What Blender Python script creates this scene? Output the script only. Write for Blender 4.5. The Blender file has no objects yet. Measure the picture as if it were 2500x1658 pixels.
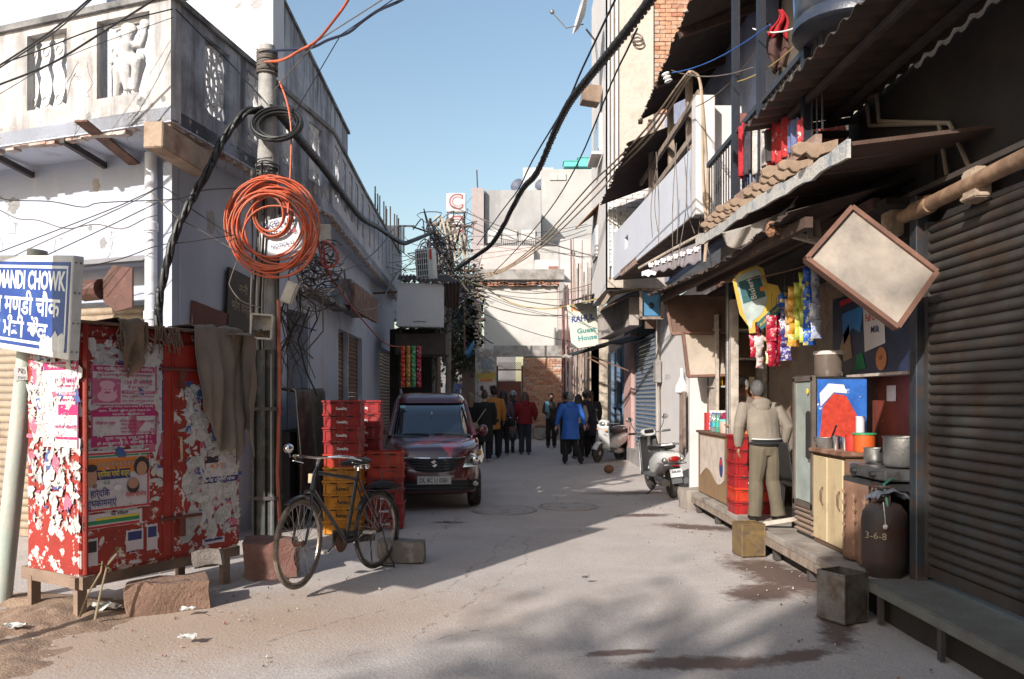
import bpy, bmesh, math, random
from mathutils import Vector, Matrix, Euler, noise
from math import sin, cos, pi
V3 = Vector; RR = random.Random; nz3 = noise.noise
random.seed(7)
R = math.radians
sc = bpy.context.scene
COL = sc.collection
# camera, world, sun, exposure
H, F = 1.55, 1944.4
cam = bpy.data.cameras.new('camera'); cam.lens = 28; cam.sensor_width = 36; cam.shift_y = 0.058
cam.clip_start = 0.05; cam.clip_end = 3000
co = bpy.data.objects.new('camera', cam); co.location = (0, 0, H); co.rotation_euler = (R(90), 0, 0)
COL.objects.link(co); sc.camera = co
SUN_EL = 28.0
SD = V3((.53 * cos(R(SUN_EL)), .85 * cos(R(SUN_EL)), -sin(R(SUN_EL)))).normalized()
W = bpy.data.worlds.new('World'); sc.world = W; W.use_nodes = True
wn = W.node_tree.nodes; bg = wn['Background']
sky = wn.new('ShaderNodeTexSky'); sky.sky_type = 'NISHITA'; sky.sun_disc = False
sky.sun_elevation = R(SUN_EL); sky.sun_rotation = math.atan2(-SD.x, -SD.y)
sky.air_density = 1.5; sky.dust_density = 2.2; sky.ozone_density = 1.8
W.node_tree.links.new(sky.outputs[0], bg.inputs[0]); bg.inputs[1].default_value = 0.134
sl = bpy.data.lights.new('sun', 'SUN'); sl.energy = 4.9; sl.angle = R(0.55); sl.color = (1, .94, .87)
so = bpy.data.objects.new('sun', sl); so.rotation_euler = SD.to_track_quat('-Z', 'Y').to_euler(); so.location = (-8, -12, 20)
COL.objects.link(so)
sc.view_settings.view_transform = 'Standard'; sc.view_settings.look = 'None'
sc.view_settings.gamma = 1; sc.view_settings.use_curve_mapping = False; sc.view_settings.exposure = 0.5
sc.cycles.max_bounces = 6; sc.cycles.diffuse_bounces = 3; sc.cycles.transparent_max_bounces = 8
# materials
_m = {}
def M(name, col=None, rough=.75, var=.12, scale=5., bump=.15, bscale=40., metal=0., grime=None, gamt=.45, gscale=2.5, gsharp=.12,
 streak=None, samt=.5, sscale=5., coat=0., trans=0., alpha=1., fine=.06, local=False, emit=None, spec=None, peel=None, pamt=.4, pscale=6.):
 """procedural material: base colour with slow + fine variation, optional grime clouds, vertical streaks and peeling flakes"""
 if name in _m: return _m[name]
 m = bpy.data.materials.new(name); m.use_nodes = True; _m[name] = m
 nt = m.node_tree; N = nt.nodes; L = nt.links.new; b = N['Principled BSDF']
 b.inputs['Roughness'].default_value = rough; b.inputs['Metallic'].default_value = metal
 if coat: b.inputs['Coat Weight'].default_value = coat; b.inputs['Coat Roughness'].default_value = .06
 if trans: b.inputs['Transmission Weight'].default_value = trans
 if spec is not None: b.inputs['Specular IOR Level'].default_value = spec
 if alpha < 1: b.inputs['Alpha'].default_value = alpha
 if local:
  tc = N.new('ShaderNodeTexCoord'); P = tc.outputs['Object']
 else:
  g = N.new('ShaderNodeNewGeometry'); P = g.outputs['Position']
 def nz(s, det=4., vec=None, rg=.55):
  n = N.new('ShaderNodeTexNoise'); n.inputs['Scale'].default_value = s; n.inputs['Detail'].default_value = det
  n.inputs['Roughness'].default_value = rg; L(vec or P, n.inputs['Vector']); return n.outputs['Fac']
 def ramp(v, a, c):
  r = N.new('ShaderNodeMapRange'); r.inputs[1].default_value = a; r.inputs[2].default_value = c; L(v, r.inputs[0]); return r.outputs[0]
 def mixc(f, A, B):
  x = N.new('ShaderNodeMix'); x.data_type = 'RGBA'
  L(f, x.inputs[0]) if not isinstance(f, float) else setattr(x.inputs[0], 'default_value', f)
  for s, v in ((6, A), (7, B)):
   if isinstance(v, tuple): x.inputs[s].default_value = (*v, 1)
   else: L(v, x.inputs[s])
  return x.outputs[2]
 lo = tuple(max(0, c * (1 - var)) for c in col); hi = tuple(min(1, c * (1 + var * .8)) for c in col)
 c = mixc(ramp(nz(scale), .3, .7), lo, hi)
 if fine:
  fz = ramp(nz(scale * 14, 3.), .25, .75)
  c = mixc(fz, mixc(1 - fine * 3 if False else fine * 3., c, tuple(k * .55 for k in col)), c)
 def scaled(sx, sy, sz):
  mp = N.new('ShaderNodeMapping'); mp.inputs['Scale'].default_value = (sx, sy, sz); L(P, mp.inputs[0]); return mp.outputs[0]
 if peel:
  c = mixc(ramp(nz(pscale, 5., rg=.65), 1 - pamt, 1 - pamt + .03), c, peel)
 if grime: c = mixc(ramp(nz(gscale, 6., rg=.65), 1 - gamt - gsharp, 1 - gamt + gsharp), c, grime)
 if streak: c = mixc(ramp(nz(1., 5., scaled(sscale, sscale, sscale * .12), .6), 1 - samt - .1, 1 - samt + .14), c, streak)
 L(c, b.inputs['Base Color'])
 if emit: b.inputs['Emission Color'].default_value = (*emit[0], 1); b.inputs['Emission Strength'].default_value = emit[1]
 if bump:
  bp = N.new('ShaderNodeBump'); bp.inputs['Strength'].default_value = bump; bp.inputs['Distance'].default_value = .02
  L(nz(bscale, 5.), bp.inputs['Height']); L(bp.outputs[0], b.inputs['Normal'])
 return m
def flat(name, col, rough=.6, **k):
 return M(name, col, rough, var=.05, fine=.02, bump=k.pop('bump', 0.), **k)
# mesh builder and object helpers
ORIG = {}
def at(px, py, Y):
 """world point that stands at depth Y on the sight line of photo pixel (px, py)"""
 return V3(((px - 1250) * Y / F, Y, H - (py - 974) * Y / F))
def frame(d):
 d = d.normalized(); a = V3((0, 0, 1)) if abs(d.z) < .9 else V3((1, 0, 0))
 u = d.cross(a).normalized(); return u, u.cross(d).normalized()
class MB:
 def __init__(s): s.v = []; s.f = []; s.mi = []; s.cur = 0
 def mat(s, i): s.cur = i; return s
 def add(s, vs, fs):
  n = len(s.v); s.v += [V3(p) for p in vs]; s.f += [tuple(i + n for i in q) for q in fs]; s.mi += [s.cur] * len(fs); return s
 def box(s, c, d, rz=0, rot=None, taper=1.):
  c = V3(c); x, y, z = d[0] / 2, d[1] / 2, d[2] / 2
  m = rot.to_matrix() if rot is not None else Matrix.Rotation(rz, 3, 'Z')
  vs = [c + m @ V3((i * x * (taper if k > 0 else 1), j * y * (taper if k > 0 else 1), k * z)) for k in (-1, 1) for i, j in ((-1, -1), (1, -1), (1, 1), (-1, 1))]
  return s.add(vs, [(3, 2, 1, 0), (4, 5, 6, 7), (0, 1, 5, 4), (1, 2, 6, 5), (2, 3, 7, 6), (3, 0, 4, 7)])
 def bar(s, a, b, w, h=None, up=None):
  a, b = V3(a), V3(b); d = (b - a).normalized(); h = h or w
  if up is None: u, v = frame(d)
  else: u = d.cross(V3(up)).normalized(); v = u.cross(d)
  vs = [p + u * i * w / 2 + v * j * h / 2 for p in (a, b) for i, j in ((-1, -1), (1, -1), (1, 1), (-1, 1))]
  return s.add(vs, [(3, 2, 1, 0), (4, 5, 6, 7), (0, 1, 5, 4), (1, 2, 6, 5), (2, 3, 7, 6), (3, 0, 4, 7)])
 def tube(s, pts, r, n=6, close=False, cap=True):
  pts = [V3(p) for p in pts]; m = len(pts); rr = r if isinstance(r, (list, tuple)) else [r] * m
  rings = []; u = None
  for i, p in enumerate(pts):
   if close: d = pts[(i + 1) % m] - pts[i - 1]
   else: d = pts[min(i + 1, m - 1)] - pts[max(i - 1, 0)]
   if d.length < 1e-9: d = V3((0, 0, 1))
   d.normalize()
   if u is None: u, w = frame(d)
   else:
    u = u - d * u.dot(d)
    if u.length < 1e-6: u, w = frame(d)
    u.normalize(); w = u.cross(d)
   rings.append([p + (u * cos(2 * pi * k / n) + w * sin(2 * pi * k / n)) * rr[i] for k in range(n)])
  vs = [q for g in rings for q in g]; fs = []
  for i in range(m if close else m - 1):
   j = (i + 1) % m
   fs += [(i * n + k, i * n + (k + 1) % n, j * n + (k + 1) % n, j * n + k) for k in range(n)]
  if cap and not close: fs += [tuple(range(n - 1, -1, -1)), tuple((m - 1) * n + k for k in range(n))]
  return s.add(vs, fs)
 def lathe(s, c, prof, n=16, ax=None, sx=1, sy=1):
  """prof = [(radius, height)...] around z (or axis ax) at c"""
  c = V3(c); m = V3((0, 0, 1)).rotation_difference(V3(ax)).to_matrix() if ax is not None else Matrix.Identity(3)
  vs = [c + m @ V3((r * sx * cos(2 * pi * k / n), r * sy * sin(2 * pi * k / n), h)) for r, h in prof for k in range(n)]
  fs = [(i * n + k, i * n + (k + 1) % n, (i + 1) * n + (k + 1) % n, (i + 1) * n + k) for i in range(len(prof) - 1) for k in range(n)]
  fs += [tuple(range(n - 1, -1, -1)), tuple((len(prof) - 1) * n + k for k in range(n))]
  return s.add(vs, fs)
 def ball(s, c, r, n=10, m=7, rot=None):
  r = r if isinstance(r, (tuple, list)) else (r, r, r); c = V3(c)
  vs = []
  for i in range(1, m):
   a = pi * i / m
   for k in range(n):
    b = 2 * pi * k / n; vs.append(V3((r[0] * sin(a) * cos(b), r[1] * sin(a) * sin(b), r[2] * cos(a))))
  vs += [V3((0, 0, r[2])), V3((0, 0, -r[2]))]
  if rot is not None: mm = rot.to_matrix(); vs = [mm @ q for q in vs]
  fs = [(i * n + k, (i + 1) * n + k, (i + 1) * n + (k + 1) % n, i * n + (k + 1) % n) for i in range(m - 2) for k in range(n)]
  t = (m - 1) * n
  fs += [(t, k, (k + 1) % n) for k in range(n)] + [(t + 1, (m - 2) * n + (k + 1) % n, (m - 2) * n + k) for k in range(n)]
  return s.add([c + q for q in vs], fs)
 def prism(s, poly, o, u, v, th):
  """polygon (list of 2-D points) in the plane o + a*u + b*v, extruded by th along u x v"""
  o, u, v = V3(o), V3(u).normalized(), V3(v).normalized(); w = u.cross(v) * th; n = len(poly)
  A = [o + u * a + v * b for a, b in poly]
  return s.add(A + [p + w for p in A], [tuple(range(n - 1, -1, -1)), tuple(range(n, 2 * n))] + [(i, (i + 1) % n, n + (i + 1) % n, n + i) for i in range(n)])
 def grid(s, fn, nu, nv, th=0.):
  """surface fn(a, b), a and b in 0..1; th gives it thickness"""
  P = [[V3(fn(i / nu, j / nv)) for j in range(nv + 1)] for i in range(nu + 1)]
  k = nv + 1; fs = [(i * k + j, (i + 1) * k + j, (i + 1) * k + j + 1, i * k + j + 1) for i in range(nu) for j in range(nv)]
  vs = [p for r_ in P for p in r_]
  if th:
   n0 = len(vs); nr = []
   for i in range(nu + 1):
    for j in range(nv + 1):
     a = P[min(i + 1, nu)][j] - P[max(i - 1, 0)][j]; b = P[i][min(j + 1, nv)] - P[i][max(j - 1, 0)]
     q = a.cross(b); nr.append(q.normalized() if q.length > 1e-9 else V3((0, 0, 1)))
   fs += [tuple(n0 + x for x in reversed(q)) for q in list(fs)]
   vs = vs + [p - q * th for p, q in zip(vs, nr)]
   ring = [i * k for i in range(nu + 1)] + [nu * k + j for j in range(1, nv + 1)] + [i * k + nv for i in range(nu - 1, -1, -1)] + [j for j in range(nv - 1, 0, -1)]
   fs += [(ring[i], n0 + ring[i], n0 + ring[(i + 1) % len(ring)], ring[(i + 1) % len(ring)]) for i in range(len(ring))]
  return s.add(vs, fs)
 def wall(s, p0, p1, z0, z1, th, holes=(), out=None):
  """upright slab from p0 to p1 (2-D), holes = (u0, u1, za, zb) in metres along it; front face lies on p0-p1, thickness goes to the left of p0->p1 (or away from out)"""
  p0, p1 = V3((p0[0], p0[1], 0)), V3((p1[0], p1[1], 0)); d = (p1 - p0); Lh = d.length; d.normalize(); n = V3((-d.y, d.x, 0))
  if out is not None and n.dot(V3((out[0], out[1], 0))) > 0: n = -n
  us = sorted({0, Lh, *[min(max(a, 0), Lh) for h in holes for a in h[:2]]}); zs = sorted({z0, z1, *[min(max(a, z0), z1) for h in holes for a in h[2:]]})
  fill = lambda i, j: 0 <= i < len(us) - 1 and 0 <= j < len(zs) - 1 and not any(h[0] - 1e-6 <= us[i] and us[i + 1] <= h[1] + 1e-6 and h[2] - 1e-6 <= zs[j] and zs[j + 1] <= h[3] + 1e-6 for h in holes)
  P = lambda u, z, b: p0 + d * u + V3((0, 0, z)) + n * (th if b else 0)
  for i in range(len(us) - 1):
   for j in range(len(zs) - 1):
    if not fill(i, j): continue
    a, b, c, e = us[i], us[i + 1], zs[j], zs[j + 1]
    s.add([P(a, c, 0), P(b, c, 0), P(b, e, 0), P(a, e, 0)], [(0, 1, 2, 3)]); s.add([P(a, c, 1), P(b, c, 1), P(b, e, 1), P(a, e, 1)], [(3, 2, 1, 0)])
    for (di, dj, q) in ((-1, 0, (a, c, a, e)), (1, 0, (b, e, b, c)), (0, -1, (b, c, a, c)), (0, 1, (a, e, b, e))):
     if not fill(i + di, j + dj): s.add([P(q[0], q[1], 0), P(q[0], q[1], 1), P(q[2], q[3], 1), P(q[2], q[3], 0)], [(3, 2, 1, 0)])
  return s
 def warp(s, fn): s.v = [V3(fn(p)) for p in s.v]; return s
 def build(s, name, mat, par=None, smooth=False, bevel=0., kind=None, label=None, fix=True):
  me = bpy.data.meshes.new(name); me.from_pydata([tuple(p) for p in s.v], [], s.f)
  mats = mat if isinstance(mat, (list, tuple)) else [mat]
  for x in mats: me.materials.append(x)
  if len(mats) > 1: me.polygons.foreach_set('material_index', s.mi)
  if fix or bevel:
   bm = bmesh.new(); bm.from_mesh(me)
   if bevel: bmesh.ops.bevel(bm, geom=bm.edges[:], offset=bevel, segments=2 if bevel > .006 else 1, affect='EDGES', clamp_overlap=True)
   if fix: bmesh.ops.recalc_face_normals(bm, faces=bm.faces[:])
   bm.to_mesh(me); bm.free()
  if smooth:
   me.polygons.foreach_set('use_smooth', [True] * len(me.polygons))
   if smooth != 'all': me.set_sharp_from_angle(angle=R(smooth if smooth > 1 else 38))
  me.update(); return link(name, me, par, kind, label)
def link(name, me, par=None, kind=None, label=None):
 o = bpy.data.objects.new(name, me); COL.objects.link(o)
 if par is not None:
  o.parent = par
  if par.name in ORIG and par.parent is None and par.type == 'EMPTY': o.location = -ORIG[par.name]
 if kind: o['kind'] = kind
 if label: o['label'] = label
 return o
def tag(o, label, cat, group=None, kind=None):
 o['label'] = label; o['category'] = cat
 if group: o['group'] = group
 if kind: o['kind'] = kind
 return o
def thing(name, label, cat, loc=(0, 0, 0), rz=0, group=None, world=True):
 """Empty at the thing's base; world=True: its parts are modelled in world coordinates"""
 o = bpy.data.objects.new(name, None); o.empty_display_size = .1; COL.objects.link(o); o.location = loc; o.rotation_euler = (0, 0, rz)
 if world: ORIG[o.name] = V3(loc)
 return tag(o, label, cat, group)
def one(name, mb, mat, label, cat, group=None, **k):
 return tag(mb.build(name, mat, **k), label, cat, group)
def kids(o): return [c for c in bpy.data.objects if c.parent == o]
CH = {}
def dup(o, loc=None, rot=None, label=None, par=None, scale=None):
 """copy of a thing with copies of its parts and sub-parts"""
 c = o.copy(); COL.objects.link(c)
 if par is not None: c.parent = par
 if loc is not None: c.location = loc
 if rot is not None: c.rotation_euler = rot
 if scale is not None: c.scale = scale
 if label: c['label'] = label
 for ch in list(o.children): dup(ch, par=c)
 return c
_tx = {}
def text(s, size, mat, par, o, u, v, align='CENTER', width=None, bold=0., th=.0015, name='lettering', label=None, shear=0.):
 """lettering as thin real letters standing on the surface o + x*u + y*v"""
 key = (s, bold, align, shear)
 if key not in _tx:
  c = bpy.data.curves.new('t', 'FONT'); c.body = s; c.align_x = align; c.align_y = 'CENTER'; c.resolution_u = 6 if s == 'C' else 2; c.offset = bold; c.shear = shear
  ob = bpy.data.objects.new('t', c); COL.objects.link(ob); me = bpy.data.meshes.new_from_object(ob)
  _tx[key] = ([p.co.copy() for p in me.vertices], [tuple(q.vertices) for q in me.polygons])
  bpy.data.objects.remove(ob); bpy.data.curves.remove(c); bpy.data.meshes.remove(me)
 vs, fs = _tx[key]; o, u, v = V3(o), V3(u).normalized(), V3(v).normalized(); w = u.cross(v) * th
 kx = size
 if width and vs:
  ww = max(p.x for p in vs) - min(p.x for p in vs); kx = width / ww
 mb = MB(); mb.add([o + w + u * p.x * kx + v * p.y * size for p in vs], fs)
 return mb.build(name, mat, par, fix=False, label=label)
MODS = []
def remesh(o, vox, it=3, fac=.5):
 m = o.modifiers.new('r', 'REMESH'); m.mode = 'VOXEL'; m.voxel_size = vox; m.use_smooth_shade = True
 if it: k = o.modifiers.new('s', 'SMOOTH'); k.iterations = it; k.factor = fac
 MODS.append(o); return o
def apply_mods():
 dg = bpy.context.evaluated_depsgraph_get()
 new = [(o, bpy.data.meshes.new_from_object(o.evaluated_get(dg))) for o in MODS]
 for o, me in new: o.modifiers.clear(); o.data = me; me.name = o.name
 MODS.clear()
def rnd(a, b): return random.uniform(a, b)
def sag(a, b, drop, n=12, jit=0., seed=None):
 a, b = V3(a), V3(b); rr = RR(seed if seed is not None else random.random()); out = []
 ph = rr.uniform(0, 6)
 for i in range(n + 1):
  t = i / n; p = a.lerp(b, t); p.z -= drop * 4 * t * (1 - t)
  if jit and 0 < i < n: p += V3((sin(ph + i * 1.7), sin(ph * 2 + i * 1.3), sin(ph * 3 + i * 2.1))) * jit
  out.append(p)
 return out
def cable(pts, r, mat, label, group=None, name='cable', n=5):
 return one(name, MB().tube(pts, r, n), mat, label, 'cable', group, smooth=60)
def twist(pts, r, k, pitch, mat, label, name='cable_bundle', group=None, sub=6):
 """k strands wound round a path, as one bundle"""
 P = [];
 for i in range(len(pts) - 1):
  for j in range(sub): P.append(V3(pts[i]).lerp(V3(pts[i + 1]), j / sub))
 P.append(V3(pts[-1])); mb = MB(); s = 0; acc = [0]
 for i in range(1, len(P)): s += (P[i] - P[i - 1]).length; acc.append(s)
 for q in range(k):
  path = []
  for i, p in enumerate(P):
   d = P[min(i + 1, len(P) - 1)] - P[max(i - 1, 0)]; u, w = frame(d); a = acc[i] / pitch * 2 * pi + q * 2 * pi / k
   path.append(p + (u * cos(a) + w * sin(a)) * r * .62)
  mb.tube(path, r * .58, 6)
 return one(name, mb, mat, label, 'cable', group, smooth=60)
# ground
def ground_material():
 m = M('street_dust', (.45, .405, .38), .92, peel=(.405, .37, .35), pamt=.46, pscale=.55, var=.16, scale=1.3, bump=.35, bscale=55, grime=(.375, .325, .295), gamt=.42, gscale=.9, gsharp=.22, fine=.09)
 nt = m.node_tree; N = nt.nodes; L = nt.links.new; b = N['Principled BSDF']
 src = b.inputs['Base Color'].links[0].from_socket
 g = N.new('ShaderNodeNewGeometry'); P = g.outputs['Position']
 def math_(op, a, c=None, cl=False):
  x = N.new('ShaderNodeMath'); x.operation = op; x.use_clamp = cl
  for i, v in enumerate((a, c)):
   if v is None: continue
   if isinstance(v, (int, float)): x.inputs[i].default_value = v
   else: L(v, x.inputs[i])
  return x.outputs[0]
 def noise_(s, d=5., r=.6):
  n = N.new('ShaderNodeTexNoise'); n.inputs['Scale'].default_value = s; n.inputs['Detail'].default_value = d; n.inputs['Roughness'].default_value = r
  L(P, n.inputs['Vector']); return n.outputs['Fac']
 nA, nB = noise_(2.6), noise_(11., 7., .75)
 def mix(f, A, B):
  x = N.new('ShaderNodeMix'); x.data_type = 'RGBA'; L(f, x.inputs[0])
  for s_, v in ((6, A), (7, B)):
   if isinstance(v, tuple): x.inputs[s_].default_value = (*v, 1)
   else: L(v, x.inputs[s_])
  return x.outputs[2]
 def blob(cx, cy, rx, ry, rz, soft, nam=1.15):
  mp = N.new('ShaderNodeMapping'); mp.vector_type = 'TEXTURE'; mp.inputs['Location'].default_value = (cx, cy, 0); mp.inputs['Rotation'].default_value = (0, 0, rz); mp.inputs['Scale'].default_value = (rx, ry, 1e3)
  L(P, mp.inputs[0]); ln = N.new('ShaderNodeVectorMath'); ln.operation = 'LENGTH'; L(mp.outputs[0], ln.inputs[0])
  d = math_('ADD', ln.outputs['Value'], math_('MULTIPLY', math_('SUBTRACT', math_('ADD', math_('MULTIPLY', nA, .4), math_('MULTIPLY', nB, .6)), .5), nam * 2.6))
  r = N.new('ShaderNodeMapRange'); r.inputs[1].default_value = 1 + soft; r.inputs[2].default_value = 1 - soft; L(d, r.inputs[0]); return r.outputs[0]
 c = src
 v = N.new('ShaderNodeTexVoronoi'); v.inputs['Scale'].default_value = 95; L(P, v.inputs['Vector'])
 sp = N.new('ShaderNodeMapRange'); sp.inputs[1].default_value = .34; sp.inputs[2].default_value = .2; L(v.outputs['Distance'], sp.inputs[0])
 hs = N.new('ShaderNodeSeparateColor'); L(v.outputs['Color'], hs.inputs[0])
 c = mix(math_('MULTIPLY', sp.outputs[0], math_('GREATER_THAN', hs.outputs[0], .70)), c, (.66, .61, .56))
 c = mix(math_('MULTIPLY', sp.outputs[0], math_('LESS_THAN', hs.outputs[0], .26)), c, (.14, .12, .105))
 c = mix(math_('MULTIPLY', blob(-2.6, 5.2, 2.3, .8, .35, .5, .5), .75), c, (.34, .235, .165))      # brown soil washed onto the street edge
 rough = None
 wet = None
 for a in ((1.75, 10.7, .34, .16, .2, .3), (2.2, 9.7, .42, .2, -.5, .3), (2.35, 7.1, .3, .75, .15, .3), (2.05, 6.45, .4, .22, .6, .3), (1.15, 4.72, .5, .12, .1, .25), (.66, 4.9, .2, .05, .2, .25), (1.75, 4.85, .3, .09, .4, .25), (1.9, 13.2, .6, .2, .1, .4), (-.8, 10.1, .2, .08, 0, .4), (2.2, 5.4, .12, .4, -.3, .3)):
  f = blob(*a); wet = f if wet is None else math_('MAXIMUM', wet, f)
 c = mix(math_('MULTIPLY', wet, .9), c, (.10, .057, .042))
 for (x0, y0, x1, y1, w) in ((-1.55, 5.1, -.55, 6.5, .028), (-.55, 6.5, .05, 9.2, .02), (-.62, 5.2, .12, 7.6, .022), (.12, 7.6, .2, 8.9, .015), (-1.3, 4.6, -.2, 5.4, .012), (-.9, 8.6, -.7, 10.6, .02), (.6, 12, 1.2, 15, .02)):
  dx, dy = x1 - x0, y1 - y0; ll = math.hypot(dx, dy)
  mp = N.new('ShaderNodeMapping'); mp.vector_type = 'TEXTURE'; mp.inputs['Location'].default_value = ((x0 + x1) / 2, (y0 + y1) / 2, 0); mp.inputs['Rotation'].default_value = (0, 0, math.atan2(dy, dx)); mp.inputs['Scale'].default_value = (ll / 2, w, 1e3)
  wob = N.new('ShaderNodeVectorMath'); wob.operation = 'ADD'; L(P, wob.inputs[0]); nn = N.new('ShaderNodeTexNoise'); nn.inputs['Scale'].default_value = 2.5; nn.inputs['Detail'].default_value = 5; L(P, nn.inputs['Vector'])
  sc_ = N.new('ShaderNodeVectorMath'); sc_.operation = 'MULTIPLY_ADD'; L(nn.outputs['Color'], sc_.inputs[0]); sc_.inputs[1].default_value = (.3, .3, 0); sc_.inputs[2].default_value = (-.15, -.15, 0); L(sc_.outputs[0], wob.inputs[1])
  L(wob.outputs[0], mp.inputs[0]); se = N.new('ShaderNodeSeparateXYZ'); L(mp.outputs[0], se.inputs[0])
  k = math_('MULTIPLY', math_('LESS_THAN', math_('ABSOLUTE', se.outputs[0]), 1), math_('SUBTRACT', 1, math_('ABSOLUTE', se.outputs[1]), True))
  c = mix(math_('MULTIPLY', k, math_('MULTIPLY', math_('GREATER_THAN', nB, .51), .62)), c, (.10, .085, .075))
 L(c, b.inputs['Base Color'])
 rr = N.new('ShaderNodeMapRange'); rr.inputs[3].default_value = .93; rr.inputs[4].default_value = .62; L(wet, rr.inputs[0]); L(rr.outputs[0], b.inputs['Roughness'])
 return m
gm = ground_material()
def gz(x, y):
 if y > 45 or abs(x) > 9: return 0
 return .012 * nz3((x * .9, y * .9, 0)) + .006 * nz3((x * 3, y * 3, 4)) - .012
mb = MB(); xs = [-400, -60, -12] + [-6 + i * .16 for i in range(63)] + [6, 14, 60, 400]; ys = [-300, -40, -4] + [1 + i * .2 for i in range(160)] + [40, 60, 150, 900]
mb.add([(x, y, gz(x, y)) for x in xs for y in ys], [(i * len(ys) + j, (i + 1) * len(ys) + j, (i + 1) * len(ys) + j + 1, i * len(ys) + j + 1) for i in range(len(xs) - 1) for j in range(len(ys) - 1)])
gnd = mb.build('ground', gm, smooth='all', kind='structure', fix=False); gnd['label'] = 'dusty grey brown street surface'
def dirt(a, b):
 x = -5.2 + 2.75 * a; y = 4.35 + 2.3 * b - .25 * a; e = min(a, 1 - a, b, 1 - b) * 5; e = min(1, max(0, e))
 n = .5 + .9 * nz3((x * 1.3, y * 1.3, 2)) + .35 * nz3((x * 4, y * 4, 1)) + .22 * nz3((x * 11, y * 11, 7))
 return (x, y, -.03 + e * max(0, n) * .17 * (1.15 - a))
MB().grid(dirt, 90, 70).build('dirt_mound', M('brown_soil', (.31, .215, .15), .95, var=.25, scale=9, bump=.6, bscale=60, grime=(.2, .13, .09), gamt=.45, gscale=5, fine=.12), smooth='all', kind='stuff', fix=False)['label'] = 'loose brown soil heaped at the street edge'
# the white corner building on the left
PW = M('limewash_wall', (.405, .44, .53), .9, var=.07, scale=2, bump=.25, bscale=18, grime=(.36, .35, .37), gamt=.34, gscale=1.1, gsharp=.1, streak=(.5, .49, .5), samt=.34, fine=.03)
PP = M('parapet_plaster', (.52, .50, .49), .92, var=.12, scale=3, bump=.4, bscale=22, grime=(.24, .22, .21), gamt=.41, gscale=2.2, gsharp=.13, streak=(.22, .21, .21), samt=.44, sscale=7, fine=.06)
PM = M('mouldy_plaster', (.40, .42, .47), .92, var=.15, scale=3, bump=.4, bscale=22, grime=(.10, .10, .11), gamt=.43, gscale=1.6, gsharp=.16, streak=(.085, .085, .095), samt=.47, sscale=6, fine=.06)
PB = M('old_plaster_edge', (.5, .44, .4), .95, var=.2, scale=8, bump=.5, grime=(.33, .14, .09), gamt=.4, gscale=6, fine=.1)
JL = M('cement_lattice', (.58, .57, .56), .9, var=.12, scale=8, bump=.3, grime=(.3, .29, .28), gamt=.38, gscale=7)
RUST = M('rusty_steel', (.17, .085, .055), .8, var=.3, scale=9, bump=.3, grime=(.09, .05, .04), gamt=.45, gscale=12, fine=.1)
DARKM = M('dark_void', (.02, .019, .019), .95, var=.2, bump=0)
WOODG = M('grey_wood', (.28, .22, .175), .85, var=.25, scale=6, bump=.4, bscale=30, streak=(.15, .11, .09), samt=.45, sscale=20)
SOF = M('soffit_paint', (.52, .56, .66), .9, var=.08, scale=3, bump=.2, grime=(.3, .3, .33), gamt=.35, gscale=3)
lb = thing('corner_building', 'whitewashed corner building with a lattice balcony parapet and brown shutters', 'building', (-4.5, 10, 0))
fd = V3((-.94, .34)).normalized()
B0 = V3((-3.17, 7.4)); C0 = V3((-3.39, 8.14))
BP = [B0, V3((-2.52, 11.2)), V3((-2.68, 14.5)), V3((-2.9, 20.6))]
SP = [C0, V3((-2.87, 11.25)), V3((-2.98, 14.5)), V3((-3.1, 21.0))]
ZB, ZT = 4.15, 5.29
def t_at(px, p, d):
 k = (px - 1250) / F; return (k * p.y - p.x) / (d.x - k * d.y)
def seg_holes(P, spans, z0, z1):
 out = [[] for _ in range(len(P) - 1)]
 for a, b in spans:
  for i in range(len(P) - 1):
   d = (P[i + 1] - P[i]); Ls = d.length; d = d.normalized(); ta, tb = t_at(a, P[i], d), t_at(b, P[i], d)
   if tb > .03 and ta < Ls - .03: out[i].append((max(ta, .02), min(tb, Ls - .02), z0, z1))
 return out
hs = seg_holes(SP, [(700, 757), (826, 884), (927, 968)], -.05, 2.75)
mb = MB()
for i in range(3): mb.wall(SP[i], SP[i + 1], -.05, ZB, .3, hs[i], out=(1, 0))
mb.build('street_wall', PW, lb)
f0 = C0; mb = MB()
mb.wall(f0, f0 + fd * 6.5, -.05, ZB + .02, .3, [(.39, 3.6, -.05, 2.98)], out=(0, -1)); mb.build('front_wall', PW, lb)
mb = MB(); q = f0 + fd * .03; q2 = f0 + fd * .14; mb.wall(q + V3((-.02, -.1)), q2 + V3((-.02, -.1)), -.05, 3.95, .12, out=(0, -1)); mb.build('pilaster', PW, lb, bevel=.01)
p = f0 + fd * .26 + V3((-.04, -.12)); mb = MB().tube([(p.x, p.y, 4.05), (p.x, p.y, .2)], .06, 12)
for z in (3.3, 2.4, 1.4): mb.lathe((p.x, p.y, z), [(.06, -.05), (.072, -.04), (.072, .04), (.06, .05)], 12)
mb.build('drainpipe', M('painted_pipe', (.62, .64, .7), .6, var=.08, grime=(.4, .38, .36), gamt=.36, gscale=5), lb, smooth=True)
a = f0 + fd * .36 + V3((0, -.05)); b = f0 + fd * 3.6 + V3((0, -.05)); MB().bar((a.x, a.y, 3.0), (b.x, b.y, 3.0), .12, .05, up=(0, 0, 1)).build('lintel', M('grey_lintel', (.22, .22, .24), .9), lb)
MB().wall(f0 + fd * .39 + V3((.08, .24)), f0 + fd * 3.6 + V3((.08, .24)), 2.4, 3.1, .1, out=(0, -1)).build('recess_wall', PW, lb)
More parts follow.
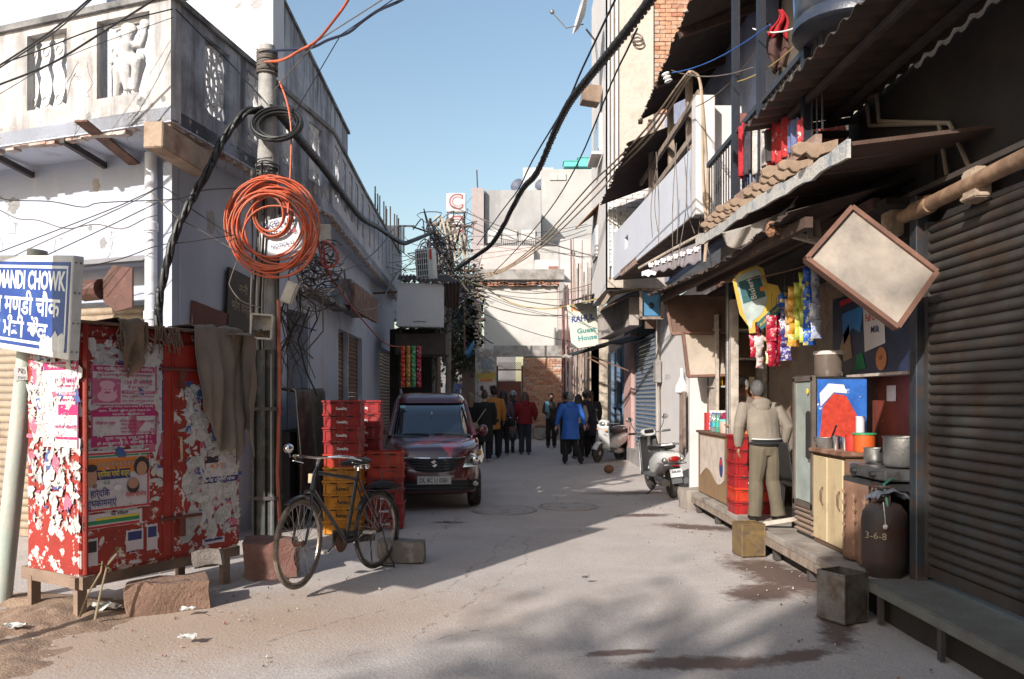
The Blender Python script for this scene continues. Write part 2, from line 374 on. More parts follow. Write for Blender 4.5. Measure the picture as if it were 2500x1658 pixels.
SHB = M('shutter_tan', (.36, .29, .21), .6, var=.2, scale=3, bump=.15, grime=(.18, .12, .085), gamt=.42, gscale=3, streak=(.2, .14, .1), samt=.42, sscale=6, metal=.15)
SHR = M('shutter_brown', (.20, .125, .085), .6, var=.2, scale=3, bump=.15, grime=(.10, .06, .045), gamt=.45, gscale=3, streak=(.11, .07, .05), samt=.42, sscale=6, metal=.15)
SHG = M('shutter_grey', (.072, .067, .063), .55, var=.2, scale=3, bump=.15, grime=(.06, .036, .024), gamt=.45, gscale=3, streak=(.04, .028, .022), samt=.45, sscale=5, metal=.2)
SHBL = M('shutter_blue', (.26, .27, .28), .6, var=.15, scale=3, bump=.1, grime=(.16, .15, .14), gamt=.4, gscale=3, metal=.1)
SHBL2 = M('shutter_blue_groove', (.05, .10, .19), .6, var=.15, scale=3, bump=.1)
def shutter(par, p0, p1, z0, z1, mat, pitch=.075, out=(0, -1), inset=.08, name='shutter', mat2=None, dep=.022, bottom=True):
 """rolling shutter: every slat a curved strip of its own under the shutter part"""
 p0, p1 = V3((p0[0], p0[1], 0)), V3((p1[0], p1[1], 0)); d = (p1 - p0).normalized(); n = V3((-d.y, d.x, 0))
 if n.dot(V3((out[0], out[1], 0))) < 0: n = -n
 a, b = p0 - n * inset, p1 - n * inset
 m0 = MB()
 for q in (a, b): m0.bar((q.x, q.y, z0), (q.x, q.y, z1), .05, .06, up=n)
 if bottom: m0.bar((a.x, a.y, z0 + .04), (b.x, b.y, z0 + .04), .08, .03, up=n)
 root = m0.build(name, mat, par)
 k = int((z1 - z0 - .08) / pitch); prof = [(0, 0), (dep * .85, pitch * .18), (dep, pitch * .42), (dep * .9, pitch * .68), (dep * .25, pitch * .9), (0, pitch * .97)]
 Ld = (b - a).length; sg = max(1, int(Ld / .8)); me = None
 ms = MB(); vs = []
 for i in range(sg + 1):
  for (o_, z) in prof: vs.append(d * (Ld * i / sg) + n * o_ + V3((0, 0, z)))
 q = len(prof); ms.add(vs, [(i * q + j, (i + 1) * q + j, (i + 1) * q + j + 1, i * q + j + 1) for i in range(sg) for j in range(q - 1)])
 if mat2: ms.mi = [1 if (f % (q - 1)) in (0, 3, 4) else 0 for f in range(len(ms.f))]
 for i in range(k):
  if me is None: o = ms.build('slat', [mat, mat2] if mat2 else mat, root, smooth=60); me = o.data
  else: o = link('slat', me, root)
  o.location = (a.x, a.y, z0 + .08 + i * pitch) if not (par.name in ORIG and root.type == 'EMPTY') else (a.x, a.y, z0 + .08 + i * pitch)
  o.rotation_euler = (0, 0, rnd(-.0015, .0015))
 return root
a, b = f0 + fd * .42, f0 + fd * 3.58; shutter(lb, a, b, 0, 2.62, SHB, .085, out=(0, -1), inset=.1)
q0, q1 = f0 + fd * .8, f0 + fd * 3.5
mb = MB().tube([(q0.x + .03, q0.y - .1, 2.72), (q1.x, q1.y - .1, 2.72)], .075, 12); mb.build('roller_tube', RUST, lb, smooth=True)
c = f0 + fd * .62 + V3((-.05, -.2)); mb = MB(); o = V3((c.x, c.y, 2.68)); u = V3((-fd.x, -fd.y, 0)); hexa = [(-.19, .1), (-.06, .24), (.2, .2), (.2, -.2), (-.02, -.24), (-.19, -.12)]
mb.prism(hexa, o, u, (0, 0, 1), .025); mb.tube([o + V3((-.2, 0.05, 0.0)), o + V3((-.42, .12, -.01))], .11, 12); mb.build('gear_cover', M('brown_paint', (.10, .04, .03), .55, var=.3, scale=8, grime=(.2, .15, .13), gamt=.3, gscale=9), lb, bevel=.004)
for i, (sg, nm) in enumerate(((2, 'a'), (2, 'b'))): pass
for k in range(3):
 d = (SP[k + 1] - SP[k]).normalized()
 for h in hs[k]:
  if h[1] - h[0] > .9 and k >= 1 and h[0] > .25 or k == 2: shutter(lb, SP[k] + d * h[0], SP[k] + d * h[1], 0, 2.75, SHR, .08, out=(1, 0), inset=.12)
d1 = (SP[2] - SP[1]).normalized()
mb = MB(); p = SP[0].lerp(SP[1], .72); mb.wall((-3.2, 10.0), (-3.2, 13.2), 0, 2.8, .1, out=(1, 0)); mb.build('door_leaf', M('dark_door', (.055, .045, .04), .8, var=.3, scale=5, grime=(.03, .025, .02)), lb)
e = at(872, 690, 14.2); mb = MB(); mb.box((-2.8, 13.9, 3.28), (.42, 2.1, .42)); mb.build('shutter_hood', M('blue_grey_hood', (.30, .35, .40), .8, var=.2, scale=4, grime=(.14, .085, .065), gamt=.46, gscale=4), lb, bevel=.01)
mb = MB(); mb.box((-2.56, 13.9, 3.2), (.06, 2.2, .44)); mb.build('hood_board', M('brown_board', (.22, .13, .095), .85, var=.3, scale=6, bump=.4, grime=(.1, .06, .05), gscale=7), lb)
mb = MB(); mb.box((-2.95, 11.9, 3.02), (.55, 2.5, .06)); mb.build('sunshade', M('dirty_concrete', (.25, .24, .23), .92, var=.2, scale=5, bump=.4, grime=(.11, .1, .1), gamt=.5, gscale=3), lb)
mb = MB(); far = B0 + fd * 7; back = f0 + fd * 7
poly = [B0, *BP[1:], V3((-3.6, 20.6)), V3((-3.9, 12)), f0 + V3((-.2, .5)), back, far]
mb.prism([(q.x, q.y) for q in poly], (0, 0, ZB - .02), (1, 0, 0), (0, 1, 0), .14); mb.build('balcony_slab', SOF, lb)
for t in (1.1, 2.15, 3.2, 4.3): a = B0 + fd * (t + .25); b = f0 + fd * (t - .1); MB().bar((a.x, a.y, ZB - .045), (b.x, b.y, ZB - .12), .05, .06).build('soffit_bar', M('dark_iron', (.06, .05, .05), .8, var=.3), lb)
a = B0 + fd * .95 + V3((.0, -.22)); b = f0 + fd * .6
mb = MB(); mb.prism([(0, 0), (.07, 0), (.07, .008), (.008, .008), (.008, .07), (0, .07)], (a.x, a.y, ZB - .06), (.3, 0, .95), (.95, 0, -.3), .02)
MB().bar((a.x, a.y, ZB + .02), (b.x, b.y, ZB - .14), .13, .02).build('iron_angle', RUST, lb)
mb = MB(); rr = RR(3)
def lip(p, q, n, out):
 for i in range(n):
  a = p.lerp(q, i / n); b = p.lerp(q, (i + 1) / n); hgt = rr.uniform(.02, .075); ofs = V3(out) * rr.uniform(-.012, .006)
  mb.bar((a.x + ofs.x, a.y + ofs.y, ZB - .02 - hgt / 2 + .03), (b.x + ofs.x, b.y + ofs.y, ZB - .02 - hgt / 2 + .03), .09, hgt, up=(0, 0, 1))
inn = V3((.34, .94)) * .06
lip(B0 + inn, B0 + fd * 6.8 + inn, 60, (-.34, -.94)); lip(B0 + V3((-.06, .05)), BP[1] + V3((-.06, 0)), 50, (1, 0)); lip(BP[1] + V3((-.06, 0)), BP[2] + V3((-.06, 0)), 40, (1, 0)); lip(BP[2] + V3((-.06, 0)), BP[3] + V3((-.06, 0)), 60, (1, 0))
mb.build('broken_edge', PB, lb, kind='stuff')
fh = [(t_at(365, B0, fd), t_at(236, B0, fd)), (t_at(163, B0, fd), t_at(66, B0, fd)), (2.5, 3.1), (3.5, 4.1)]
mb = MB(); mb.wall(B0, B0 + fd * 6.8, ZB - .01, ZT, .13, [(a, b, ZB + .3, ZT - .09) for a, b in fh], out=(0, -1)); mb.build('front_parapet', PP, lb)
spans = [(500, 560), (603, 652), (690, 722), (754, 786), (818, 829), (836, 845), (853, 861), (868, 875), (882, 888), (898, 904), (910, 915), (921, 926), (931, 935), (940, 944), (949, 952), (957, 960)]
sh = seg_holes(BP, spans, ZB + .28, ZT - .1)
for i in range(3):
 sf = .14 if i == 0 else 0
 MB().wall(BP[i] + (BP[i + 1] - BP[i]).normalized() * sf, BP[i + 1], ZB - .01, ZT, .13, [(a - sf, b - sf, c, d) for a, b, c, d in sh[i]], out=(1, 0)).build('street_parapet', PM if i == 0 else M('limewash_parapet', (.45, .47, .53), .92, var=.1, scale=3, bump=.3, grime=(.26, .25, .26), gamt=.36, gscale=1.6, streak=(.28, .28, .29), samt=.4), lb)
mb = MB(); a = B0 + V3((.03, -.03)); b = B0 + fd * 6.8 + V3((0, -.03)); ii = V3((.34, .94, 0)) * .075
mb.bar(V3((a.x, a.y, ZT + .02)) + ii, V3((b.x, b.y, ZT + .02)) + ii, .19, .06, up=(0, 0, 1))
for i in range(3): mb.bar((BP[i].x - .055, BP[i].y, ZT + .021), (BP[i + 1].x - .055, BP[i + 1].y, ZT + .021), .17, .055, up=(0, 0, 1))
mb.build('coping', M('black_mould', (.34, .33, .33), .95, var=.3, scale=6, bump=.5, grime=(.09, .09, .09), gamt=.52, gscale=3, fine=.1), lb)
def baluster(mb, c, u, z0, z1, w):
 h = z1 - z0; prof = [(-.5, 0), (-.5, .06), (-.22, .1), (-.34, .16), (-.5, .26), (-.55, .36), (-.4, .48), (-.22, .56), (-.16, .62), (-.3, .68), (-.42, .76), (-.42, .84), (-.26, .9), (-.5, .95), (-.5, 1)]
 pts = [(x * w, y * h) for x, y in prof] + [(-x * w, y * h) for x, y in reversed(prof)]
 mb.prism(pts, c, u, (0, 0, 1), .05)
 n = V3(u).cross(V3((0, 0, 1))); cc = V3(c) + n * .05
 for zf, rr_ in ((.14, .3), (.8, .26)):
  mb.tube([cc + V3(u) * cos(k * pi / 5) * rr_ * w + V3((0, 0, zf * h + sin(k * pi / 5) * rr_ * w)) for k in range(10)], .012, 5, close=True)
def rosette(mb, c, u, rx, rz):
 u = V3(u); c = V3(c); P = lambda a, k: c + u * cos(a) * rx * k + V3((0, 0, sin(a) * rz * k))
 for k in (1, .62, .22): mb.tube([P(i * pi / 12, k) for i in range(24)], .02, 5, close=True)
 for i in range(12): mb.tube([P(i * pi / 6, .2), P(i * pi / 6, 1)], .014, 4)
 for i in range(12): mb.tube([P((i + .5) * pi / 6 + da * .2, kk) for da, kk in ((-1, .95), (0, .66), (1, .95))], .012, 4)
 for sx in (-1, 1):
  for sz in (-1, 1): mb.tube([P(math.atan2(sz, sx), 1), c + u * sx * rx * 1.05 + V3((0, 0, sz * rz * 1.05))], .02, 4)
n3 = V3((.34, .94, 0))
a, b = fh[1]; u3 = V3((fd.x, fd.y, 0)); mb = MB()
for t in (a + .02, a + .19, a + .37, a + .55):
 p = B0 + fd * t; baluster(mb, V3((p.x, p.y, ZB + .3)) + n3 * .13, -u3, 0, ZT - ZB - .39, .155)
mb.build('lattice_panel', JL, lb)
for a, b in fh[2:]:
 mb = MB(); p = B0 + fd * ((a + b) / 2); rosette(mb, V3((p.x, p.y, ZB + .76)) + n3 * .09, u3, .28, .42); mb.build('lattice_panel', JL, lb)
for i in range(3):
 d = (BP[i + 1] - BP[i]).normalized(); u = V3((d.x, d.y, 0)); nn = V3((-d.y, d.x, 0)) * .07
 for k, h in enumerate(sh[i]):
  mb = MB(); c = BP[i] + d * ((h[0] + h[1]) / 2); c3 = V3((c.x, c.y, (h[2] + h[3]) / 2)) + nn
  if i == 0 and k in (0,): rosette(mb, c3, u, (h[1] - h[0]) / 2 * .95, (h[3] - h[2]) / 2 * .95)
  else:
   for tt in (.3, .7): baluster(mb, V3((BP[i].x, BP[i].y, h[2])) + u * (h[0] + (h[1] - h[0]) * tt) + nn, u, 0, h[3] - h[2], (h[1] - h[0]) * .36)
  mb.build('lattice_panel', JL, lb)
a, b = fh[0]; p = B0 + fd * ((a + b) / 2); c = V3((p.x, p.y, ZB + .3)) + n3 * .1; hw = (b - a) / 2; U = -u3
P = lambda x, z, y=0: c + U * x + V3((0, 0, z * .87)) - n3 * y
mb = MB()
mb.ball(P(.0, .70, .03), (.062, .05, .075)); mb.ball(P(.0, .755, .02), (.085, .04, .07)); mb.tube([P(.0, .65, .02), P(.0, .6, .02)], .04, 8)
mb.tube([P(-.02, .62, .02), P(-.02, .54, .04), P(-.01, .46, .04), P(-.01, .38, .03)], [.07, .095, .075, .085], 10)
mb.tube([P(-.09, .58, .02), P(-.16, .46, .04), P(-.11, .36, .05), P(-.17, .34, .05)], [.045, .04, .033, .025], 8)
mb.tube([P(.07, .58, .02), P(.16, .55, .03), P(.2, .66, .03), P(.2, .74, .03)], [.045, .038, .032, .03], 8); mb.ball(P(.2, .78, .02), (.06, .04, .05))
mb.tube([P(-.05, .4, .03), P(-.08, .26, .05), P(-.11, .14, .04), P(-.14, .02, .03)], [.085, .075, .05, .04], 9)
mb.tube([P(.04, .4, .03), P(.16, .34, .06), P(.12, .2, .05), P(.08, .06, .04)], [.085, .07, .05, .04], 9)
mb.tube([P(0, .4, .05), P(.0, .25, .06), P(.01, .06, .05)], [.05, .06, .035], 7)
for k in range(6): mb.ball(P(-.12 + k * .07, .01 + (k % 2) * .02, .01), .035, 7, 5)
for x, z in ((-.14, .6), (-.16, .68), (.13, .42)): mb.ball(P(x, z, .01), (.055, .03, .06), 8, 5)
mb.tube([P(-.215, .0, .03), P(-.215, .8, .03)], .02, 7); mb.ball(P(-.215, .42, .03), .035, 8, 5); mb.ball(P(-.215, .32, .03), .03, 8, 5)
mb.tube([P(-.1, .8, .0), P(-.17, .78, .02), P(-.18, .7, .02), P(-.13, .66, .02)], .018, 6)
rf = mb.build('relief_figure', JL, lb, label='carved standing figure holding a staff'); remesh(rf, .011, 2, .4)
MB().bar(P(-hw, .84), P(hw, .84), .05, .05).build('panel_rail', JL, lb)
U0 = V3((-3.3, 11.0)); mb = MB()
mb.wall(U0, U0 + fd * 7.5, ZB + .1, 7.3, .25, out=(0, -1)); mb.build('upper_front_wall', M('upper_limewash', (.5, .51, .54), .92, var=.07, scale=2, bump=.35, bscale=14, grime=(.45, .44, .44), gamt=.36, gscale=1.3, fine=.04), lb)
mb = MB(); ue = V3((-3.32, 16.1)); mb.wall(U0 + V3((0, .27)), ue, ZB + .1, 7.1, .25, out=(1, 0))
mb.warp(lambda p: p + V3((0, 0, (.22 - .42 * (p.y - 11) / 5) if p.z > 6 else 0)))
mb.build('upper_side_wall', PM, lb); MB().wall(ue, ue + V3((-6, .5)), ZB, 6.9, .25, out=(0, 1)).build('upper_back_wall', PW, lb)
MB().bar((-3.42, 11.1, 7.33), (-3.42, 16.1, 6.92), .3, .05, up=(0, 0, 1)).build('upper_coping', M('black_mould', (.3, .3, .3)), lb)
mb = MB(); c = at(890, 480, 21.5); mb.box((c.x - .1, 21.5, 5.9), (.5, .5, 1.7)); c = at(940, 530, 22.5); mb.box((c.x, 22.6, 5.1), (.9, .25, 2.7)); mb.build('roof_wall', M('limewash_parapet', (.6, .63, .7)), lb, bevel=.02)
for px, py, Yd in ((916, 455, 17.5), (922, 473, 17.8), (927, 478, 18.2), (937, 492, 18.6), (942, 503, 18.8), (944, 510, 19.2), (953, 504, 19.5), (963, 522, 19.8), (969, 525, 20.2), (973, 533, 20.5)):
 t = at(px, py, Yd); MB().tube([(t.x, t.y, 4.3), (t.x, t.y, t.z)], .018, 6).build('starter_rod', M('dark_iron', (.06, .05, .05)), lb)
def ragged(rr, r, k, st=1., lo=.45):
 A = rr.uniform(0, 6.28); return [(cos(A + 6.283 * j / k) * r * rr.uniform(lo, 1), sin(A + 6.283 * j / k) * r * st * rr.uniform(lo, 1)) for j in range(k)]
rr = RR(77); PT = [M('bare_plaster', (.37, .365, .37), .95, var=.2, scale=9, bump=.5, grime=(.27, .255, .25), gamt=.42, gscale=9), M('dirty_plaster', (.25, .245, .25), .95, var=.2, scale=9, bump=.4), M('bare_brick_patch', (.35, .32, .31), .95, var=.2, scale=9, bump=.5)]
def patches(P0, d, out, n, t0, t1, z0, z1, big):
 U = V3((d.x, d.y, 0)).normalized(); N_ = V3(out)
 for i in range(n):
  t, z = rr.uniform(t0, t1), rr.uniform(z0, z1); c = V3((P0.x, P0.y, z)) + U * t + N_ * .001; r = rr.uniform(.02, .05) * (big if rr.random() < .3 else 1); st = rr.uniform(.5, 1.5)
  mb = MB().prism(ragged(rr, r * .8, 24, st, .55), c, U, (0, 0, 1), .0006 if U.cross(V3((0, 0, 1))).dot(N_) > 0 else -.0006); mb.build('plaster_scar', PT[rr.choice((0, 0, 1, 2))], lb)
  if rr.random() < .5:
   q = [c + U * rr.uniform(-.03, .03)]
   for k in range(6): q.append(q[-1] + U * rr.uniform(-.05, .09) + V3((0, 0, rr.uniform(-.09, .03))))
   MB().tube(q, .0022, 3).build('crack', M('dark_crack', (.07, .06, .06), .9), lb)
dS = (SP[1] - SP[0]).normalized(); patches(SP[0], dS, (1, -.15, 0), 26, .1, 3.0, 1.0, 4.0, 3.4); patches(SP[1], (SP[2] - SP[1]).normalized(), (1, 0, 0), 10, .1, 3.0, 2.8, 4.0, 3)
patches(C0, fd, (-.34, -.94, 0), 12, .8, 3.6, 3.02, 4.0, 3.4); patches(B0, fd, (-.34, -.94, 0), 16, .02, 2.4, 4.16, 4.4, 2.2); patches(B0, fd, (-.34, -.94, 0), 4, .95, 1.25, 4.5, 5.2, 2)
d0 = (BP[1] - BP[0]).normalized(); patches(B0, d0, (d0.y, -d0.x, 0), 26, .15, 3.6, 4.16, 4.42, 2.6); patches(U0, fd, (-.34, -.94, 0), 26, .1, 4.5, 5.3, 7.2, 4)
# right hand side
def onx(px, py, X):
 """world point on the plane x = X seen at photo pixel (px, py)"""
 Y = X * F / (px - 1250); return V3((X, Y, H - (py - 974) * Y / F))
CREAM = M('cream_plaster', (.49, .435, .375), .92, var=.14, scale=2, bump=.9, bscale=11, grime=(.37, .31, .26), gamt=.42, gscale=2, fine=.06, streak=(.42, .36, .31), samt=.33)
WHITE = M('white_paint_wall', (.56, .535, .525), .88, var=.05, scale=2, bump=.25, bscale=14, grime=(.5, .44, .42), gamt=.33, gscale=1.5, fine=.03)
WHITEB = M('blue_white_wall', (.50, .52, .58), .88, var=.06, scale=2, bump=.25, bscale=14, grime=(.5, .5, .53), gamt=.36, gscale=1.8, fine=.03)
BRK = [M('brick_red', (.36, .16, .10), .92, var=.25, scale=12, bump=.5, bscale=50, grime=(.40, .33, .28), gamt=.36, gscale=9, fine=.1), M('brick_orange', (.44, .24, .15), .92, var=.25, scale=12, bump=.5, bscale=50, grime=(.42, .36, .3), gamt=.38, gscale=9, fine=.1), M('brick_dusty', (.40, .31, .26), .92, var=.2, scale=12, bump=.5, bscale=50, grime=(.3, .15, .1), gamt=.33, gscale=9, fine=.1)]
MORT = M('lime_mortar', (.42, .37, .33), .95, var=.2, scale=9, bump=.5)
TIN = M('rusty_tin', (.07, .05, .042), .75, var=.3, scale=5, bump=.2, grime=(.06, .04, .035), gamt=.48, gscale=6, metal=.2, fine=.1)
GALV = M('galvanised_tin', (.085, .075, .066), .55, var=.2, scale=4, bump=.15, grime=(.15, .10, .075), gamt=.44, gscale=3, metal=.35, fine=.06)
PLANK = M('brown_plank', (.075, .042, .03), .85, var=.3, scale=5, bump=.3, grime=(.08, .05, .04), gamt=.45, gscale=7)
DKB = M('shade_dark_wall', (.022, .017, .015), .95, var=.3, scale=3, bump=.3, grime=(.03, .025, .022), gamt=.45, gscale=2)  # near-black base: deep shade put into the colour of these walls
WOODP = M('pale_old_wood', (.46, .40, .34), .88, var=.2, scale=6, bump=.4, grime=(.25, .2, .17), gamt=.4, gscale=9, fine=.1)
SLAB = M('dusty_slab', (.30, .265, .23), .9, var=.2, scale=4, bump=.35, grime=(.13, .10, .085), gamt=.42, gscale=3, fine=.08)
SLABG = M('green_grey_slab', (.14, .14, .125), .85, var=.2, scale=4, bump=.35, grime=(.12, .10, .09), gamt=.42, gscale=3, fine=.08)
STEELB = M('blue_grey_steel', (.05, .06, .075), .5, var=.25, scale=8, metal=.4, grime=(.1, .06, .045), gamt=.4, gscale=9)
def bricks(par, o, u, w, h, mats, bl=.225, bh=.072, gap=.013, th=.03, jit=.006, skip=0., seed=1, name='brick', nrm=None):
 """bricks laid one by one (each an object) standing proud of their mortar bed"""
 rr = RR(seed); o, u = V3(o), V3(u).normalized(); n = u.cross(V3((0, 0, 1))) if nrm is None else V3(nrm)
 ms = {}
 rows = int(h / (bh + gap)); cnt = 0
 for r in range(rows):
  x = -(r % 2) * bl / 2
  while x < w:
   a, b = max(x, 0), min(x + bl, w)
   if b - a > .04 and rr.random() > skip:
    key = (round(b - a, 2), rr.randrange(3))
    if key not in ms:
     mb = MB(); L_ = b - a
     vs = [V3((i * L_ / 2 + rr.uniform(-1, 1) * jit, j * th / 2, k * bh / 2 + rr.uniform(-1, 1) * jit * .7)) for k in (-1, 1) for i, j in ((-1, -1), (1, -1), (1, 1), (-1, 1))]
     mb.add(vs, [(3, 2, 1, 0), (4, 5, 6, 7), (0, 1, 5, 4), (1, 2, 6, 5), (2, 3, 7, 6), (3, 0, 4, 7)])
     ob = mb.build(name, rr.choices(mats, (3, 2, 2)[:len(mats)])[0], par); ms[key] = ob.data
    else: ob = link(name, ms[key], par)
    base = o + u * ((a + b) / 2) + V3((0, 0, (r + .5) * (bh + gap))) + n * rr.uniform(-.004, .009)
    ob.location = base + ob.location; ob.rotation_euler = (rr.uniform(-.02, .02), rr.uniform(-.015, .015), math.atan2(u.y, u.x)); cnt += 1
   x += bl + gap
 return cnt
def corrug(mb, a, b, c, d, n, amp, th=.004, rag=0., seed=1, nv=3):
 """corrugated sheet with corners a-b (ridges repeat from a to b) and d-c on the far side"""
 a, b, c, d = map(Vector, (a, b, c, d)); nrm = (b - a).cross(d - a).normalized(); rr = RR(seed); jj = [rr.uniform(-1, 1) * rag for _ in range(n * 4 + 1)]
 def fn(s, t):
  k = round(s * n * 4); t2 = t + (jj[k] if t < .01 else 0)
  return a.lerp(b, s).lerp(d.lerp(c, s), t2) + nrm * amp * sin(k * pi / 2)
 return mb.grid(fn, n * 4, nv, th)
# house with the big shutter, shop below, timber balcony above
rb = thing('shop_house', 'dark timber balconied shop house with a big rolling shutter on the right', 'building', (3.2, 6, 0))
mb = MB(); mb.box((3.12, 1.6, 1.6), (.22, 7.0, 3.2)) if False else None
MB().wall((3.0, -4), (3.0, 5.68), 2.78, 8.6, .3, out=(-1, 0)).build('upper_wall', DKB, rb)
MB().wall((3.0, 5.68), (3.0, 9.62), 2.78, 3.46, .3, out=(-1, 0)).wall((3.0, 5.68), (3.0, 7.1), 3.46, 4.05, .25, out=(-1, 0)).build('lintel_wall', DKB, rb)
mb = MB(); mb.wall((3.3, 5.0), (3.3, 12.6), 3.46, 8.6, .2, out=(-1, 0)); mb.build('balcony_wall', M('beige_wall', (.62, .54, .45), .9, var=.1, grime=(.4, .35, .3), gamt=.38, gscale=2), rb)
shutter(rb, (2.92, 5.56), (2.92, -1.0), .31, 2.78, SHG, .07, out=(-1, 0), inset=0, dep=.03)
MB().box((2.88, 5.64, 1.62), (.085, .1, 2.72)).build('door_post', STEELB, rb, bevel=.006)
p0, p1 = onx(2205, 530, 2.83), onx(2500, 385, 2.83); p1 = p0 + (p1 - p0) * 1.6
mb = MB().tube([p0, p1], .05, 12); mb.lathe(p0.lerp(p1, .12), [(.05, -.1), (.062, -.1), (.062, .12), (.05, .12)], 12, ax=p1 - p0); mb.build('roller_tube', M('dusty_rust_tube', (.30, .19, .12), .8, var=.3, scale=9, grime=(.16, .09, .06), gamt=.45, gscale=10), rb, smooth=True)
for px, py in ((2180, 545), (2385, 452)):
 c = onx(px, py, 2.86); mb = MB(); mb.box(c + V3((-.0, 0, 0)), (.1, .15, .2)); mb.box(c + V3((-.05, -.06, -.09)), (.09, .17, .03)); mb.box(c + V3((-.05, .0, .03)), (.03, .12, .1)); mb.build('roller_bracket', M('tan_bracket', (.40, .31, .23), .8, var=.25, grime=(.2, .14, .1), gamt=.42, gscale=9), rb, bevel=.008)
a, b = onx(2130, 520, 2.88), onx(2420, 388, 2.88); MB().bar(a, a + (b - a) * 2, .035, .035).build('top_rail', M('steel_edge', (.12, .10, .09), .5, metal=.5), rb)
for pts in (((2115, 244), (2123, 307), (2293, 301), (2312, 428)), ((2140, 228), (2146, 296), (2318, 301), (2375, 428))):
 MB().tube([onx(x, y, 2.95) for x, y in pts], .016, 7).build('water_pipe', M('old_pipe', (.3, .24, .19), .7, var=.2), rb, smooth=True)
MB().tube([onx(2140, 228, 2.94), onx(2012, 310, 2.94)], .02, 7).build('water_pipe', M('old_pipe', (.3, .24, .19)), rb, smooth=True)
slabs = [(2.5, 3.0, 3.72, 5.66), (2.5, 3.0, 1.0, 3.70)]
for i, (x0, x1, y0, y1) in enumerate(slabs): MB().box(((x0 + x1) / 2, (y0 + y1) / 2, .235), (x1 - x0, y1 - y0, .075)).build('stone_slab', SLABG, rb, bevel=.008)
for y in (5.5, 4.72, 3.4, 2.2): MB().box((2.545, y, .1), (.03, .04, .2)).build('slab_leg', M('dark_iron', (.06, .05, .05)), rb)
mb = MB(); mb.box((3.08, 8.4, .22), (1.16, 5.4, .06)); mb.build('shop_platform', SLAB, rb, bevel=.006)
MB().box((2.505, 8.4, .155), (.035, 5.3, .07)).build('platform_edge', WOODG, rb)
for y in (5.95, 6.8, 7.7, 9.0, 9.9, 10.9): MB().box((2.56, y, .08), (.06, .07, .16)).build('platform_leg', M('dark_iron', (.06, .05, .05)), rb)
MB().box((2.99, 5.5, .06), (.72, 12.5, .24)).build('slab_shade_plinth', DKB, rb)  # plinth brought forward; its near-black colour carries the shade under the slabs
mb = MB(); mb.wall((3.5, 5.72), (3.5, 11.4), .2, 3.3, .2, out=(-1, 0)); mb.build('shop_back_wall', M('peeling_shop_wall', (.28, .22, .175), .92, var=.15, scale=3, bump=.5, peel=(.24, .15, .11), pamt=.44, pscale=3.2, fine=.08, grime=(.33, .26, .21), gamt=.36, gscale=5), rb)
MB().wall((2.95, 11.4), (4, 11.4), .0, 3.3, .1, out=(0, -1)).build('shop_end_wall', M('shop_brown_wall', (.12, .05, .035), .8, var=.2), rb)
MB().wall((2.98, 5.7), (3.6, 5.7), .2, 3.3, .08, out=(0, 1)).build('shop_side_wall', DKB, rb)
MB().box((3.44, 6.85, 1.45), (.05, 2.2, 1.7)).build('red_backing_panel', M('old_red_paint', (.21, .045, .03), .55, var=.25, scale=4, bump=.2, peel=(.33, .24, .2), pamt=.33, pscale=5, grime=(.08, .03, .025), gamt=.42, gscale=3), rb)
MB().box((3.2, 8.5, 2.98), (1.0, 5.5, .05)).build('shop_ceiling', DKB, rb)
MB().box((2.68, 9.62, 1.5), (.09, .11, 2.5)).build('shop_post', WOODP, rb, bevel=.006)
mb = MB().tube([(2.66, 9.82, .25), (2.66, 9.82, 3.0)], .028, 8).build('steel_post', M('grey_metal', (.2, .2, .2), .4, metal=.6, var=.2), rb)
P = [(1.9, 11.15, 3.0), (2.05, 7.9, 2.88), (2.06, 5.9, 2.94)]
for i in range(2): mb = MB(); a, b = V3(P[i]), V3(P[i + 1]); corrug(mb, a, b, b + V3((1.15, 0, .32)), a + V3((1.25, 0, .3)), 30 if i == 0 else 18, .016, rag=.03, seed=i + 3).build('roof_sheet', TIN, rb, smooth=60, fix=False)
for x0, z0 in ((2.1, 2.86), (2.6, 3.0)): MB().bar((x0, 11.1, z0 + .08), (x0 + .1, 5.9, z0 - .0), .06, .08).build('purlin', PLANK, rb)
u0, u1 = onx(1725, 543, 2.3), onx(1990, 348, 2.3); dd = (u1 - u0); u1 = u0 + dd * 1.02
MB().bar(u0, u1, .05, .09, up=(0, 0, 1)).build('floor_board', M('red_grey_wood', (.30, .19, .15), .88, var=.25, scale=5, bump=.4, grime=(.36, .3, .26), gamt=.4, gscale=8), rb)
f0_, f1_ = onx(1698, 592, 2.06), onx(2064, 362, 2.06); mb = MB()
n_ = 26; rr = RR(5)
mb.grid(lambda s, t: f0_.lerp(f1_, s) + V3((0, 0, -.05 + .1 * t + (rr.uniform(-.012, .012)))) + V3((.02 * sin(s * 9), 0, 0)), n_, 2, .025)
mb.build('fascia_board', M('bleached_wood', (.52, .49, .45), .9, var=.25, scale=6, bump=.5, grime=(.16, .2, .24), gamt=.42, gscale=6, fine=.12), rb, fix=False)
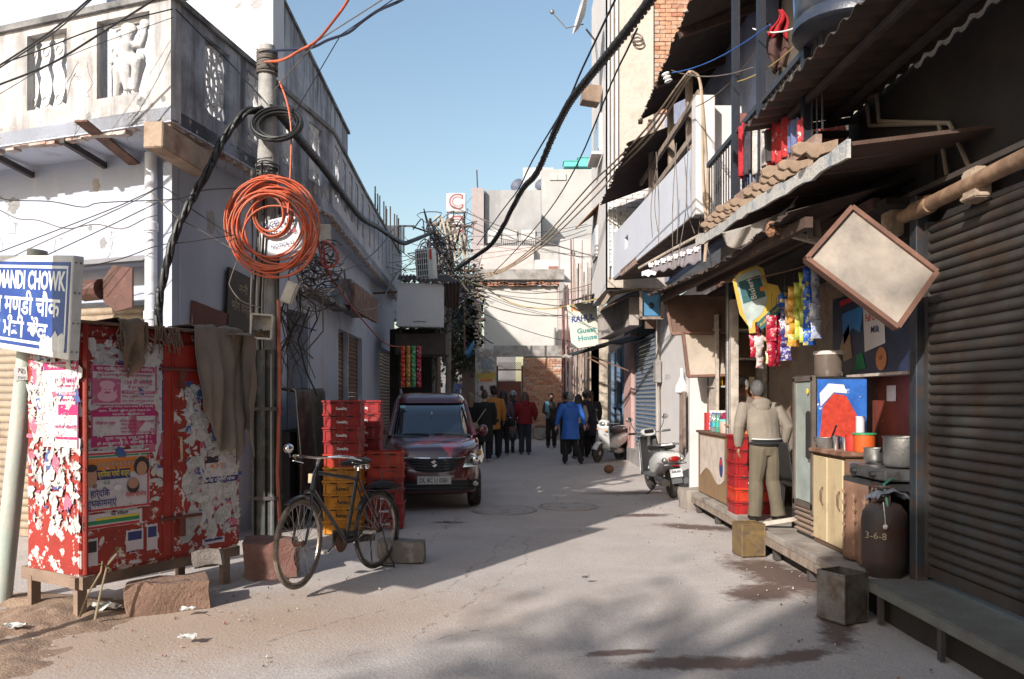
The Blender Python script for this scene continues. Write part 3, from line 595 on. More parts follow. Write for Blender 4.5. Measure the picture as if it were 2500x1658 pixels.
for k, (zx, zy) in enumerate(((2030, 75), (1850, 215), (1740, 275), (1640, 345), (1575, 405), (1500, 450), (1385, 540), (1310, 580), (1250, 595), (1200, 645), (1150, 685), (1090, 735))):
 c = onx(1440 + zx / 3.647, 350 + zy / 3.647, 2.14); t = rr.uniform(.9, 1.15) * (1.1 if k < 3 else .85)
 prof = [(0, .035), (-.12, .045), (-.16, .02), (-.15, -.02), (-.11, -.035), (-.08, -.015), (-.05, -.045), (-.015, -.05), (.0, -.03), (.1, .0), (.1, .06)]
 MB().prism([(x * t, y * t) for x, y in prof], c, (1, 0, 0), (0, 0, 1), .055).build('eave_bracket', M('tan_carved_wood', (.29, .205, .145), .85, var=.25, scale=8, bump=.3, grime=(.24, .16, .11), gamt=.4, gscale=12), rb, bevel=.005)
for k in range(9):
 a, b = f0_.lerp(f1_, k / 9), f0_.lerp(f1_, (k + .94) / 9); mb = MB(); h_ = V3((1.0, 0, .14 + .01 * (k % 2)))
 mb.add([a + V3((.02, 0, .02)), b + V3((.02, 0, .02)), b + h_, a + h_] + [q + V3((0, 0, .025)) for q in (a + V3((.02, 0, .02)), b + V3((.02, 0, .02)), b + h_, a + h_)], [(0, 1, 2, 3), (7, 6, 5, 4), (0, 4, 5, 1), (2, 6, 7, 3), (1, 5, 6, 2), (0, 3, 7, 4)]); mb.build('eave_plank', PLANK, rb)
MB().box((2.75, 8.05, 3.5), (.92, 3.1, .05)).build('balcony_floor', PLANK, rb)
A0, A1, A2, A3 = V3((2.02, 6.95, 3.88)), V3((2.2, -3.0, 3.88)), V3((3.0, -3.0, 4.02)), V3((2.97, 6.95, 4.02))
mb = MB(); k = 52
def awn(s, t):
 i = round(s * k * 4); w = (0, .02, .02, 0)[i % 4]; return A0.lerp(A1, s).lerp(A3.lerp(A2, s), t) + V3((0, 0, w * 1.6))
mb.grid(awn, k * 4, 2, .004); mb.build('awning_sheet', GALV, rb, fix=False)
for t in (.28, .75): MB().bar(A0.lerp(A3, t) + V3((0, 0, -.05)), A1.lerp(A2, t) + V3((0, 0, -.05)), .04, .05).build('awning_rail', M('dark_iron', (.06, .05, .05)), rb)
e0 = at(1880, 324, 6.85)
for a, b in (((1878, 322), (2118, 290)), ((1870, 335), (2070, 327)), ((1886, 366), (1928, 335))): MB().bar(at(*a, 6.9), at(*b, 6.9), .05, .05).build('awning_bracket', M('dark_iron', (.06, .05, .05)), rb)
MB().bar(at(1876, 318, 6.9), at(1880, 395, 6.9), .06, .06).build('awning_bracket', M('dark_iron', (.06, .05, .05)), rb)
r0, r1 = onx(1730, 400, 2.32), onx(1985, 178, 2.32); r1.z = r0.z; r1 = V3((2.32, 5.9, r0.z)); r0.z = 4.3; r1.z = 4.3
MB().bar(r0, r1, .05, .05).build('hand_rail', STEELB, rb)
BLK = M('black_rod', (.045, .045, .05), .5, metal=.3, var=.1)
rod = None
for i in range(34):
 p = r0.lerp(r1, (i + .5) / 34)
 if rod is None: o = MB().tube([(0, 0, 3.56), (0, 0, 4.29)], .008, 5).build('railing_rod', BLK, rb); rod = o.data
 else: o = link('railing_rod', rod, rb)
 o.location = V3((p.x, p.y, 0)) + o.location
for (x0, y0, x1, y1) in ((1762, 20, 1796, 480), (1838, 0, 1858, 300), (1967, 0, 1969, 165)):
 a = onx(x0, y0, 2.3); b = onx(x1, y1, 2.3); m_ = (a + b) / 2; dv = (a - b); MB().bar(V3((2.3, b.y, 3.5)), V3((2.3, b.y, 6.2)), .07, .07).build('balcony_post', M('blue_black_paint', (.02, .023, .034), .45, var=.2, metal=.2), rb)
mb = MB(); corrug(mb, (2.05, 5.4, 6.25), (2.1, 13.0, 6.1), (3.35, 13.0, 6.7), (3.35, 5.4, 6.75), 60, .02, rag=.02, seed=9); mb.build('balcony_roof', TIN, rb, smooth=60, fix=False)
for y in (6.5, 8.2, 10.0, 11.6): MB().bar((2.1, y, 6.12), (3.3, y, 6.55), .07, .09).build('rafter', PLANK, rb)
# white balcony house beyond
wb = thing('white_balcony_house', 'white parapet balcony house in the middle of the right side', 'building', (2.8, 13, 0))
pa, pb = V3((2.32, 10.25)), V3((2.0, 15.7))
mb = MB(); mb.wall(pa, pb, 3.9, 4.79, .12, [(4.05, 4.35, 4.28, 4.5)], out=(-1, 0)); mb.build('parapet', WHITEB, wb, bevel=.0)
mb = MB(); mb.box((2.43, 10.12, 4.62), (.24, .24, 1.5)); mb.box((2.75, 10.3, 4.6), (.42, .1, 1.46)); mb.build('privacy_wall', WHITE, wb, bevel=.008)
for k in range(8):
 a, b = pa.lerp(pb, k / 8), pa.lerp(pb, (k + .94) / 8); mb = MB(); mb.add([(a.x, a.y, 3.88), (b.x, b.y, 3.88), (3.1, b.y, 3.95), (3.1, a.y, 3.95), (a.x, a.y, 3.905), (b.x, b.y, 3.905), (3.1, b.y, 3.975), (3.1, a.y, 3.975)], [(0, 1, 2, 3), (7, 6, 5, 4), (0, 4, 5, 1), (2, 6, 7, 3), (1, 5, 6, 2), (0, 3, 7, 4)]); mb.build('floor_plank', PLANK, wb)
MB().bar((2.14, 13.6, 3.92), (2.06, 15.0, 3.92), .04, .12).build('edge_board', M('red_grey_wood', (.30, .19, .15)), wb)
MB().wall((3.1, 9.7), (3.1, 16.2), 3.9, 7.2, .15, out=(-1, 0)).build('rear_wall', M('blue_curtain_wall', (.30, .34, .48), .9, var=.25, scale=2, grime=(.2, .2, .24), gamt=.4), wb)
for px, y0, y1, Yd in ((1630, 195, 390, 11.3), (1590, 260, 470, 12.6), (1545, 300, 470, 13.6), (1556, 370, 540, 13.9)):
 a, b = at(px, y0, Yd) + V3((.3, 0, 0)), at(px + 6, y1, Yd) + V3((.3, 0, 0)); MB().bar((b.x, b.y, 3.95), (a.x, a.y, max(a.z, 5.6)), .09, .09).build('timber_post', WOODG, wb)
for Z in (5.1, 5.55): MB().bar((2.45, 10.4, Z), (2.36, 14.6, Z - .05), .05, .09).build('timber_rail', WOODG, wb)
mb = MB(); corrug(mb, (1.86, 12.6, 5.62), (1.78, 15.9, 5.42), (3.1, 15.9, 5.9), (3.1, 12.6, 6.1), 28, .018, rag=.03, seed=4); mb.build('lean_to_roof', TIN, wb, smooth=60, fix=False)
MB().wall((3.0, 12.9), (3.0, 16.25), 0, 3.4, .2, out=(-1, 0)).build('ground_wall', WHITE, wb)
MB().wall((2.56, 11.46), (2.86, 11.46), .2, 2.3, .06, out=(0, -1)).build('white_door_board', WHITE, wb)
MB().wall((2.98, 12.0), (2.98, 12.9), .0, 3.4, .2, out=(-1, 0)).build('ground_wall', WHITE, wb)
text('DISC 13', .13, M('pencil_grey', (.35, .33, .33), .9), wb, (2.985, 15.3, 1.98), (0, -1, 0), (0, 0, 1), name='wall_writing')
MB().box((3.2, 20.5, .16), (.55, 8.6, .34)).build('plinth', M('grey_plinth', (.3, .28, .27), .9, var=.2, grime=(.15, .13, .12)), wb)
shutter(wb, (3.0, 19.7), (3.0, 16.45), .33, 3.0, SHBL, .095, out=(-1, 0), inset=.06, mat2=SHBL2)
MB().box((3.05, 16.36, 1.8), (.16, .18, 3.0)).build('white_jamb', WHITE, wb); MB().box((3.05, 20.4, 1.75), (.2, 1.3, 2.9)).build('pink_pier', M('pink_paint', (.50, .30, .27), .85, var=.15, grime=(.3, .24, .22), gamt=.4), wb)
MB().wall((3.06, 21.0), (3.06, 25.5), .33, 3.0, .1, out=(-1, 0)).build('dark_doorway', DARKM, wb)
DF = M('blue_door_frame', (.10, .17, .27), .6, var=.2, grime=(.2, .2, .2), gamt=.35)
for y in (21.2, 22.3, 23.6): MB().box((2.98, y, 1.65), (.09, .12, 2.6)).build('door_frame', DF, wb)
MB().box((2.99, 22.4, 1.35), (.06, 2.5, .1)).build('door_rail', DF, wb)
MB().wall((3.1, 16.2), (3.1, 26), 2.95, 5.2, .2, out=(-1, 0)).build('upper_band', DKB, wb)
mb = MB(); mb.wall((2.6, 25.6), (3.2, 25.6), 0, 4.2, .5, out=(0, -1)); mb.wall((2.6, 25.6), (2.6, 31), 0, 4.2, .2, out=(-1, 0)); mb.build('stained_wall', M('stained_cream', (.55, .47, .38), .9, var=.15, scale=3, grime=(.2, .16, .12), gamt=.46, gscale=2.5, streak=(.16, .13, .1), samt=.4), wb)
tw = thing('cream_tower', 'tall cream plastered house rising behind the white balcony', 'building', (4, 17.5, 3.8))
TX, TY = 1.93, 16.1
mb = MB(); mb.wall((TX, TY), (2.86, TY), 3.8, 10.9, .3, [(.62, .72, 7.1, 7.2), (.82, .92, 7.1, 7.2)], out=(0, -1)); mb.build('front_wall', CREAM, tw)
mb = MB(); mb.wall((TX, TY + .002), (TX, 19.3), 3.8, 11, .3, [(1.0, 2.2, 6.9, 7.7)], out=(-1, 0)); mb.build('street_wall', WHITE, tw)
MB().wall((2.87, TY + .09), (5.5, TY + .09), 3.8, 11, .3, out=(0, -1)).build('mortar_bed', MORT, tw)
bricks(tw, (2.88, TY + .075, 7.35), (1, 0, 0), 1.12, 2.75, [BRK[1], BRK[2], BRK[0]], seed=4)
MB().wall((TX + .02, TY - .02), (2.86, TY - .02), 4.2, 6.0, .02, out=(0, -1)).build('white_mortar_bed', M('dirty_white_mortar', (.40, .38, .37), .95, bump=.4), tw)
bricks(tw, (TX + .03, TY - .035, 4.22), (1, 0, 0), .82, 1.75, [M('whitewashed_brick', (.62, .6, .58), .92, var=.1, scale=14, bump=.4, grime=(.3, .26, .25), gamt=.34, gscale=9)], seed=8, jit=.012)
for x in (TX + .02, TX + .1, TX + .19): MB().tube([(x, TY - .05, 4.0), (x, TY - .05, 10.9)], .018, 6).build('wall_pipe', M('white_pipe', (.7, .66, .62), .6), tw)
MB().box((TX - .02, 17.7, 7.3), (.06, 1.25, .85)).build('window_frame', WHITE, tw, bevel=.01); MB().box((TX - .055, 17.7, 7.3), (.02, 1.05, .68)).build('window_pane', M('grey_glass', (.35, .4, .43), .15, var=.05), tw)
MB().box((TX - .14, 17.3, 6.75), (.22, 1.0, .06)).build('window_sill', WHITE, tw)
MB().box((1.68, 17.0, 8.02), (.38, .35, .36), rot=Euler((0, .12, .1))).build('wall_box', M('weathered_ply', (.27, .19, .14), .85, var=.25, scale=6, grime=(.12, .09, .07)), tw, bevel=.008)
MB().box((TX - .02, 18.3, 5.1), (.05, .9, .7)).build('window_frame', WHITE, tw, bevel=.01); MB().box((TX - .05, 18.3, 5.1), (.02, .7, .55)).build('window_pane', M('grey_glass', (.35, .4, .43)), tw)
mb = MB(); aw = at(1405, 545, 18.2); corrug(mb, at(1404, 560, 18.3), at(1407, 556, 18.9), (TX, 18.9, 5.9), (TX, 17.6, 5.88), 8, .012, seed=2); mb.build('window_awning', M('rusty_orange', (.3, .16, .08), .8, var=.3, grime=(.14, .08, .06)), tw, fix=False)
BAM = M('grey_bamboo', (.42, .33, .27), .8, var=.3, scale=4, bump=.2, grime=(.2, .12, .1), gamt=.42, gscale=4)
BAMR = M('red_brown_pole', (.22, .09, .075), .8, var=.3, scale=4, grime=(.1, .05, .045))
for i in range(20):
 x = 1.66 + i * .052 + rnd(-.01, .01); y = 26.2 + rnd(-.5, .6) - i * .02; top = rnd(4.7, 7.2) if i > 4 else rnd(4.2, 5.6); o = MB().tube([(x + rnd(-.02, .02), y, 0), (x + rnd(-.03, .05), y + .15, top / 2), (x + rnd(-.04, .08), y + .3, top)], [.03, .027, .022], 7)
 one('bamboo_pole', o, BAMR if i < 6 else BAM, 'reddish pole among the left of the poles leaning by the guest house' if i < 6 else 'pale bamboo pole leaning upright beside the guest house', 'pole', 'poles stacked upright by the guest house', smooth=True)
ew = thing('brick_end_wall', 'brick wall with a red door closing the end of the lane', 'wall', (.2, 31, 0))
YE = 31.0; X_ = lambda px: (px - 1250) * YE / F; Zf = lambda py: H - (py - 974) * YE / F
mb = MB(); mb.wall((X_(1160), YE), (X_(1212), YE), 0, Zf(852), .6, [(.25, .62, Zf(900), Zf(877))], out=(0, -1)); mb.build('pier', M('peeling_pier', (.48, .45, .41), .92, var=.15, scale=3, peel=(.30, .25, .21), pamt=.46, pscale=2.4, grime=(.13, .11, .1), gamt=.38, gscale=1.8, bump=.4), ew)
MB().box(((X_(1160) + X_(1212)) / 2 + .02, YE - .01, Zf(888)), (.42, .03, .4)).build('grey_patch', M('cement_patch', (.25, .26, .27), .9, var=.3, scale=14, bump=.5), ew)
MB().box((X_(1187), YE - .012, Zf(918)), (.72, .02, .32)).build('yellow_notice', M('yellow_notice', (.50, .33, .06), .8, var=.2, peel=(.5, .45, .35), pamt=.4, pscale=9), ew); text('सूचना', .16, M('ink_blue', (.04, .06, .18), .7), ew, (X_(1187), YE - .024, Zf(910)), (1, 0, 0), (0, 0, 1))
m2 = MB().box((X_(1188), YE - .02, Zf(945)), (.62, .02, .62)).build('wall_poster', M('pale_poster', (.55, .45, .40), .7, var=.15, scale=7), ew)
mb = MB()
for dx in (-.18, .18): mb.ball((X_(1188) + dx, YE - .035, Zf(948)), (.075, .008, .11), 8, 6)
mb.build('portrait', M('dark_print', (.06, .04, .035), .7), m2); MB().box((X_(1188), YE - .034, Zf(928.5)), (.5, .006, .1)).build('poster_heading', M('poster_orange', (.6, .2, .06), .7), m2)
MB().bar((X_(1205), YE + .12, Zf(857)), (X_(1385), YE + .12, Zf(857)), .3, .42, up=(0, 0, 1)).build('lintel_beam', M('stained_concrete', (.32, .3, .28), .92, var=.2, scale=4, bump=.4, grime=(.14, .12, .11), gamt=.42, gscale=2.5), ew)
mb = MB(); mb.wall((X_(1278), YE + .05), (X_(1372), YE + .05), 0, Zf(868), .25, out=(0, -1)); mb.build('mortar_bed', MORT, ew)
bricks(ew, (X_(1277), YE + .035, .55), (1, 0, 0), X_(1371) - X_(1277), Zf(868) - .57, BRK, bl=.24, bh=.085, gap=.018, jit=.01, skip=.03, seed=11)
MB().box((X_(1325), YE - .06, .27), (X_(1385) - X_(1262), .2, .55)).build('plinth', M('grey_plinth', (.3, .28, .27)), ew)
dr = MB().box((X_(1244), YE + .1, 1.12), (X_(1273) - X_(1216), .06, 2.24)).build('door', M('red_brown_door', (.155, .04, .025), .6, var=.2, scale=2, grime=(.09, .03, .02)), ew); MB().box((X_(1252), YE + .05, 1.15), (.1, .03, .03)).build('bolt', M('grey_metal', (.2, .2, .2)), dr)
for x in (X_(1214), X_(1275)): MB().box((x, YE + .06, 1.4), (.07, .12, 2.9)).build('door_jamb', M('dark_jamb', (.09, .05, .04), .8), ew)
MB().box((X_(1244), YE + .06, Zf(903)), (X_(1275) - X_(1214), .09, .05)).build('transom', M('dark_jamb', (.09, .05, .04)), ew)
gx0, gx1, gz0, gz1 = X_(1216), X_(1273), Zf(901), Zf(884); mb = MB()
for i in range(-4, 14):
 for sg in (1, -1):
  xa = gx0 + i * (gx1 - gx0) / 10; xb = xa + sg * (gz1 - gz0)
  ta = max(0, (gx0 - xa) / (xb - xa)) if xb > xa else max(0, (gx1 - xa) / (xb - xa)); tb = min(1, (gx1 - xa) / (xb - xa)) if xb > xa else min(1, (gx0 - xa) / (xb - xa))
  if tb > ta: mb.bar((xa + (xb - xa) * ta, YE + .1, gz0 + (gz1 - gz0) * ta), (xa + (xb - xa) * tb, YE + .1, gz0 + (gz1 - gz0) * tb), .012, .012)
mb.build('door_grille', M('dark_iron', (.06, .05, .05)), ew, kind='stuff')
FARW = M('far_white', (.47, .455, .45), .9, var=.08, scale=.8, grime=(.38, .36, .36), gamt=.40, gscale=.7)
def block(name, label, px0, px1, py0, py1, Y, depth, mat, extra=None, cat='building', bevel=.02):
 a, b = at(px0, py1, Y), at(px1, py0, Y); t = thing(name, label, cat, ((a.x + b.x) / 2, Y, max(0, a.z)))
 mb = MB(); mb.box(((a.x + b.x) / 2, Y + depth / 2, (a.z + b.z) / 2), (b.x - a.x, depth, b.z - a.z)); mb.build('wall', mat, t, bevel=bevel); return t, a, b
CW = M('cream_render', (.50, .48, .45), .9, var=.06, scale=1.5, grime=(.42, .39, .35), gamt=.38, gscale=.9)
t, a, b = block('cream_house', 'broken edged cream wall of the house above the brick end wall', 1182, 1362, 698, 858, 32.6, 4, CW)
mb = MB(); rr = RR(12); s = 32.6 / F
for i in range(34): c = at(1166 + rr.uniform(-4, 12), 705 + i * 4.6, 32.55); mb.box(c, (rr.uniform(.15, .34), .2, .07), rot=Euler((0, rr.uniform(-.1, .1), 0)))
mb.build('broken_brick_edge', BRK[2], t, kind='stuff')
mb = MB()
for i in range(30): c = at(1180 + i * 6.2, 694 + rr.uniform(-3, 3), 32.5); mb.box(c, (rr.uniform(.12, .3), .3, .08), rot=Euler((0, rr.uniform(-.2, .2), 0)))
mb.build('broken_brick_top', BRK[0], t, kind='stuff')
MB().bar(at(1160, 674, 33), at(1376, 674, 33), .9, .42, up=(0, 0, 1)).build('cornice', M('stained_concrete', (.32, .3, .28)), t)
MB().wall((at(1362, 0, 32.5).x, 32.5), (at(1420, 0, 32.5).x, 32.5), 0, at(0, 690, 32.5).z, .3, out=(0, -1)).build('pink_wall', M('pale_pink', (.46, .39, .37), .9, var=.08, grime=(.5, .42, .4)), t)
MB().bar(at(1371, 690, 32.3), at(1372, 745, 32.3), .3, .2).build('corner_post', M('stained_concrete', (.32, .3, .28)), t)
t, a, b = block('pink_house', 'pale pink rendered house behind the cream wall', 1173, 1304, 600, 665, 38, 3, M('pale_pink', (.46, .39, .37)))
MB().wall((at(1304, 0, 38.5).x, 38.5), (at(1372, 0, 38.5).x, 38.5), at(0, 665, 38).z, at(0, 597, 38).z, .3, out=(0, -1)).build('grey_wall', M('grey_render', (.44, .42, .40), .9, var=.1, grime=(.3, .28, .27)), t)
t, a, b = block('white_terrace', 'low white terrace block with a small barred opening', 1305, 1404, 634, 664, 35, 2, FARW); MB().box(at(1356, 658, 34.98), (.6, .05, .28)).build('opening', M('dull_red', (.25, .12, .1), .8), t)
GREY = M('grey_cement_house', (.34, .335, .335), .92, var=.14, scale=.8, grime=(.235, .235, .24), gamt=.42, gscale=.5, streak=(.22, .22, .23), samt=.45, sscale=1.2)
t, a, b = block('grey_house', 'grey cement house with stained walls in the far middle', 1183, 1321, 464, 660, 46, 7, GREY)
MB().box((a.x - .38, 46.5, (a.z + b.z) / 2), (.7, 2, b.z - a.z)).build('chimney_strip', M('mauve_grey', (.32, .28, .28), .9, var=.08), t)
for px in (1205, 1245, 1290): MB().box(at(px, 578, 45.9), (.8, .1, .75)).build('window', FARW, t)
mb = MB()
for i in range(26): c = at(1195 + i * 4.6, 588, 45.6); mb.box(c, (.03, .03, .5))
mb.build('terrace_railing', FARW, t, kind='stuff')
MB().tube([at(1166, 463, 47), at(1164, 415, 47)], .04, 5).build('mast', M('dark_iron', (.06, .05, .05)), t)
t, a, b = block('tall_grey_house', 'tall grey cement house stepping up behind the grey house', 1323, 1475, 413, 660, 51, 6, M('grey_cement_house_b', (.40, .395, .385), .92, var=.12, scale=.8, grime=(.29, .29, .295), gamt=.4, gscale=.4))
for px in (1352, 1372): MB().box(at(px, 432, 50.95), (.5, .08, .4)).build('faded_mark', M('faded_print', (.42, .42, .41), .9), t)
t, a, b = block('white_stair_house', 'white rooftop stair house beside the turquoise tanks', 1277, 1352, 409, 520, 53, 4, FARW); MB().box(at(1300, 455, 52.95), (1.0, .1, .9)).build('shutter', M('grey_glass', (.35, .4, .43)), t)
t, a, b = block('low_white_house', 'white wall with a small square hole left of the tower', 1368, 1450, 583, 720, 33.5, 2, FARW); MB().box(at(1397, 617, 33.45), (.14, .1, .14)).build('hole', DARKM, t)
TURQ = M('turquoise_paint', (.10, .42, .40), .6, var=.12, scale=2)
for k, (x0, x1, y0) in enumerate(((1376, 1408, 400), (1410, 1446, 392))):
 a, b = at(x0, 413, 52), at(x1, y0, 52); mb = MB(); mb.box(((a.x + b.x) / 2, 52, (a.z + b.z) / 2), (b.x - a.x, 1.2, b.z - a.z)); mb.box(((a.x + b.x) / 2, 52, b.z + .02), (b.x - a.x + .1, 1.3, .05))
 one('roof_tank', mb, TURQ, ('turquoise roof tank with faded white letters', 'taller plain turquoise roof tank against the tower')[k], 'tank', 'turquoise tanks on the far roof', bevel=.01)
for k, px in enumerate((1262, 1320)): one('satellite_dish', MB().lathe(at(px, 452, 47) if k == 0 else at(px, 450, 52.5), [(.02, -.12), (.3, -.02), (.42, .06), (.40, .07), (.28, .0), (.02, -.1)], 12, ax=(-.5, -.7, .35)), M('dark_dish', (.08, .09, .13), .6), ('dark satellite dish on the edge of the grey house roof', 'small dish by the white stair house')[k], 'satellite dish')
# left row beyond the corner building, narrow passage
lr = thing('tin_front_shops', 'low dark shop row with a tin awning beyond the corner building', 'building', (-3.4, 24, 0))
MB().wall((-3.0, 21.3), (-3.3, 34), 0, 3.3, .3, out=(1, 0)).build('front_wall', M('dark_shop_front', (.10, .085, .075), .9, var=.3, scale=2, grime=(.05, .04, .035), gamt=.45), lr)
a, b = at(975, 683, 17.6), at(1125, 690, 17.2); mb = MB(); corrug(mb, at(1124, 690, 16.9), at(970, 684, 16.9), at(975, 672, 19.0), at(1092, 672, 19.2), 14, .02, seed=6)
mb.build('awning_sheet', TIN, lr, smooth=60, fix=False); mb = MB(); corrug(mb, at(1078, 692, 17.0), at(1124, 690, 16.9), at(1120, 756, 17.3), at(1085, 748, 17.3), 5, .015, seed=7); mb.build('awning_flap', TIN, lr, smooth=60, fix=False)
MB().box(at(1025, 830, 17.9) + V3((-.1, .4, 0)), (1.1, .7, .5)).build('counter_box', DKB, lr)
MB().wall((-2.9, 18.9), (-1.9, 18.9), .0, 3.2, .1, out=(0, -1)).build('stall_back', DKB, lr)
for px in (978, 1065): q = at(px, 800, 17.8); MB().bar((q.x, q.y, 0), (q.x, q.y, 3.6), .06, .06).build('stall_post', PLANK, lr)
MB().box((-2.0, 17.9, 2.75), (1.1, 1.0, .45)).build('stall_fascia', M('dark_brown_board', (.06, .045, .04), .85, var=.3), lr)
sb = thing('sign_box', 'blank white sign box hanging out over the left shops', 'sign', at(1027, 745, 17)); c = at(1027, 746, 17.1); MB().box(c, (1.0, .22, .93), rot=Euler((0, .02, .04))).build('box', M('plain_sign_white', (.50, .50, .51), .6, var=.06, scale=2, grime=(.4, .38, .36), gamt=.32, gscale=2), sb, bevel=.012); MB().tube([c + V3((-.15, -.115, -.36)), c + V3((.0, -.115, -.35)), c + V3((.12, -.115, -.365))], .008, 4).build('rust_mark', RUST, sb)
MB().bar(c + V3((-.5, .1, .3)), c + V3((-1.1, .3, .3)), .04, .04).build('arm', RUST, sb)
ac = thing('air_conditioner', 'pale outdoor air conditioner unit standing on the left tin awning', 'air conditioner', at(1036, 684, 17.6), world=False); ac.rotation_euler = (0, -.06, -.25); ACM = M('ac_white', (.52, .52, .50), .5, var=.1, grime=(.4, .36, .32), gamt=.36, gscale=8)
MB().box((0, .18, .36), (.40, .3, .70)).build('case', ACM, ac, bevel=.012); MB().box((-.03, .025, .36), (.25, .02, .6)).build('fan_recess', DARKM, ac)
for i in range(5): MB().box((-.03, .012, .1 + .128 * i), (.26, .014, .018)).build('grille_bar', ACM, ac)
for i in range(6): MB().box((-.15 + .05 * i, .008, .36), (.014, .014, .6)).build('grille_bar', ACM, ac)
MB().box((.17, .02, .56), (.04, .03, .22)).build('red_flag', M('red_plastic', (.45, .03, .02), .5), ac)
bh = thing('lane_shade_block', 'tall hidden block added behind the corner building to shade the lane end', 'building', (-9, 22, 0)); MB().box((-9.5, 22, 5.6), (5, 16.5, 11.2)).build('wall', PW, bh)  # added hidden block, sized to shade the far end of the lane
pe = thing('passage_house', 'dark house with a blue gate at the end of the narrow passage', 'building', (-3, 44, 0)); MB().wall((-6, 44), (0.2, 44), 0, 4.6, .4, out=(0, -1)).build('front_wall', M('dark_far_wall', (.16, .15, .15), .9, var=.3, scale=.8), pe); MB().box((-2.4, 43.9, 1.2), (2.6, .1, 2.4)).build('gate', M('dark_blue_gate', (.015, .03, .11), .6, var=.2), pe)
MB().box((-4.2, 46, 3.0), (3, 3, 6)).build('upper_block', FARW, pe)
tw2 = thing('ruined_brick_house', 'broken brick house edge with small tiled canopies left of the cream wall', 'building', at(1150, 900, 33.4)); MB().wall((at(1128, 0, 34).x, 34), (at(1168, 0, 34).x, 34), 0, at(0, 692, 34).z, .8, out=(0, -1)).build('wall', M('pink_brick_wall', (.42, .27, .23), .92, var=.2, scale=2, grime=(.3, .25, .22), bump=.5, gscale=3), tw2)
for py in (705, 733): MB().bar(at(1126, py, 33.5), at(1164, py - 3, 33.5), .6, .1, up=(0, 0, 1)).build('canopy', RUST, tw2)
for py in (750, 790): MB().box(at(1152, py, 33.95), (.3, .1, .55)).build('window', M('grey_glass', (.35, .4, .43)), tw2)
bt = at(1128, 850, 33); one('blue_tarpaulin', MB().grid(lambda s, t: at(1136 + 22 * s, 838 + 32 * t + 5 * sin(s * 5), 32.4 + .2 * sin(t * 6 + s * 4)), 8, 8, .01), M('tarp_blue', (.07, .20, .36), .6, var=.25, scale=4), 'blue tarpaulin sheet hanging beside the end wall pier', 'tarpaulin', smooth='all')
# helpers for rounded bodies
def loft(mb, secs, n=16, ax='z', cap=True, ex=2.0):
 """secs: (x, y, z, r1, r2[, exponent]); sections lie across axis ax"""
 vs = []
 for s in secs:
  e = s[5] if len(s) > 5 else ex
  for k in range(n):
   a = 2 * pi * k / n; c, d = cos(a), sin(a)
   u = math.copysign(abs(c) ** (2 / e), c) * s[3]; v = math.copysign(abs(d) ** (2 / e), d) * s[4]
   vs.append((s[0] + u, s[1] + v, s[2]) if ax == 'z' else (s[0] + u, s[1], s[2] + v) if ax == 'y' else (s[0], s[1] + u, s[2] + v))
 fs = [(i * n + k, i * n + (k + 1) % n, (i + 1) * n + (k + 1) % n, (i + 1) * n + k) for i in range(len(secs) - 1) for k in range(n)]
 if cap: fs += [tuple(range(n - 1, -1, -1)), tuple((len(secs) - 1) * n + k for k in range(n))]
 return mb.add(vs, fs)
BLACKP = M('black_plastic', (.018, .018, .019), .5, var=.2, bump=.05); RUB = M('tyre_rubber', (.035, .032, .03), .85, var=.25, scale=9, bump=.3, grime=(.14, .115, .095), gamt=.40, gscale=7, local=True)
CHR = M('chrome', (.75, .75, .76), .12, metal=1, var=.05, bump=0, fine=.01); ALU = M('dull_aluminium', (.48, .47, .45), .38, metal=.85, var=.15, scale=7, fine=.04)
WPL = flat('white_print', (.78, .78, .77), .6); BPL = flat('black_print', (.02, .02, .022), .6)
# unseen sheet screen added to shade the road; street trees behind the camera
def uv_(u, v): return V3((.85 * u + .53 * v, -.53 * u + .85 * v)) / (.85 ** 2 + .53 ** 2)
hd = thing('shade_blocker', 'unseen sheet metal screen added off frame to shade the road', 'shade_blocker', (*uv_(-4.9, 1.2), 0))
a, b, c = uv_(-5.42, 1.25), uv_(-4.82, 1.25), uv_(-4.12, 1.25); c2 = uv_(-4.38, 1.25)
MB().wall(a, b, 2.35, 6.1, .04).build('sheet', GALV, hd); MB().wall(b, c2, 1.85, 6.1, .04).build('sheet', GALV, hd); MB().wall(c2, c, 2.05, 3.95, .04).build('sheet', GALV, hd); MB().wall(uv_(-6.1, 1.25), a, 3.5, 5.9, .04).build('sheet', GALV, hd); MB().wall(uv_(-6.58, 1.25), uv_(-6.1, 1.25), 3.5, 5.3, .04).build('sheet', GALV, hd)
for q in (uv_(-5.47, 1.22),): MB().bar((q.x, q.y, 0), (q.x, q.y, 6.0), .07, .07).build('post', RUST, hd)
LEAF = M('leaf_green', (.075, .105, .045), .7, var=.4, scale=1.2, bump=0, fine=0.); LEAF2 = M('leaf_dusty', (.15, .15, .095), .75, var=.35, scale=1.2, bump=0, fine=0.)
BARK = M('bark', (.13, .10, .08), .95, var=.3, scale=7, bump=.7, bscale=25)
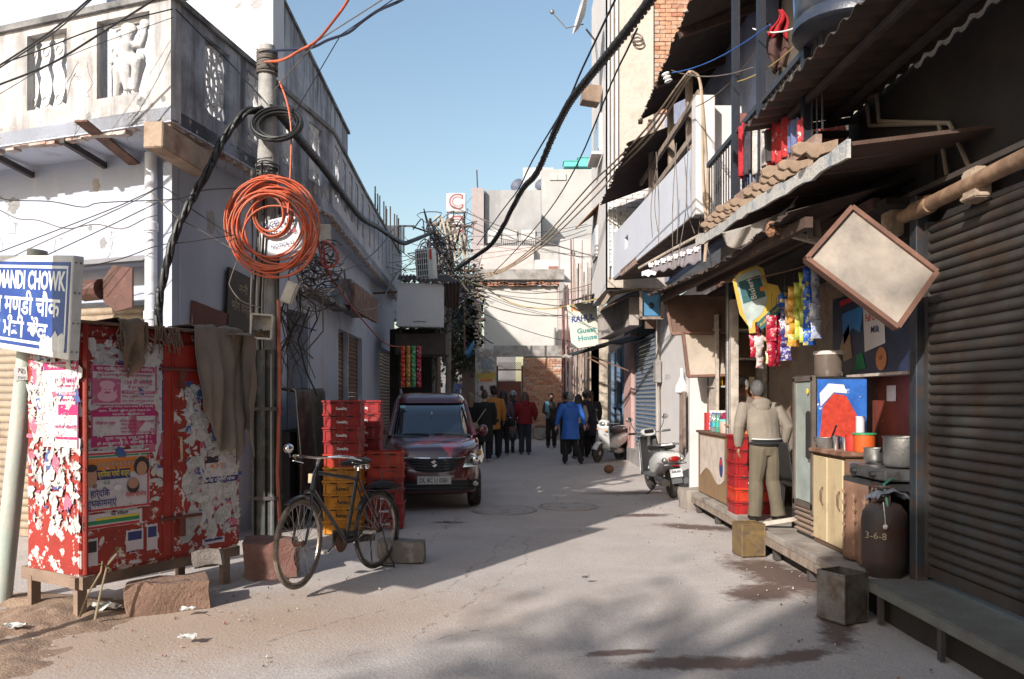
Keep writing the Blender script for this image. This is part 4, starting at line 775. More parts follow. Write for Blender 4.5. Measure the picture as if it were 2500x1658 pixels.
def tree(label, x, y, h, crown, nleaf, ls, seed, mats, limbs=14, group=None, name='tree', trunk=.16):
 rr = RR(seed); t = thing(name, label, 'tree', (x, y, 0), world=False); mb = MB(); (cx, cy, cz), (rx, ry, rz) = crown; tips = []
 mb.tube([(0, 0, -.1), (rr.uniform(-.1, .1), rr.uniform(-.1, .1), h * .3), (cx * .5, cy * .5, cz - rz * .4), (cx, cy, cz + rz * .5)], [trunk * 1.2, trunk, trunk * .7, trunk * .15], 9)
 for i in range(limbs):
  a = rr.uniform(0, 6.28); e = rr.uniform(-.5, .9); q = V3((cx + rx * cos(a) * rr.uniform(.5, .95), cy + ry * sin(a) * rr.uniform(.5, .95), cz + rz * e)); s = V3((cx * .6, cy * .6, cz - rz * rr.uniform(.2, .9)))
  m_ = s.lerp(q, .5) + V3((rr.uniform(-.3, .3), rr.uniform(-.3, .3), .25)); mb.tube([s, m_, q], [trunk * .4, trunk * .22, .015], 5); tips += [q, m_.lerp(q, .6)]
 mb.build('trunk', BARK, t, smooth=True); mb = MB()
 for i in range(nleaf):
  c = tips[rr.randrange(len(tips))] if rr.random() < .8 else V3((cx + rx * rr.uniform(-.7, .7), cy + ry * rr.uniform(-.7, .7), cz + rz * rr.uniform(-.6, .9)))
  p = c + V3((rr.gauss(0, rx * .17), rr.gauss(0, ry * .17), rr.gauss(0, rz * .16))); d = V3((rr.gauss(0, 1), rr.gauss(0, 1), rr.gauss(-.3, .7))).normalized(); u, w = frame(d); L_ = ls * rr.uniform(.6, 1.3)
  mb.mat(0 if rr.random() < .6 else 1).add([p, p + d * L_ * .5 + u * L_ * .28, p + d * L_, p + d * L_ * .5 - u * L_ * .28], [(0, 1, 2, 3)])
 mb.build('crown', mats, t, fix=False, kind='stuff'); return t
def place_uv(u, L_): p = uv_(u, 0); return p
for lab, u, v, hh, cr, nl, ls, sd in (('dense street tree behind the camera, nearest the right side', .95, -16.3, 9.5, ((0, 0, 11.5), (1.8, 1.8, 2.6)), 2600, .34, 5), ('thin crowned street tree behind the camera, further left', -1.75, -16.5, 8.5, ((0, 0, 11.2), (1.5, 1.3, 1.2)), 120, .30, 8)):
 q = uv_(u, v); tree(lab, q.x, q.y, hh, cr, nl, ls, sd, [LEAF, LEAF2], limbs=20, trunk=.18)
tree('grey green tree over the narrow passage left of the brick end wall', -2.55, 33.5, 4, ((.1, 0, 4.3), (1.5, 1.6, 2.4)), 9000, .24, 21, [LEAF2, LEAF], limbs=26, trunk=.12)
tree('small dusty tree behind the cable pole', -3.1, 27, 3, ((.2, 0, 3.6), (1.1, 1, 2.1)), 4500, .22, 22, [LEAF2, LEAF], limbs=16, trunk=.07)
nb = thing('rear_shade_block', 'plain unseen block added behind the camera to shade the right side', 'building', (*uv_(2, -7), 0)); mb = MB(); q = [uv_(-1.3, -6), uv_(7, -6), uv_(7, -10), uv_(-1.3, -10)]
mb.prism([(p.x, p.y) for p in q], (0, 0, 0), (1, 0, 0), (0, 1, 0), 7.3).build('wall', CREAM, nb)  # unseen block added behind the camera, sized for the shade on the right
# concrete utility pole with its clutter
up = thing('utility_pole', 'weathered concrete utility pole wrapped in wires in front of the corner building', 'pole', (-2.52, 8.2, 0))
CONC = M('pole_concrete', (.37, .36, .34), .92, var=.2, scale=5, bump=.35, grime=(.2, .19, .18), gamt=.4, gscale=4, streak=(.18, .17, .16), samt=.42, sscale=9)
MB().lathe((-2.52, 8.2, 0), [(.125, 1.6), (.12, 2.2), (.105, 3.6), (.085, 5.0), (.08, 5.18)], 14).build('shaft', CONC, up, smooth=True)
mb = MB(); mb.box((-2.5, 8.12, 1.02), (.25, .2, 2.05)); mb.box((-2.5, 8.005, 1.02), (.05, .03, 2.05)); mb.box((-2.6, 8.01, 1.02), (.03, .04, 2.05)); mb.box((-2.4, 8.01, 1.02), (.03, .04, 2.05)); mb.build('steel_jacket', M('dark_steel_jacket', (.055, .06, .06), .6, var=.3, scale=6, metal=.3, grime=(.12, .1, .09), gamt=.38, gscale=7), up, bevel=.006)
for z in (.55, 1.45): MB().box((-2.5, 8.1, z), (.29, .24, .035)).build('clamp', M('dark_iron', (.06, .05, .05)), up)
mb = MB(); P_ = [V3((-2.52 + .1 * cos(i * .55), 8.2 + .1 * sin(i * .55), 4.9 + .035 * sin(i * .21) + i * .0011)) for i in range(190)]
mb.tube(P_, .011, 5).build('wire_wrap', M('grey_brown_wire', (.14, .12, .105), .7, var=.2), up, smooth=60)
P_ = [V3((-2.52 + .128 * cos(i * .5), 8.2 + .128 * sin(i * .5), 3.65 + i * .0022 + .05 * sin(i * .13))) for i in range(150)]
MB().tube(P_, .008, 5).build('wire_wrap', BLACKP, up, smooth=60)
for k in range(9):
 a = rnd(3.4, 6.0); r = rnd(.13, .17); pts = [(-2.52 + r * cos(a + .15 * sin(j)), 8.2 + r * sin(a + .12 * sin(j * 1.7)), 3.9 - j * .33 + rnd(-.05, .05)) for j in range(7)]
 MB().tube(pts, rnd(.006, .011), 5).build('down_lead', [BLACKP, M('grey_brown_wire', (.14, .12, .105))][k % 2], up, smooth=60)
ORW = M('orange_conduit', (.56, .10, .04), .6, var=.2, scale=9, grime=(.42, .17, .11), gamt=.45, gscale=7)
MB().tube([(-2.36, 8.05, 2.55), (-2.35, 8.04, 1.6), (-2.365, 8.02, .8), (-2.34, 8.02, .3)], .018, 7).build('orange_conduit', ORW, up, smooth=True)
MB().tube([(-2.41, 8.02, 2.0), (-2.41, 8.01, .05)], .022, 8).build('grey_conduit', M('grey_metal', (.2, .2, .2)), up, smooth=True)
def coil(name, c, r0, loops, rv, dr, mat, label, tilt=0, n=26, wire=.0095, sx=1., rr=None, off=(0, 0)):
 rr = rr or RR(2); pts = []; cen = [(rr.uniform(-dr, dr) + off[0] * k / loops, rr.uniform(-dr, dr) * .9 + off[1] * k / loops, r0 + rr.uniform(-rv, rv), rr.uniform(-.04, .04)) for k in range(loops + 1)]
 for k in range(loops):
  for j in range(n):
   t = j / n; A, B = cen[k], cen[k + 1]; ox, oz, r, dy = (A[i] + (B[i] - A[i]) * t for i in range(4)); a = pi / 2 + 2 * pi * t
   pts.append(V3(c) + V3(((ox + r * cos(a)) * sx, dy + tilt * (r * sin(a)), oz + r * sin(a) * (1 if sin(a) > 0 else 1.04))))
 return one(name, MB().tube(pts, wire, 6), mat, label, 'cable coil', None, smooth=60)
cc = at(665, 545, 7.98)
coil('orange_cable_coil', cc + V3((0, 0, .01)), .37, 15, .1, .085, ORW, 'big coil of orange cable hanging on the utility pole', tilt=-.1, n=30, wire=.0105, rr=RR(6), off=(.03, -.1))
coil('orange_cable_coil', cc + V3((-.03, .02, .12)), .2, 5, .05, .05, ORW, 'smaller inner loops of orange cable hanging within the big coil', tilt=-.1, n=26, wire=.0105, sx=.85, rr=RR(16), off=(.06, -.03))
coil('black_cable_coil', at(680, 303, 8.02), .17, 15, .035, .02, BLACKP, 'coil of black cable tied high on the utility pole', tilt=.5, n=26, wire=.013, sx=1.32, rr=RR(9))
sg = thing('lab_board', 'small white lab sign half hidden behind the orange coil', 'sign', at(690, 590, 8.03)); a = at(640, 572, 8.05); u = V3((.95, 0, .22)).normalized(); v = V3((-.22, 0, .95)).normalized()
mb = MB(); mb.prism([(-.02, -.24), (.38, -.24), (.38, .13), (-.02, .13)], a + V3((0, .02, 0)), u, v, -.02); mb.build('board', M('sign_white', (.62, .63, .65), .5, var=.08), sg, bevel=.004)
text('EXCEL LAB', .085, M('sign_navy', (.03, .03, .10), .5), sg, a + u * .18 + v * .07, u, v, width=.34, bold=.02); text('DENTAL LAB', .07, M('sign_red', (.42, .03, .05), .5), sg, a + u * .18 - v * .03, u, v, width=.32, bold=.02); text('NOTICE 22', .05, M('sign_navy', (.03, .03, .1)), sg, a + u * .18 - v * .15, u, v, width=.24, bold=.02)
def jbox(c, w, h, d, rot, label, lid):
 t = thing('junction_box', label, 'junction box', c, world=False); t.rotation_euler = rot; m_ = M('box_cream', (.50, .46, .40), .6, var=.15, scale=9, grime=(.3, .25, .2), gamt=.38, gscale=14); mb = MB()
 for x in (-w / 2, w / 2): mb.box((x, 0, 0), (.018, d, h))
 for z in (-h / 2, h / 2): mb.box((0, 0, z), (w, d, .018))
 mb.box((0, d / 2, 0), (w, .015, h)); mb.build('case', m_, t); mb = MB(); rr = RR(4)
 for k in range(14): mb.tube([(rr.uniform(-.4, .4) * w, rr.uniform(-.3, .3) * d, rr.uniform(-.48, -.1) * h) for _ in range(4)], .006, 4)
 mb.build('loose_wire', M('box_filling', (.16, .11, .07), .9, var=.4), t, kind='stuff')
 if lid: MB().box((0, -d / 2, 0), (w, .02, h)).build('lid', m_, t, bevel=.006)
 return t
jbox(at(640, 798, 7.95), .2, .235, .1, (0, .07, .12), 'open fronted cable box full of old wires on the utility pole', False)
jbox(at(708, 715, 7.98), .1, .2, .06, (0, .38, 0), 'small closed cable box hanging crooked right of the utility pole', True)
jbox(at(785, 573, 9.6), .2, .22, .12, (0, 0, .3), 'brown closed box on the wall right of the orange coil', True)
# blue street sign
u = V3((.8, -.6, 0)); rl = R(6.2); us = (u * cos(rl) - V3((0, 0, 1)) * sin(rl)); vs_ = (V3((0, 0, 1)) * cos(rl) + u * sin(rl)); ns = us.cross(vs_)
o = at(173, 752, 5.25); st = thing('street_sign', 'blue street name sign in three scripts on a leaning pale green pole', 'sign', (-3.83, 5.96, 0))
SWH = M('sign_frame_white', (.66, .65, .63), .45, var=.08, grime=(.4, .38, .36), gamt=.36, gscale=6); SBL = M('sign_blue', (.012, .045, .25), .35, var=.12, scale=3, grime=(.03, .08, .3), gamt=.4, gscale=4, peel=(.62, .62, .62), pamt=.17, pscale=5)
P3 = lambda a, b, c=0: o + us * a + vs_ * b + ns * c
mb = MB(); mb.prism([(-2.2, -.345), (0, -.345), (0, .345), (-2.2, .345)], o - ns * .07, us, vs_, .07); mb.build('panel_box', SWH, st, bevel=.006)
MB().prism([(-2.17, -.30), (-.03, -.30), (-.03, .30), (-2.17, .30)], o + ns * .001, us, vs_, .002).build('blue_face', SBL, st)
mb = MB()
for (x0, x1, y0, y1) in ((-2.17, -.055, .255, .275), (-2.17, -.055, -.275, -.255), (-.075, -.055, -.255, .255)): mb.prism([(x0, y0), (x1, y0), (x1, y1), (x0, y1)], o + ns * .003, us, vs_, .0015)
mb.build('white_border', flat('sign_white_line', (.75, .76, .78), .4), st); SW = flat('sign_letter_white', (.78, .79, .8), .4)
text('MANDI CHOWK', .175, SW, st, P3(-.63, .165, .003), us, vs_, width=1.08, bold=.035); text('ल मण्डी चौक', .185, SW, st, P3(-.70, -.015, .003), us, vs_, width=1.1, bold=.02); text('ਲ ਮੰਡੀ ਚੌਕ', .17, SW, st, P3(-.8, -.185, .003), us, vs_, width=.96, bold=.02)
mb = MB(); rr = RR(3)
mb.prism([(-.42, -.30), (-.06, -.30), (-.05, -.2), (-.1, -.17), (-.16, -.2), (-.2, -.16), (-.26, -.22), (-.31, -.2), (-.36, -.24), (-.4, -.2), (-.43, -.26)], o + ns * .0045, us, vs_, .001); mb.build('bare_patch', M('chipped_white', (.66, .66, .65), .6, var=.1), st)
for yy in (.3, .1, -.1, -.29):
 for q in (-.02, -.05): MB().lathe(P3(.001, yy, q), [(.007, 0), (.005, .004)], 6, ax=us).build('rivet', M('grey_metal', (.2, .2, .2)), st)
pt = at(66, 865, 6.12); pb_ = at(4, 1470, 6.12); MB().tube([pb_ + (pb_ - pt) * .1, pt + (pt - pb_) * .42], .07, 14).build('pole', M('pale_green_paint', (.36, .42, .38), .5, var=.12, scale=5, grime=(.42, .40, .36), gamt=.45, gscale=4, peel=(.2, .13, .09), pamt=.27, pscale=9), st, smooth=True)
m_ = pb_.lerp(pt, .92) + V3((.01, -.068, 0)); MB().box(m_, (.09, .006, .1), rot=Euler((0, -.09, .25))).build('sticker', M('grey_sticker', (.5, .5, .5), .6), st)
text('70', .055, BPL, st, m_ + V3((0, -.006, .02)), (1, 0, 0), (0, 0, 1)); text('NEWS', .03, BPL, st, m_ + V3((0, -.006, -.03)), (1, 0, 0), (0, 0, 1))
# red poster covered cabinet
cb = thing('red_cabinet', 'red steel street cabinet pasted over with torn posters under the blue sign', 'cabinet', (-3.03, 5.6, 0))
g = V3((.503, .864, 0)); gb = V3((-.864, .503, 0)); fn = V3((.864, -.503, 0)); K0 = V3((-3.03, 5.6, 0)); LN, DP, Z0, Z1 = 1.39, .66, .29, 2.08
Kf = lambda t, z, o=0: K0 + g * t + V3((0, 0, z)) + fn * o
Kl = lambda t, z, o=0: K0 + gb * t + V3((0, 0, z)) - g * o
REDP = M('red_cabinet_paint', (.30, .02, .013), .45, var=.2, scale=4, bump=.1, grime=(.22, .03, .02), gamt=.38, gscale=4, fine=.05)
REDT = M('red_paint_paper_scraps', (.29, .025, .017), .6, var=.2, scale=4, bump=.25, peel=(.58, .55, .53), pamt=.455, pscale=11, grime=(.22, .04, .03), gamt=.36, gscale=5, fine=.06)
mb = MB(); mb.prism([(0, 0), (LN, 0), (LN, Z1 - Z0), (0, Z1 - Z0)], Kf(0, Z0, -.012), g, (0, 0, 1), -DP); mb.build('body', REDT, cb, bevel=.008)
for t0, t1, nm in ((.015, .715, 'a'), (.73, 1.375, 'b')):
 d = MB().prism([(t0, .03), (t1, .03), (t1, Z1 - Z0 - .1), (t0, Z1 - Z0 - .1)], Kf(0, Z0, .004), g, (0, 0, 1), .012).build('door', REDT, cb, bevel=.004)
 if nm == 'b':
  for zz in (.62, 1.78):
   MB().tube([Kf(.6, zz, .035), Kf(.98, zz, .035)], .013, 7).build('bolt', M('dark_red_bolt', (.13, .03, .02), .6, var=.3), d); MB().box(Kf(.8, zz - .08, .03), (.05, .03, .14), rz=1.04).build('hasp', M('dark_red_bolt', (.13, .03, .02)), d)
  MB().tube([Kf(.78, 1.25, .02), Kf(.78, 1.25, .05), Kf(.785, 1.08, .05), Kf(.785, 1.06, .02)], .01, 6).build('handle', M('tan_bracket', (.40, .31, .23)), d)
MB().prism([(.715, .03), (.735, .03), (.735, 1.7), (.715, 1.7)], Kf(0, Z0, .014), g, (0, 0, 1), .008).build('door_edge', REDP, cb); MB().prism([(.64, .05), (.71, .05), (.71, 1.69), (.64, 1.69)], Kf(0, Z0, .018), g, (0, 0, 1), .006).build('clean_strip', REDP, cb); MB().prism([(.74, .8), (.98, .8), (.98, 1.0), (.74, 1.0)], Kf(0, Z0, .018), g, (0, 0, 1), .003).build('clean_patch', REDP, cb); MB().prism([(.74, 1.4), (1.3, 1.4), (1.3, 1.68), (.74, 1.68)], Kf(0, Z0, .018), g, (0, 0, 1), .003).build('clean_patch', REDP, cb)
mb = MB(); q = K0 + g * LN / 2 + gb * DP / 2; mb.box((q.x, q.y, Z1 + .012), (LN + .1, DP + .1, .02), rz=math.atan2(g.y, g.x)); mb.build('lid', RUST, cb)
mb = MB(); mb.bar(Kf(-.03, .25, -.06), Kf(LN + .03, .25, -.06), .07, .08, up=(0, 0, 1)); mb.build('base_beam', M('dusty_wood', (.23, .16, .12), .9, var=.25, scale=5, bump=.3), cb); MB().bar(Kl(-.02, .25, -.05), Kl(DP + .1, .25, -.05), .1, .09, up=(0, 0, 1)).build('base_beam', M('dusty_wood', (.23, .16, .12)), cb)
for t, e in ((.03, .06), (LN - .1, .06), (.03, DP - .02), (LN - .1, DP - .02)): p = K0 + g * t + gb * e; MB().box((p.x, p.y, .11), (.07, .05, .26), rz=math.atan2(g.y, g.x)).build('leg', M('dusty_wood', (.23, .16, .12)), cb)
MB().bar(Kf(.02, Z0 + .02, .02), Kf(.02, Z1, .02), .02, .03).build('corner_strip', REDP, cb)
def flakes(n, fn_, seed, name, sz=(.02, .075)):
 rr = RR(seed); mb = MB()
 for i in range(n):
  t, z = rr.random(), rr.random(); s = sz[0] * .5 + (sz[1] * 1.35 - sz[0] * .5) * rr.random() ** 2.6; k = rr.randrange(9, 14); A = rr.uniform(0, 6.28); st_ = rr.uniform(.5, 2.2) if rr.random() < .6 else .35
  pts = [(cos(A + 6.283 * j / k) * s * rr.uniform(.3, 1), sin(A + 6.283 * j / k) * s * st_ * rr.uniform(.3, 1)) for j in range(k)]
  mb.mat(rr.choices((0, 1, 2, 3), (12, 5, 2, 1))[0]); c, uu = fn_(t, z); o_ = rr.uniform(.004, .008)
  nn = uu.cross(V3((0, 0, 1))); mb.add([c + uu * x + V3((0, 0, y)) + nn * (o_ + (rr.uniform(0, .012) if rr.random() < .25 else 0)) for x, y in pts], [tuple(range(k))])
 mb.build(name, [M('paper_white', (.50, .48, .46), .85, var=.12, scale=20), M('paper_grey', (.40, .39, .39), .85, var=.15, scale=20), M('paper_pink', (.45, .12, .19), .85, var=.2), M('paper_blue', (.06, .10, .28), .8, var=.2)], cb, kind='stuff', fix=False)
flakes(420, lambda t, z: (Kf(.03 + t * .6, .72 + z ** .8 * 1.25, .012), g), 1, 'torn_paper'); flakes(560, lambda t, z: (Kf(.84 + t * .52, .45 + z ** .9 * 1.2, .012), g), 2, 'torn_paper'); flakes(520, lambda t, z: (Kl(.02 + t * .6, .62 + z ** .75 * 1.3, .006), -gb), 3, 'torn_paper', (.015, .06))
PINK = M('magenta_print', (.40, .022, .13), .7, var=.1, scale=8, bump=.15, bscale=9); PPL = M('pale_poster_paper', (.55, .50, .53), .7, var=.06, scale=6, bump=.2, bscale=9); PKL = flat('pale_pink_print', (.60, .33, .42), .7); PNK2 = flat('mid_pink_print', (.42, .10, .2), .7)
def poster(name, label, fr, rects, lines, blobs=(), mat=PPL):
 """fr = (origin, u, v, w, h); rects: (x0,y0,x1,y1,mat), lines: (text, cx, cy, size, width, mat), blobs: (cx, cy, rx, ry, mat) in 0..1 of the sheet"""
 O, U, V, w, h = fr; N_ = U.cross(V); rr = RR(len(lines) + 3)
 edge = [(0, 0)] + [(w * k / 7, rr.uniform(0, .008)) for k in range(1, 7)] + [(w, 0), (w, h)] + [(w * k / 6, h - rr.uniform(0, .006)) for k in range(5, 0, -1)] + [(0, h)]
 root = MB().prism(edge, O, U, V, .0015).build(name, mat, cb, label=label); z = .0022
 by = {}
 for (x0, y0, x1, y1, m_) in rects: by.setdefault(m_.name, (m_, MB()))[1].prism([(x0 * w, y0 * h), (x1 * w, y0 * h), (x1 * w, y1 * h), (x0 * w, y1 * h)], O + N_ * z, U, V, .0006); z += .0004
 for m_, mb in by.values(): mb.build('printed_block', m_, root)
 for (cx, cy, rx, ry, m_) in blobs:
  MB().prism([(cx * w + rx * w * cos(a * .3927), cy * h + ry * h * sin(a * .3927)) for a in range(16)], O + N_ * z, U, V, .0006).build('printed_portrait', m_, root); z += .0005
 for (s, cx, cy, sz, wd, m_) in lines: text(s, sz * h, m_, root, O + U * cx * w + V * cy * h + N_ * z, U, V, width=wd * w if wd else None, bold=.015, th=.0006)
 return root
Z_ = V3((0, 0, 1)); WP = flat('poster_white', (.62, .58, .6), .7); SKN = flat('print_skin', (.40, .22, .14), .7); INK = flat('print_ink', (.03, .025, .03), .7); NAVY = flat('print_navy', (.03, .04, .16), .7); SAFF = flat('print_saffron', (.62, .20, .03), .7); GRN = flat('print_green', (.03, .22, .09), .7); YEL = flat('print_yellow', (.65, .50, .05), .7); REDI = flat('print_red', (.45, .03, .03), .7)
lines = [('महान स्वतंत्रता सेनानी एवं प्रख्यात अधिवक्ता', .5, .945, .052, .86, WP), ('लाला लाजपत राय जी (शेरे पंजाब) जन्म शती समारोह समिति', .5, .87, .04, .86, PINK), ('154 वीं जयन्ती', .70, .785, .07, .44, PINK), ('के शुभ अवसर पर', .70, .725, .04, .32, PINK), ('आप सभी को सादर आमंत्रित करते हैं', .70, .667, .03, .46, WP), ('दिनांक:- 28 जनवरी 2019 दिन सोमवार', .70, .61, .035, .5, PINK), ('समय:- दोपहर 2 बजे से सायं 5 बजे तक', .70, .555, .035, .5, PINK), ('विषय:- (सबसे बड़े लोकतंत्र भारत में आजादी के 72 वर्ष बाद)', .5, .49, .03, .88, WP), ('स्थान:- लक्ष्मी नारायण स्ट्रीट सेन्ट्रल बैंक', .5, .44, .03, .8, WP), ('पहाड़गंज, नई दिल्ली-55', .55, .395, .03, .5, WP), ('विश्वनाथ गुप्ता', .2, .29, .045, .3, PINK), ('संजीव सक्सेना', .55, .31, .036, .28, PINK), ('गौरव धानक', .55, .265, .036, .24, PINK), ('अजीत खोसला', .55, .22, .036, .27, PINK), ('चेतन आनन्द', .55, .175, .036, .24, PINK), ('मृत्युंजय शास्त्री', .83, .3, .034, .25, PINK), ('9213770255', .83, .165, .034, .28, PINK), ('पूजा नमाज, धर्म एक है ।', .55, .105, .045, .7, WP), ('हो अगर बदनाम तो, शर्म एक है ।।', .5, .045, .045, .84, WP)]
poster('poster', 'magenta and white Hindi event poster with an oval portrait', (Kf(.06, 1.2, .02), g, Z_, .52, .6), [(.03, .91, .97, .985, PINK), (.45, .648, .97, .685, PINK), (.02, .37, .98, .515, PINK), (.02, .01, .98, .14, PINK), (.0, 0, .02, 1, PINK), (.98, 0, 1, 1, PINK), (.03, .535, .43, .83, PNK2)], lines, [(.23, .62, .15, .07, PKL), (.23, .685, .09, .085, PKL), (.23, .755, .115, .05, PKL), (.23, .66, .05, .014, PNK2), (.2, .7, .014, .008, PNK2), (.26, .7, .014, .008, PNK2)])
ln2 = [('महान स्वतंत्रता सेनानी', .55, .945, .05, .8, WP), ('154 वीं जयन्ती', .66, .77, .08, .62, PINK), ('के शुभ अवसर पर', .66, .71, .045, .5, PINK), ('आमंत्रित करते हैं', .7, .62, .035, .5, WP), ('दोपहर 2 बजे', .7, .55, .04, .5, PINK), ('सरोज चौहदरी', .66, .24, .05, .6, PINK)]
poster('poster', 'magenta poster half torn away on the left side of the cabinet', (Kl(.45, 1.2, .012), -gb, Z_, .44, .62), [(.0, .9, 1, .99, PINK), (.45, .6, 1, .64, PINK), (.45, .38, 1, .5, PINK), (.97, 0, 1, 1, PINK), (.4, .1, .97, .13, PINK)], ln2)
poster('poster', 'saffron white and green campaign poster low on the cabinet front', (Kf(.02, .74, .022), g, Z_, .5, .44), [(0, .93, 1, .96, REDI), (0, .89, 1, .915, GRN), (.02, .62, .98, .87, SAFF), (.14, .52, .68, .68, NAVY), (.0, .02, 1, .05, REDI), (.96, .05, .985, .9, REDI)], [('प्रियंका गांधी वाड्रा', .41, .605, .13, .5, YEL), ('की', .12, .42, .08, .07, INK), ('हार्दिक', .2, .3, .16, .3, NAVY), ('शुभकामनाएं', .22, .14, .16, .46, NAVY), ('रोहित ढीलोड़', .76, .23, .09, .34, REDI), ('जी को', .3, .46, .07, .1, GRN)],
 [(.2 + .065 * k, .77, .028, .05, SKN) for k in range(9)] + [(.86, .7, .13, .16, INK), (.86, .66, .085, .12, SKN), (.07, .58, .085, .17, SKN), (.07, .72, .09, .06, INK), (.72, .38, .10, .13, INK), (.72, .42, .085, .09, SKN), (.47, .38, .06, .05, WP)])
poster('poster', 'striped campaign poster strip torn off at its lower edge', (Kf(.0, .62, .02), g, Z_, .46, .11), [(0, .05, .95, .2, REDI), (0, .3, .95, .55, GRN), (.2, .55, .95, .7, YEL)], [('नई दिल्ली', .6, .85, .22, .3, INK)])
poster('poster', 'white leaflet with blue edge on the right door', (Kf(1.02, .86, .02), g, Z_, .34, .22), [(0, 0, 1, .22, NAVY), (.0, .75, .4, 1, INK)], [('नई दिल्ली लोक', .5, .1, .16, .8, WP), ('433', .35, .62, .25, .4, SAFF)])
poster('poster', 'notice with two small portraits under the blanket', (Kf(1.16, 1.18, .02), g, Z_, .2, .26), [(0, .8, 1, 1, INK), (0, .3, 1, .42, NAVY)], [('आ.जी.', .5, .2, .2, .6, YEL)], [(.3, .6, .15, .13, SKN), (.72, .6, .15, .13, SKN), (.3, .68, .15, .06, INK), (.72, .68, .15, .06, INK)])
poster('poster', 'narrow blue edged leaflet strip beside the door gap', (Kf(.6, 1.28, .02), g, Z_, .055, .52), [(.5, 0, 1, 1, NAVY)], [])
for (t, z, w, h) in ((.02, .36, .09, .2), (.33, .42, .14, .16), (.5, .40, .09, .2), (1.0, .36, .22, .05), (.36, .4, .05, .02)): poster('paper_scrap', None, (Kf(t, z, .02), g, Z_, w, h), [(.1, .5, .9, .9, NAVY if t > .3 else INK)], [])
def drape(name, mat, label, top, edge, hang, wid, folds, seed, drop_fn=None, back=.12):
 """cloth lying over an edge and hanging down with folds; edge = (point, direction, outward)"""
 P0, U, N_ = edge; rr = RR(seed); ph = [rr.uniform(0, 6) for _ in range(5)]
 def fnc(a, b):
  x = a * wid; b2 = b * (back + hang)
  f = .5 + .5 * sin(folds * a * 6.28 + ph[0]) + .35 * sin(folds * 1.7 * a * 6.28 + ph[1]); L_ = hang * (drop_fn(a) if drop_fn else 1)
  if b2 < back: t = b2 / back; return P0 + U * x - N_ * (back - b2) + V3((0, 0, .025 + .02 * f * t))
  t = (b2 - back) / hang; z = -t * L_; sx = x + .03 * sin(3 * t + ph[2]) * t - (.12 * wid * t * (a - .5)); out = .02 + .045 * f * min(1, t * 3) + .025 * sin(5 * t + a * 7 + ph[3])
  return P0 + U * sx + N_ * out + V3((0, 0, z + .02 * (1 - t) + .012 * nz3((x * 9, z * 9, seed)))) + N_ * (.018 * nz3((x * 11, z * 6, seed + 3)) + .008 * nz3((x * 30, z * 17, seed)))
 o_ = one(name, MB().grid(fnc, 46, 60, .006), mat, label, 'cloth', None, smooth='all'); return o_
BURL = M('burlap_brown', (.25, .17, .11), .95, var=.25, scale=14, bump=.6, bscale=120, grime=(.15, .10, .07), gamt=.4, gscale=7, fine=.12); BLAN = M('taupe_blanket', (.215, .17, .135), .95, var=.15, scale=6, bump=.4, bscale=150, grime=(.2, .16, .13), gamt=.38, gscale=5)
drape('burlap_sack', BURL, 'frayed brown burlap hanging over the front of the red cabinet', 0, (Kf(.26, Z1 + .02, .03), g, fn), .40, .24, 1.5, 3, lambda a: .55 + .45 * (1 - abs(a * 2 - .9)) , .35)
drape('blanket', BLAN, 'taupe blanket hanging over the right end of the red cabinet', 0, (Kf(.88, Z1 + .03, .05), g, fn), 1.0, .5, 2.4, 11, lambda a: .62 + .38 * sin(a * 2.4 + .2) ** 2 + (.18 if a > .75 else 0), .3)
drape('blanket', BLAN, 'lower end of a second taupe blanket beside the utility pole', 0, (Kf(1.36, Z1 - .02, .0), -gb * -1 * -1, g), 1.0, .2, 1.2, 12, lambda a: .7 + .3 * a, .2)
rr = RR(8)
for k in range(2):
 mb = MB()
 for i in range(26): p = Kf(.25 + k * .28 + rr.uniform(0, .24), Z1 - .0, .05); mb.tube([p + V3((0, 0, .03)), p + V3((rr.uniform(-.03, .03), rr.uniform(-.03, .02), -.06)), p + V3((rr.uniform(-.05, .05), rr.uniform(-.04, .02), -rr.uniform(.08, .2)))], .005, 4)
 one('burlap_fringe', mb, BURL, ('loose burlap threads at the left of the cabinet top', 'loose burlap threads at the middle of the cabinet top')[k], 'cloth', kind='stuff')
def stone(label, c, d, rz, mat, seed, jag=.06, name='stone_block'):
 rr = RR(seed); bm = bmesh.new(); bmesh.ops.create_cube(bm, size=1); bmesh.ops.subdivide_edges(bm, edges=bm.edges[:], cuts=4, use_grid_fill=True)
 for v in bm.verts:
  p = V3((v.co.x * d[0], v.co.y * d[1], v.co.z * d[2])); q = p * 5 + V3((seed, 0, 0)); l = 1 - .1 * (max(0, abs(v.co.x) + abs(v.co.y) + abs(v.co.z) - 1.0)); v.co = p * l + V3((nz3(q), nz3(q + V3((9, 0, 0))), nz3(q + V3((0, 9, 0))))) * jag
 me = bpy.data.meshes.new(name); bm.to_mesh(me); bm.free(); me.materials.append(mat); me.polygons.foreach_set('use_smooth', [True] * len(me.polygons)); me.set_sharp_from_angle(angle=R(40)); o_ = link(name, me); o_.location = c; o_.rotation_euler = (0, 0, rz); return tag(o_, label, 'stone', 'stones along the left side of the street')
SST = M('red_sandstone', (.24, .15, .11), .92, var=.2, scale=6, bump=.6, bscale=35, grime=(.2, .12, .09), gamt=.4, gscale=5, fine=.08); SSR = M('red_painted_stone', (.21, .115, .09), .85, var=.25, scale=6, bump=.5, grime=(.14, .05, .04), gamt=.42, gscale=4); CNB = M('grey_kerb_stone', (.2, .175, .16), .9, var=.2, scale=6, bump=.5, grime=(.4, .37, .34), gamt=.32, gscale=7)
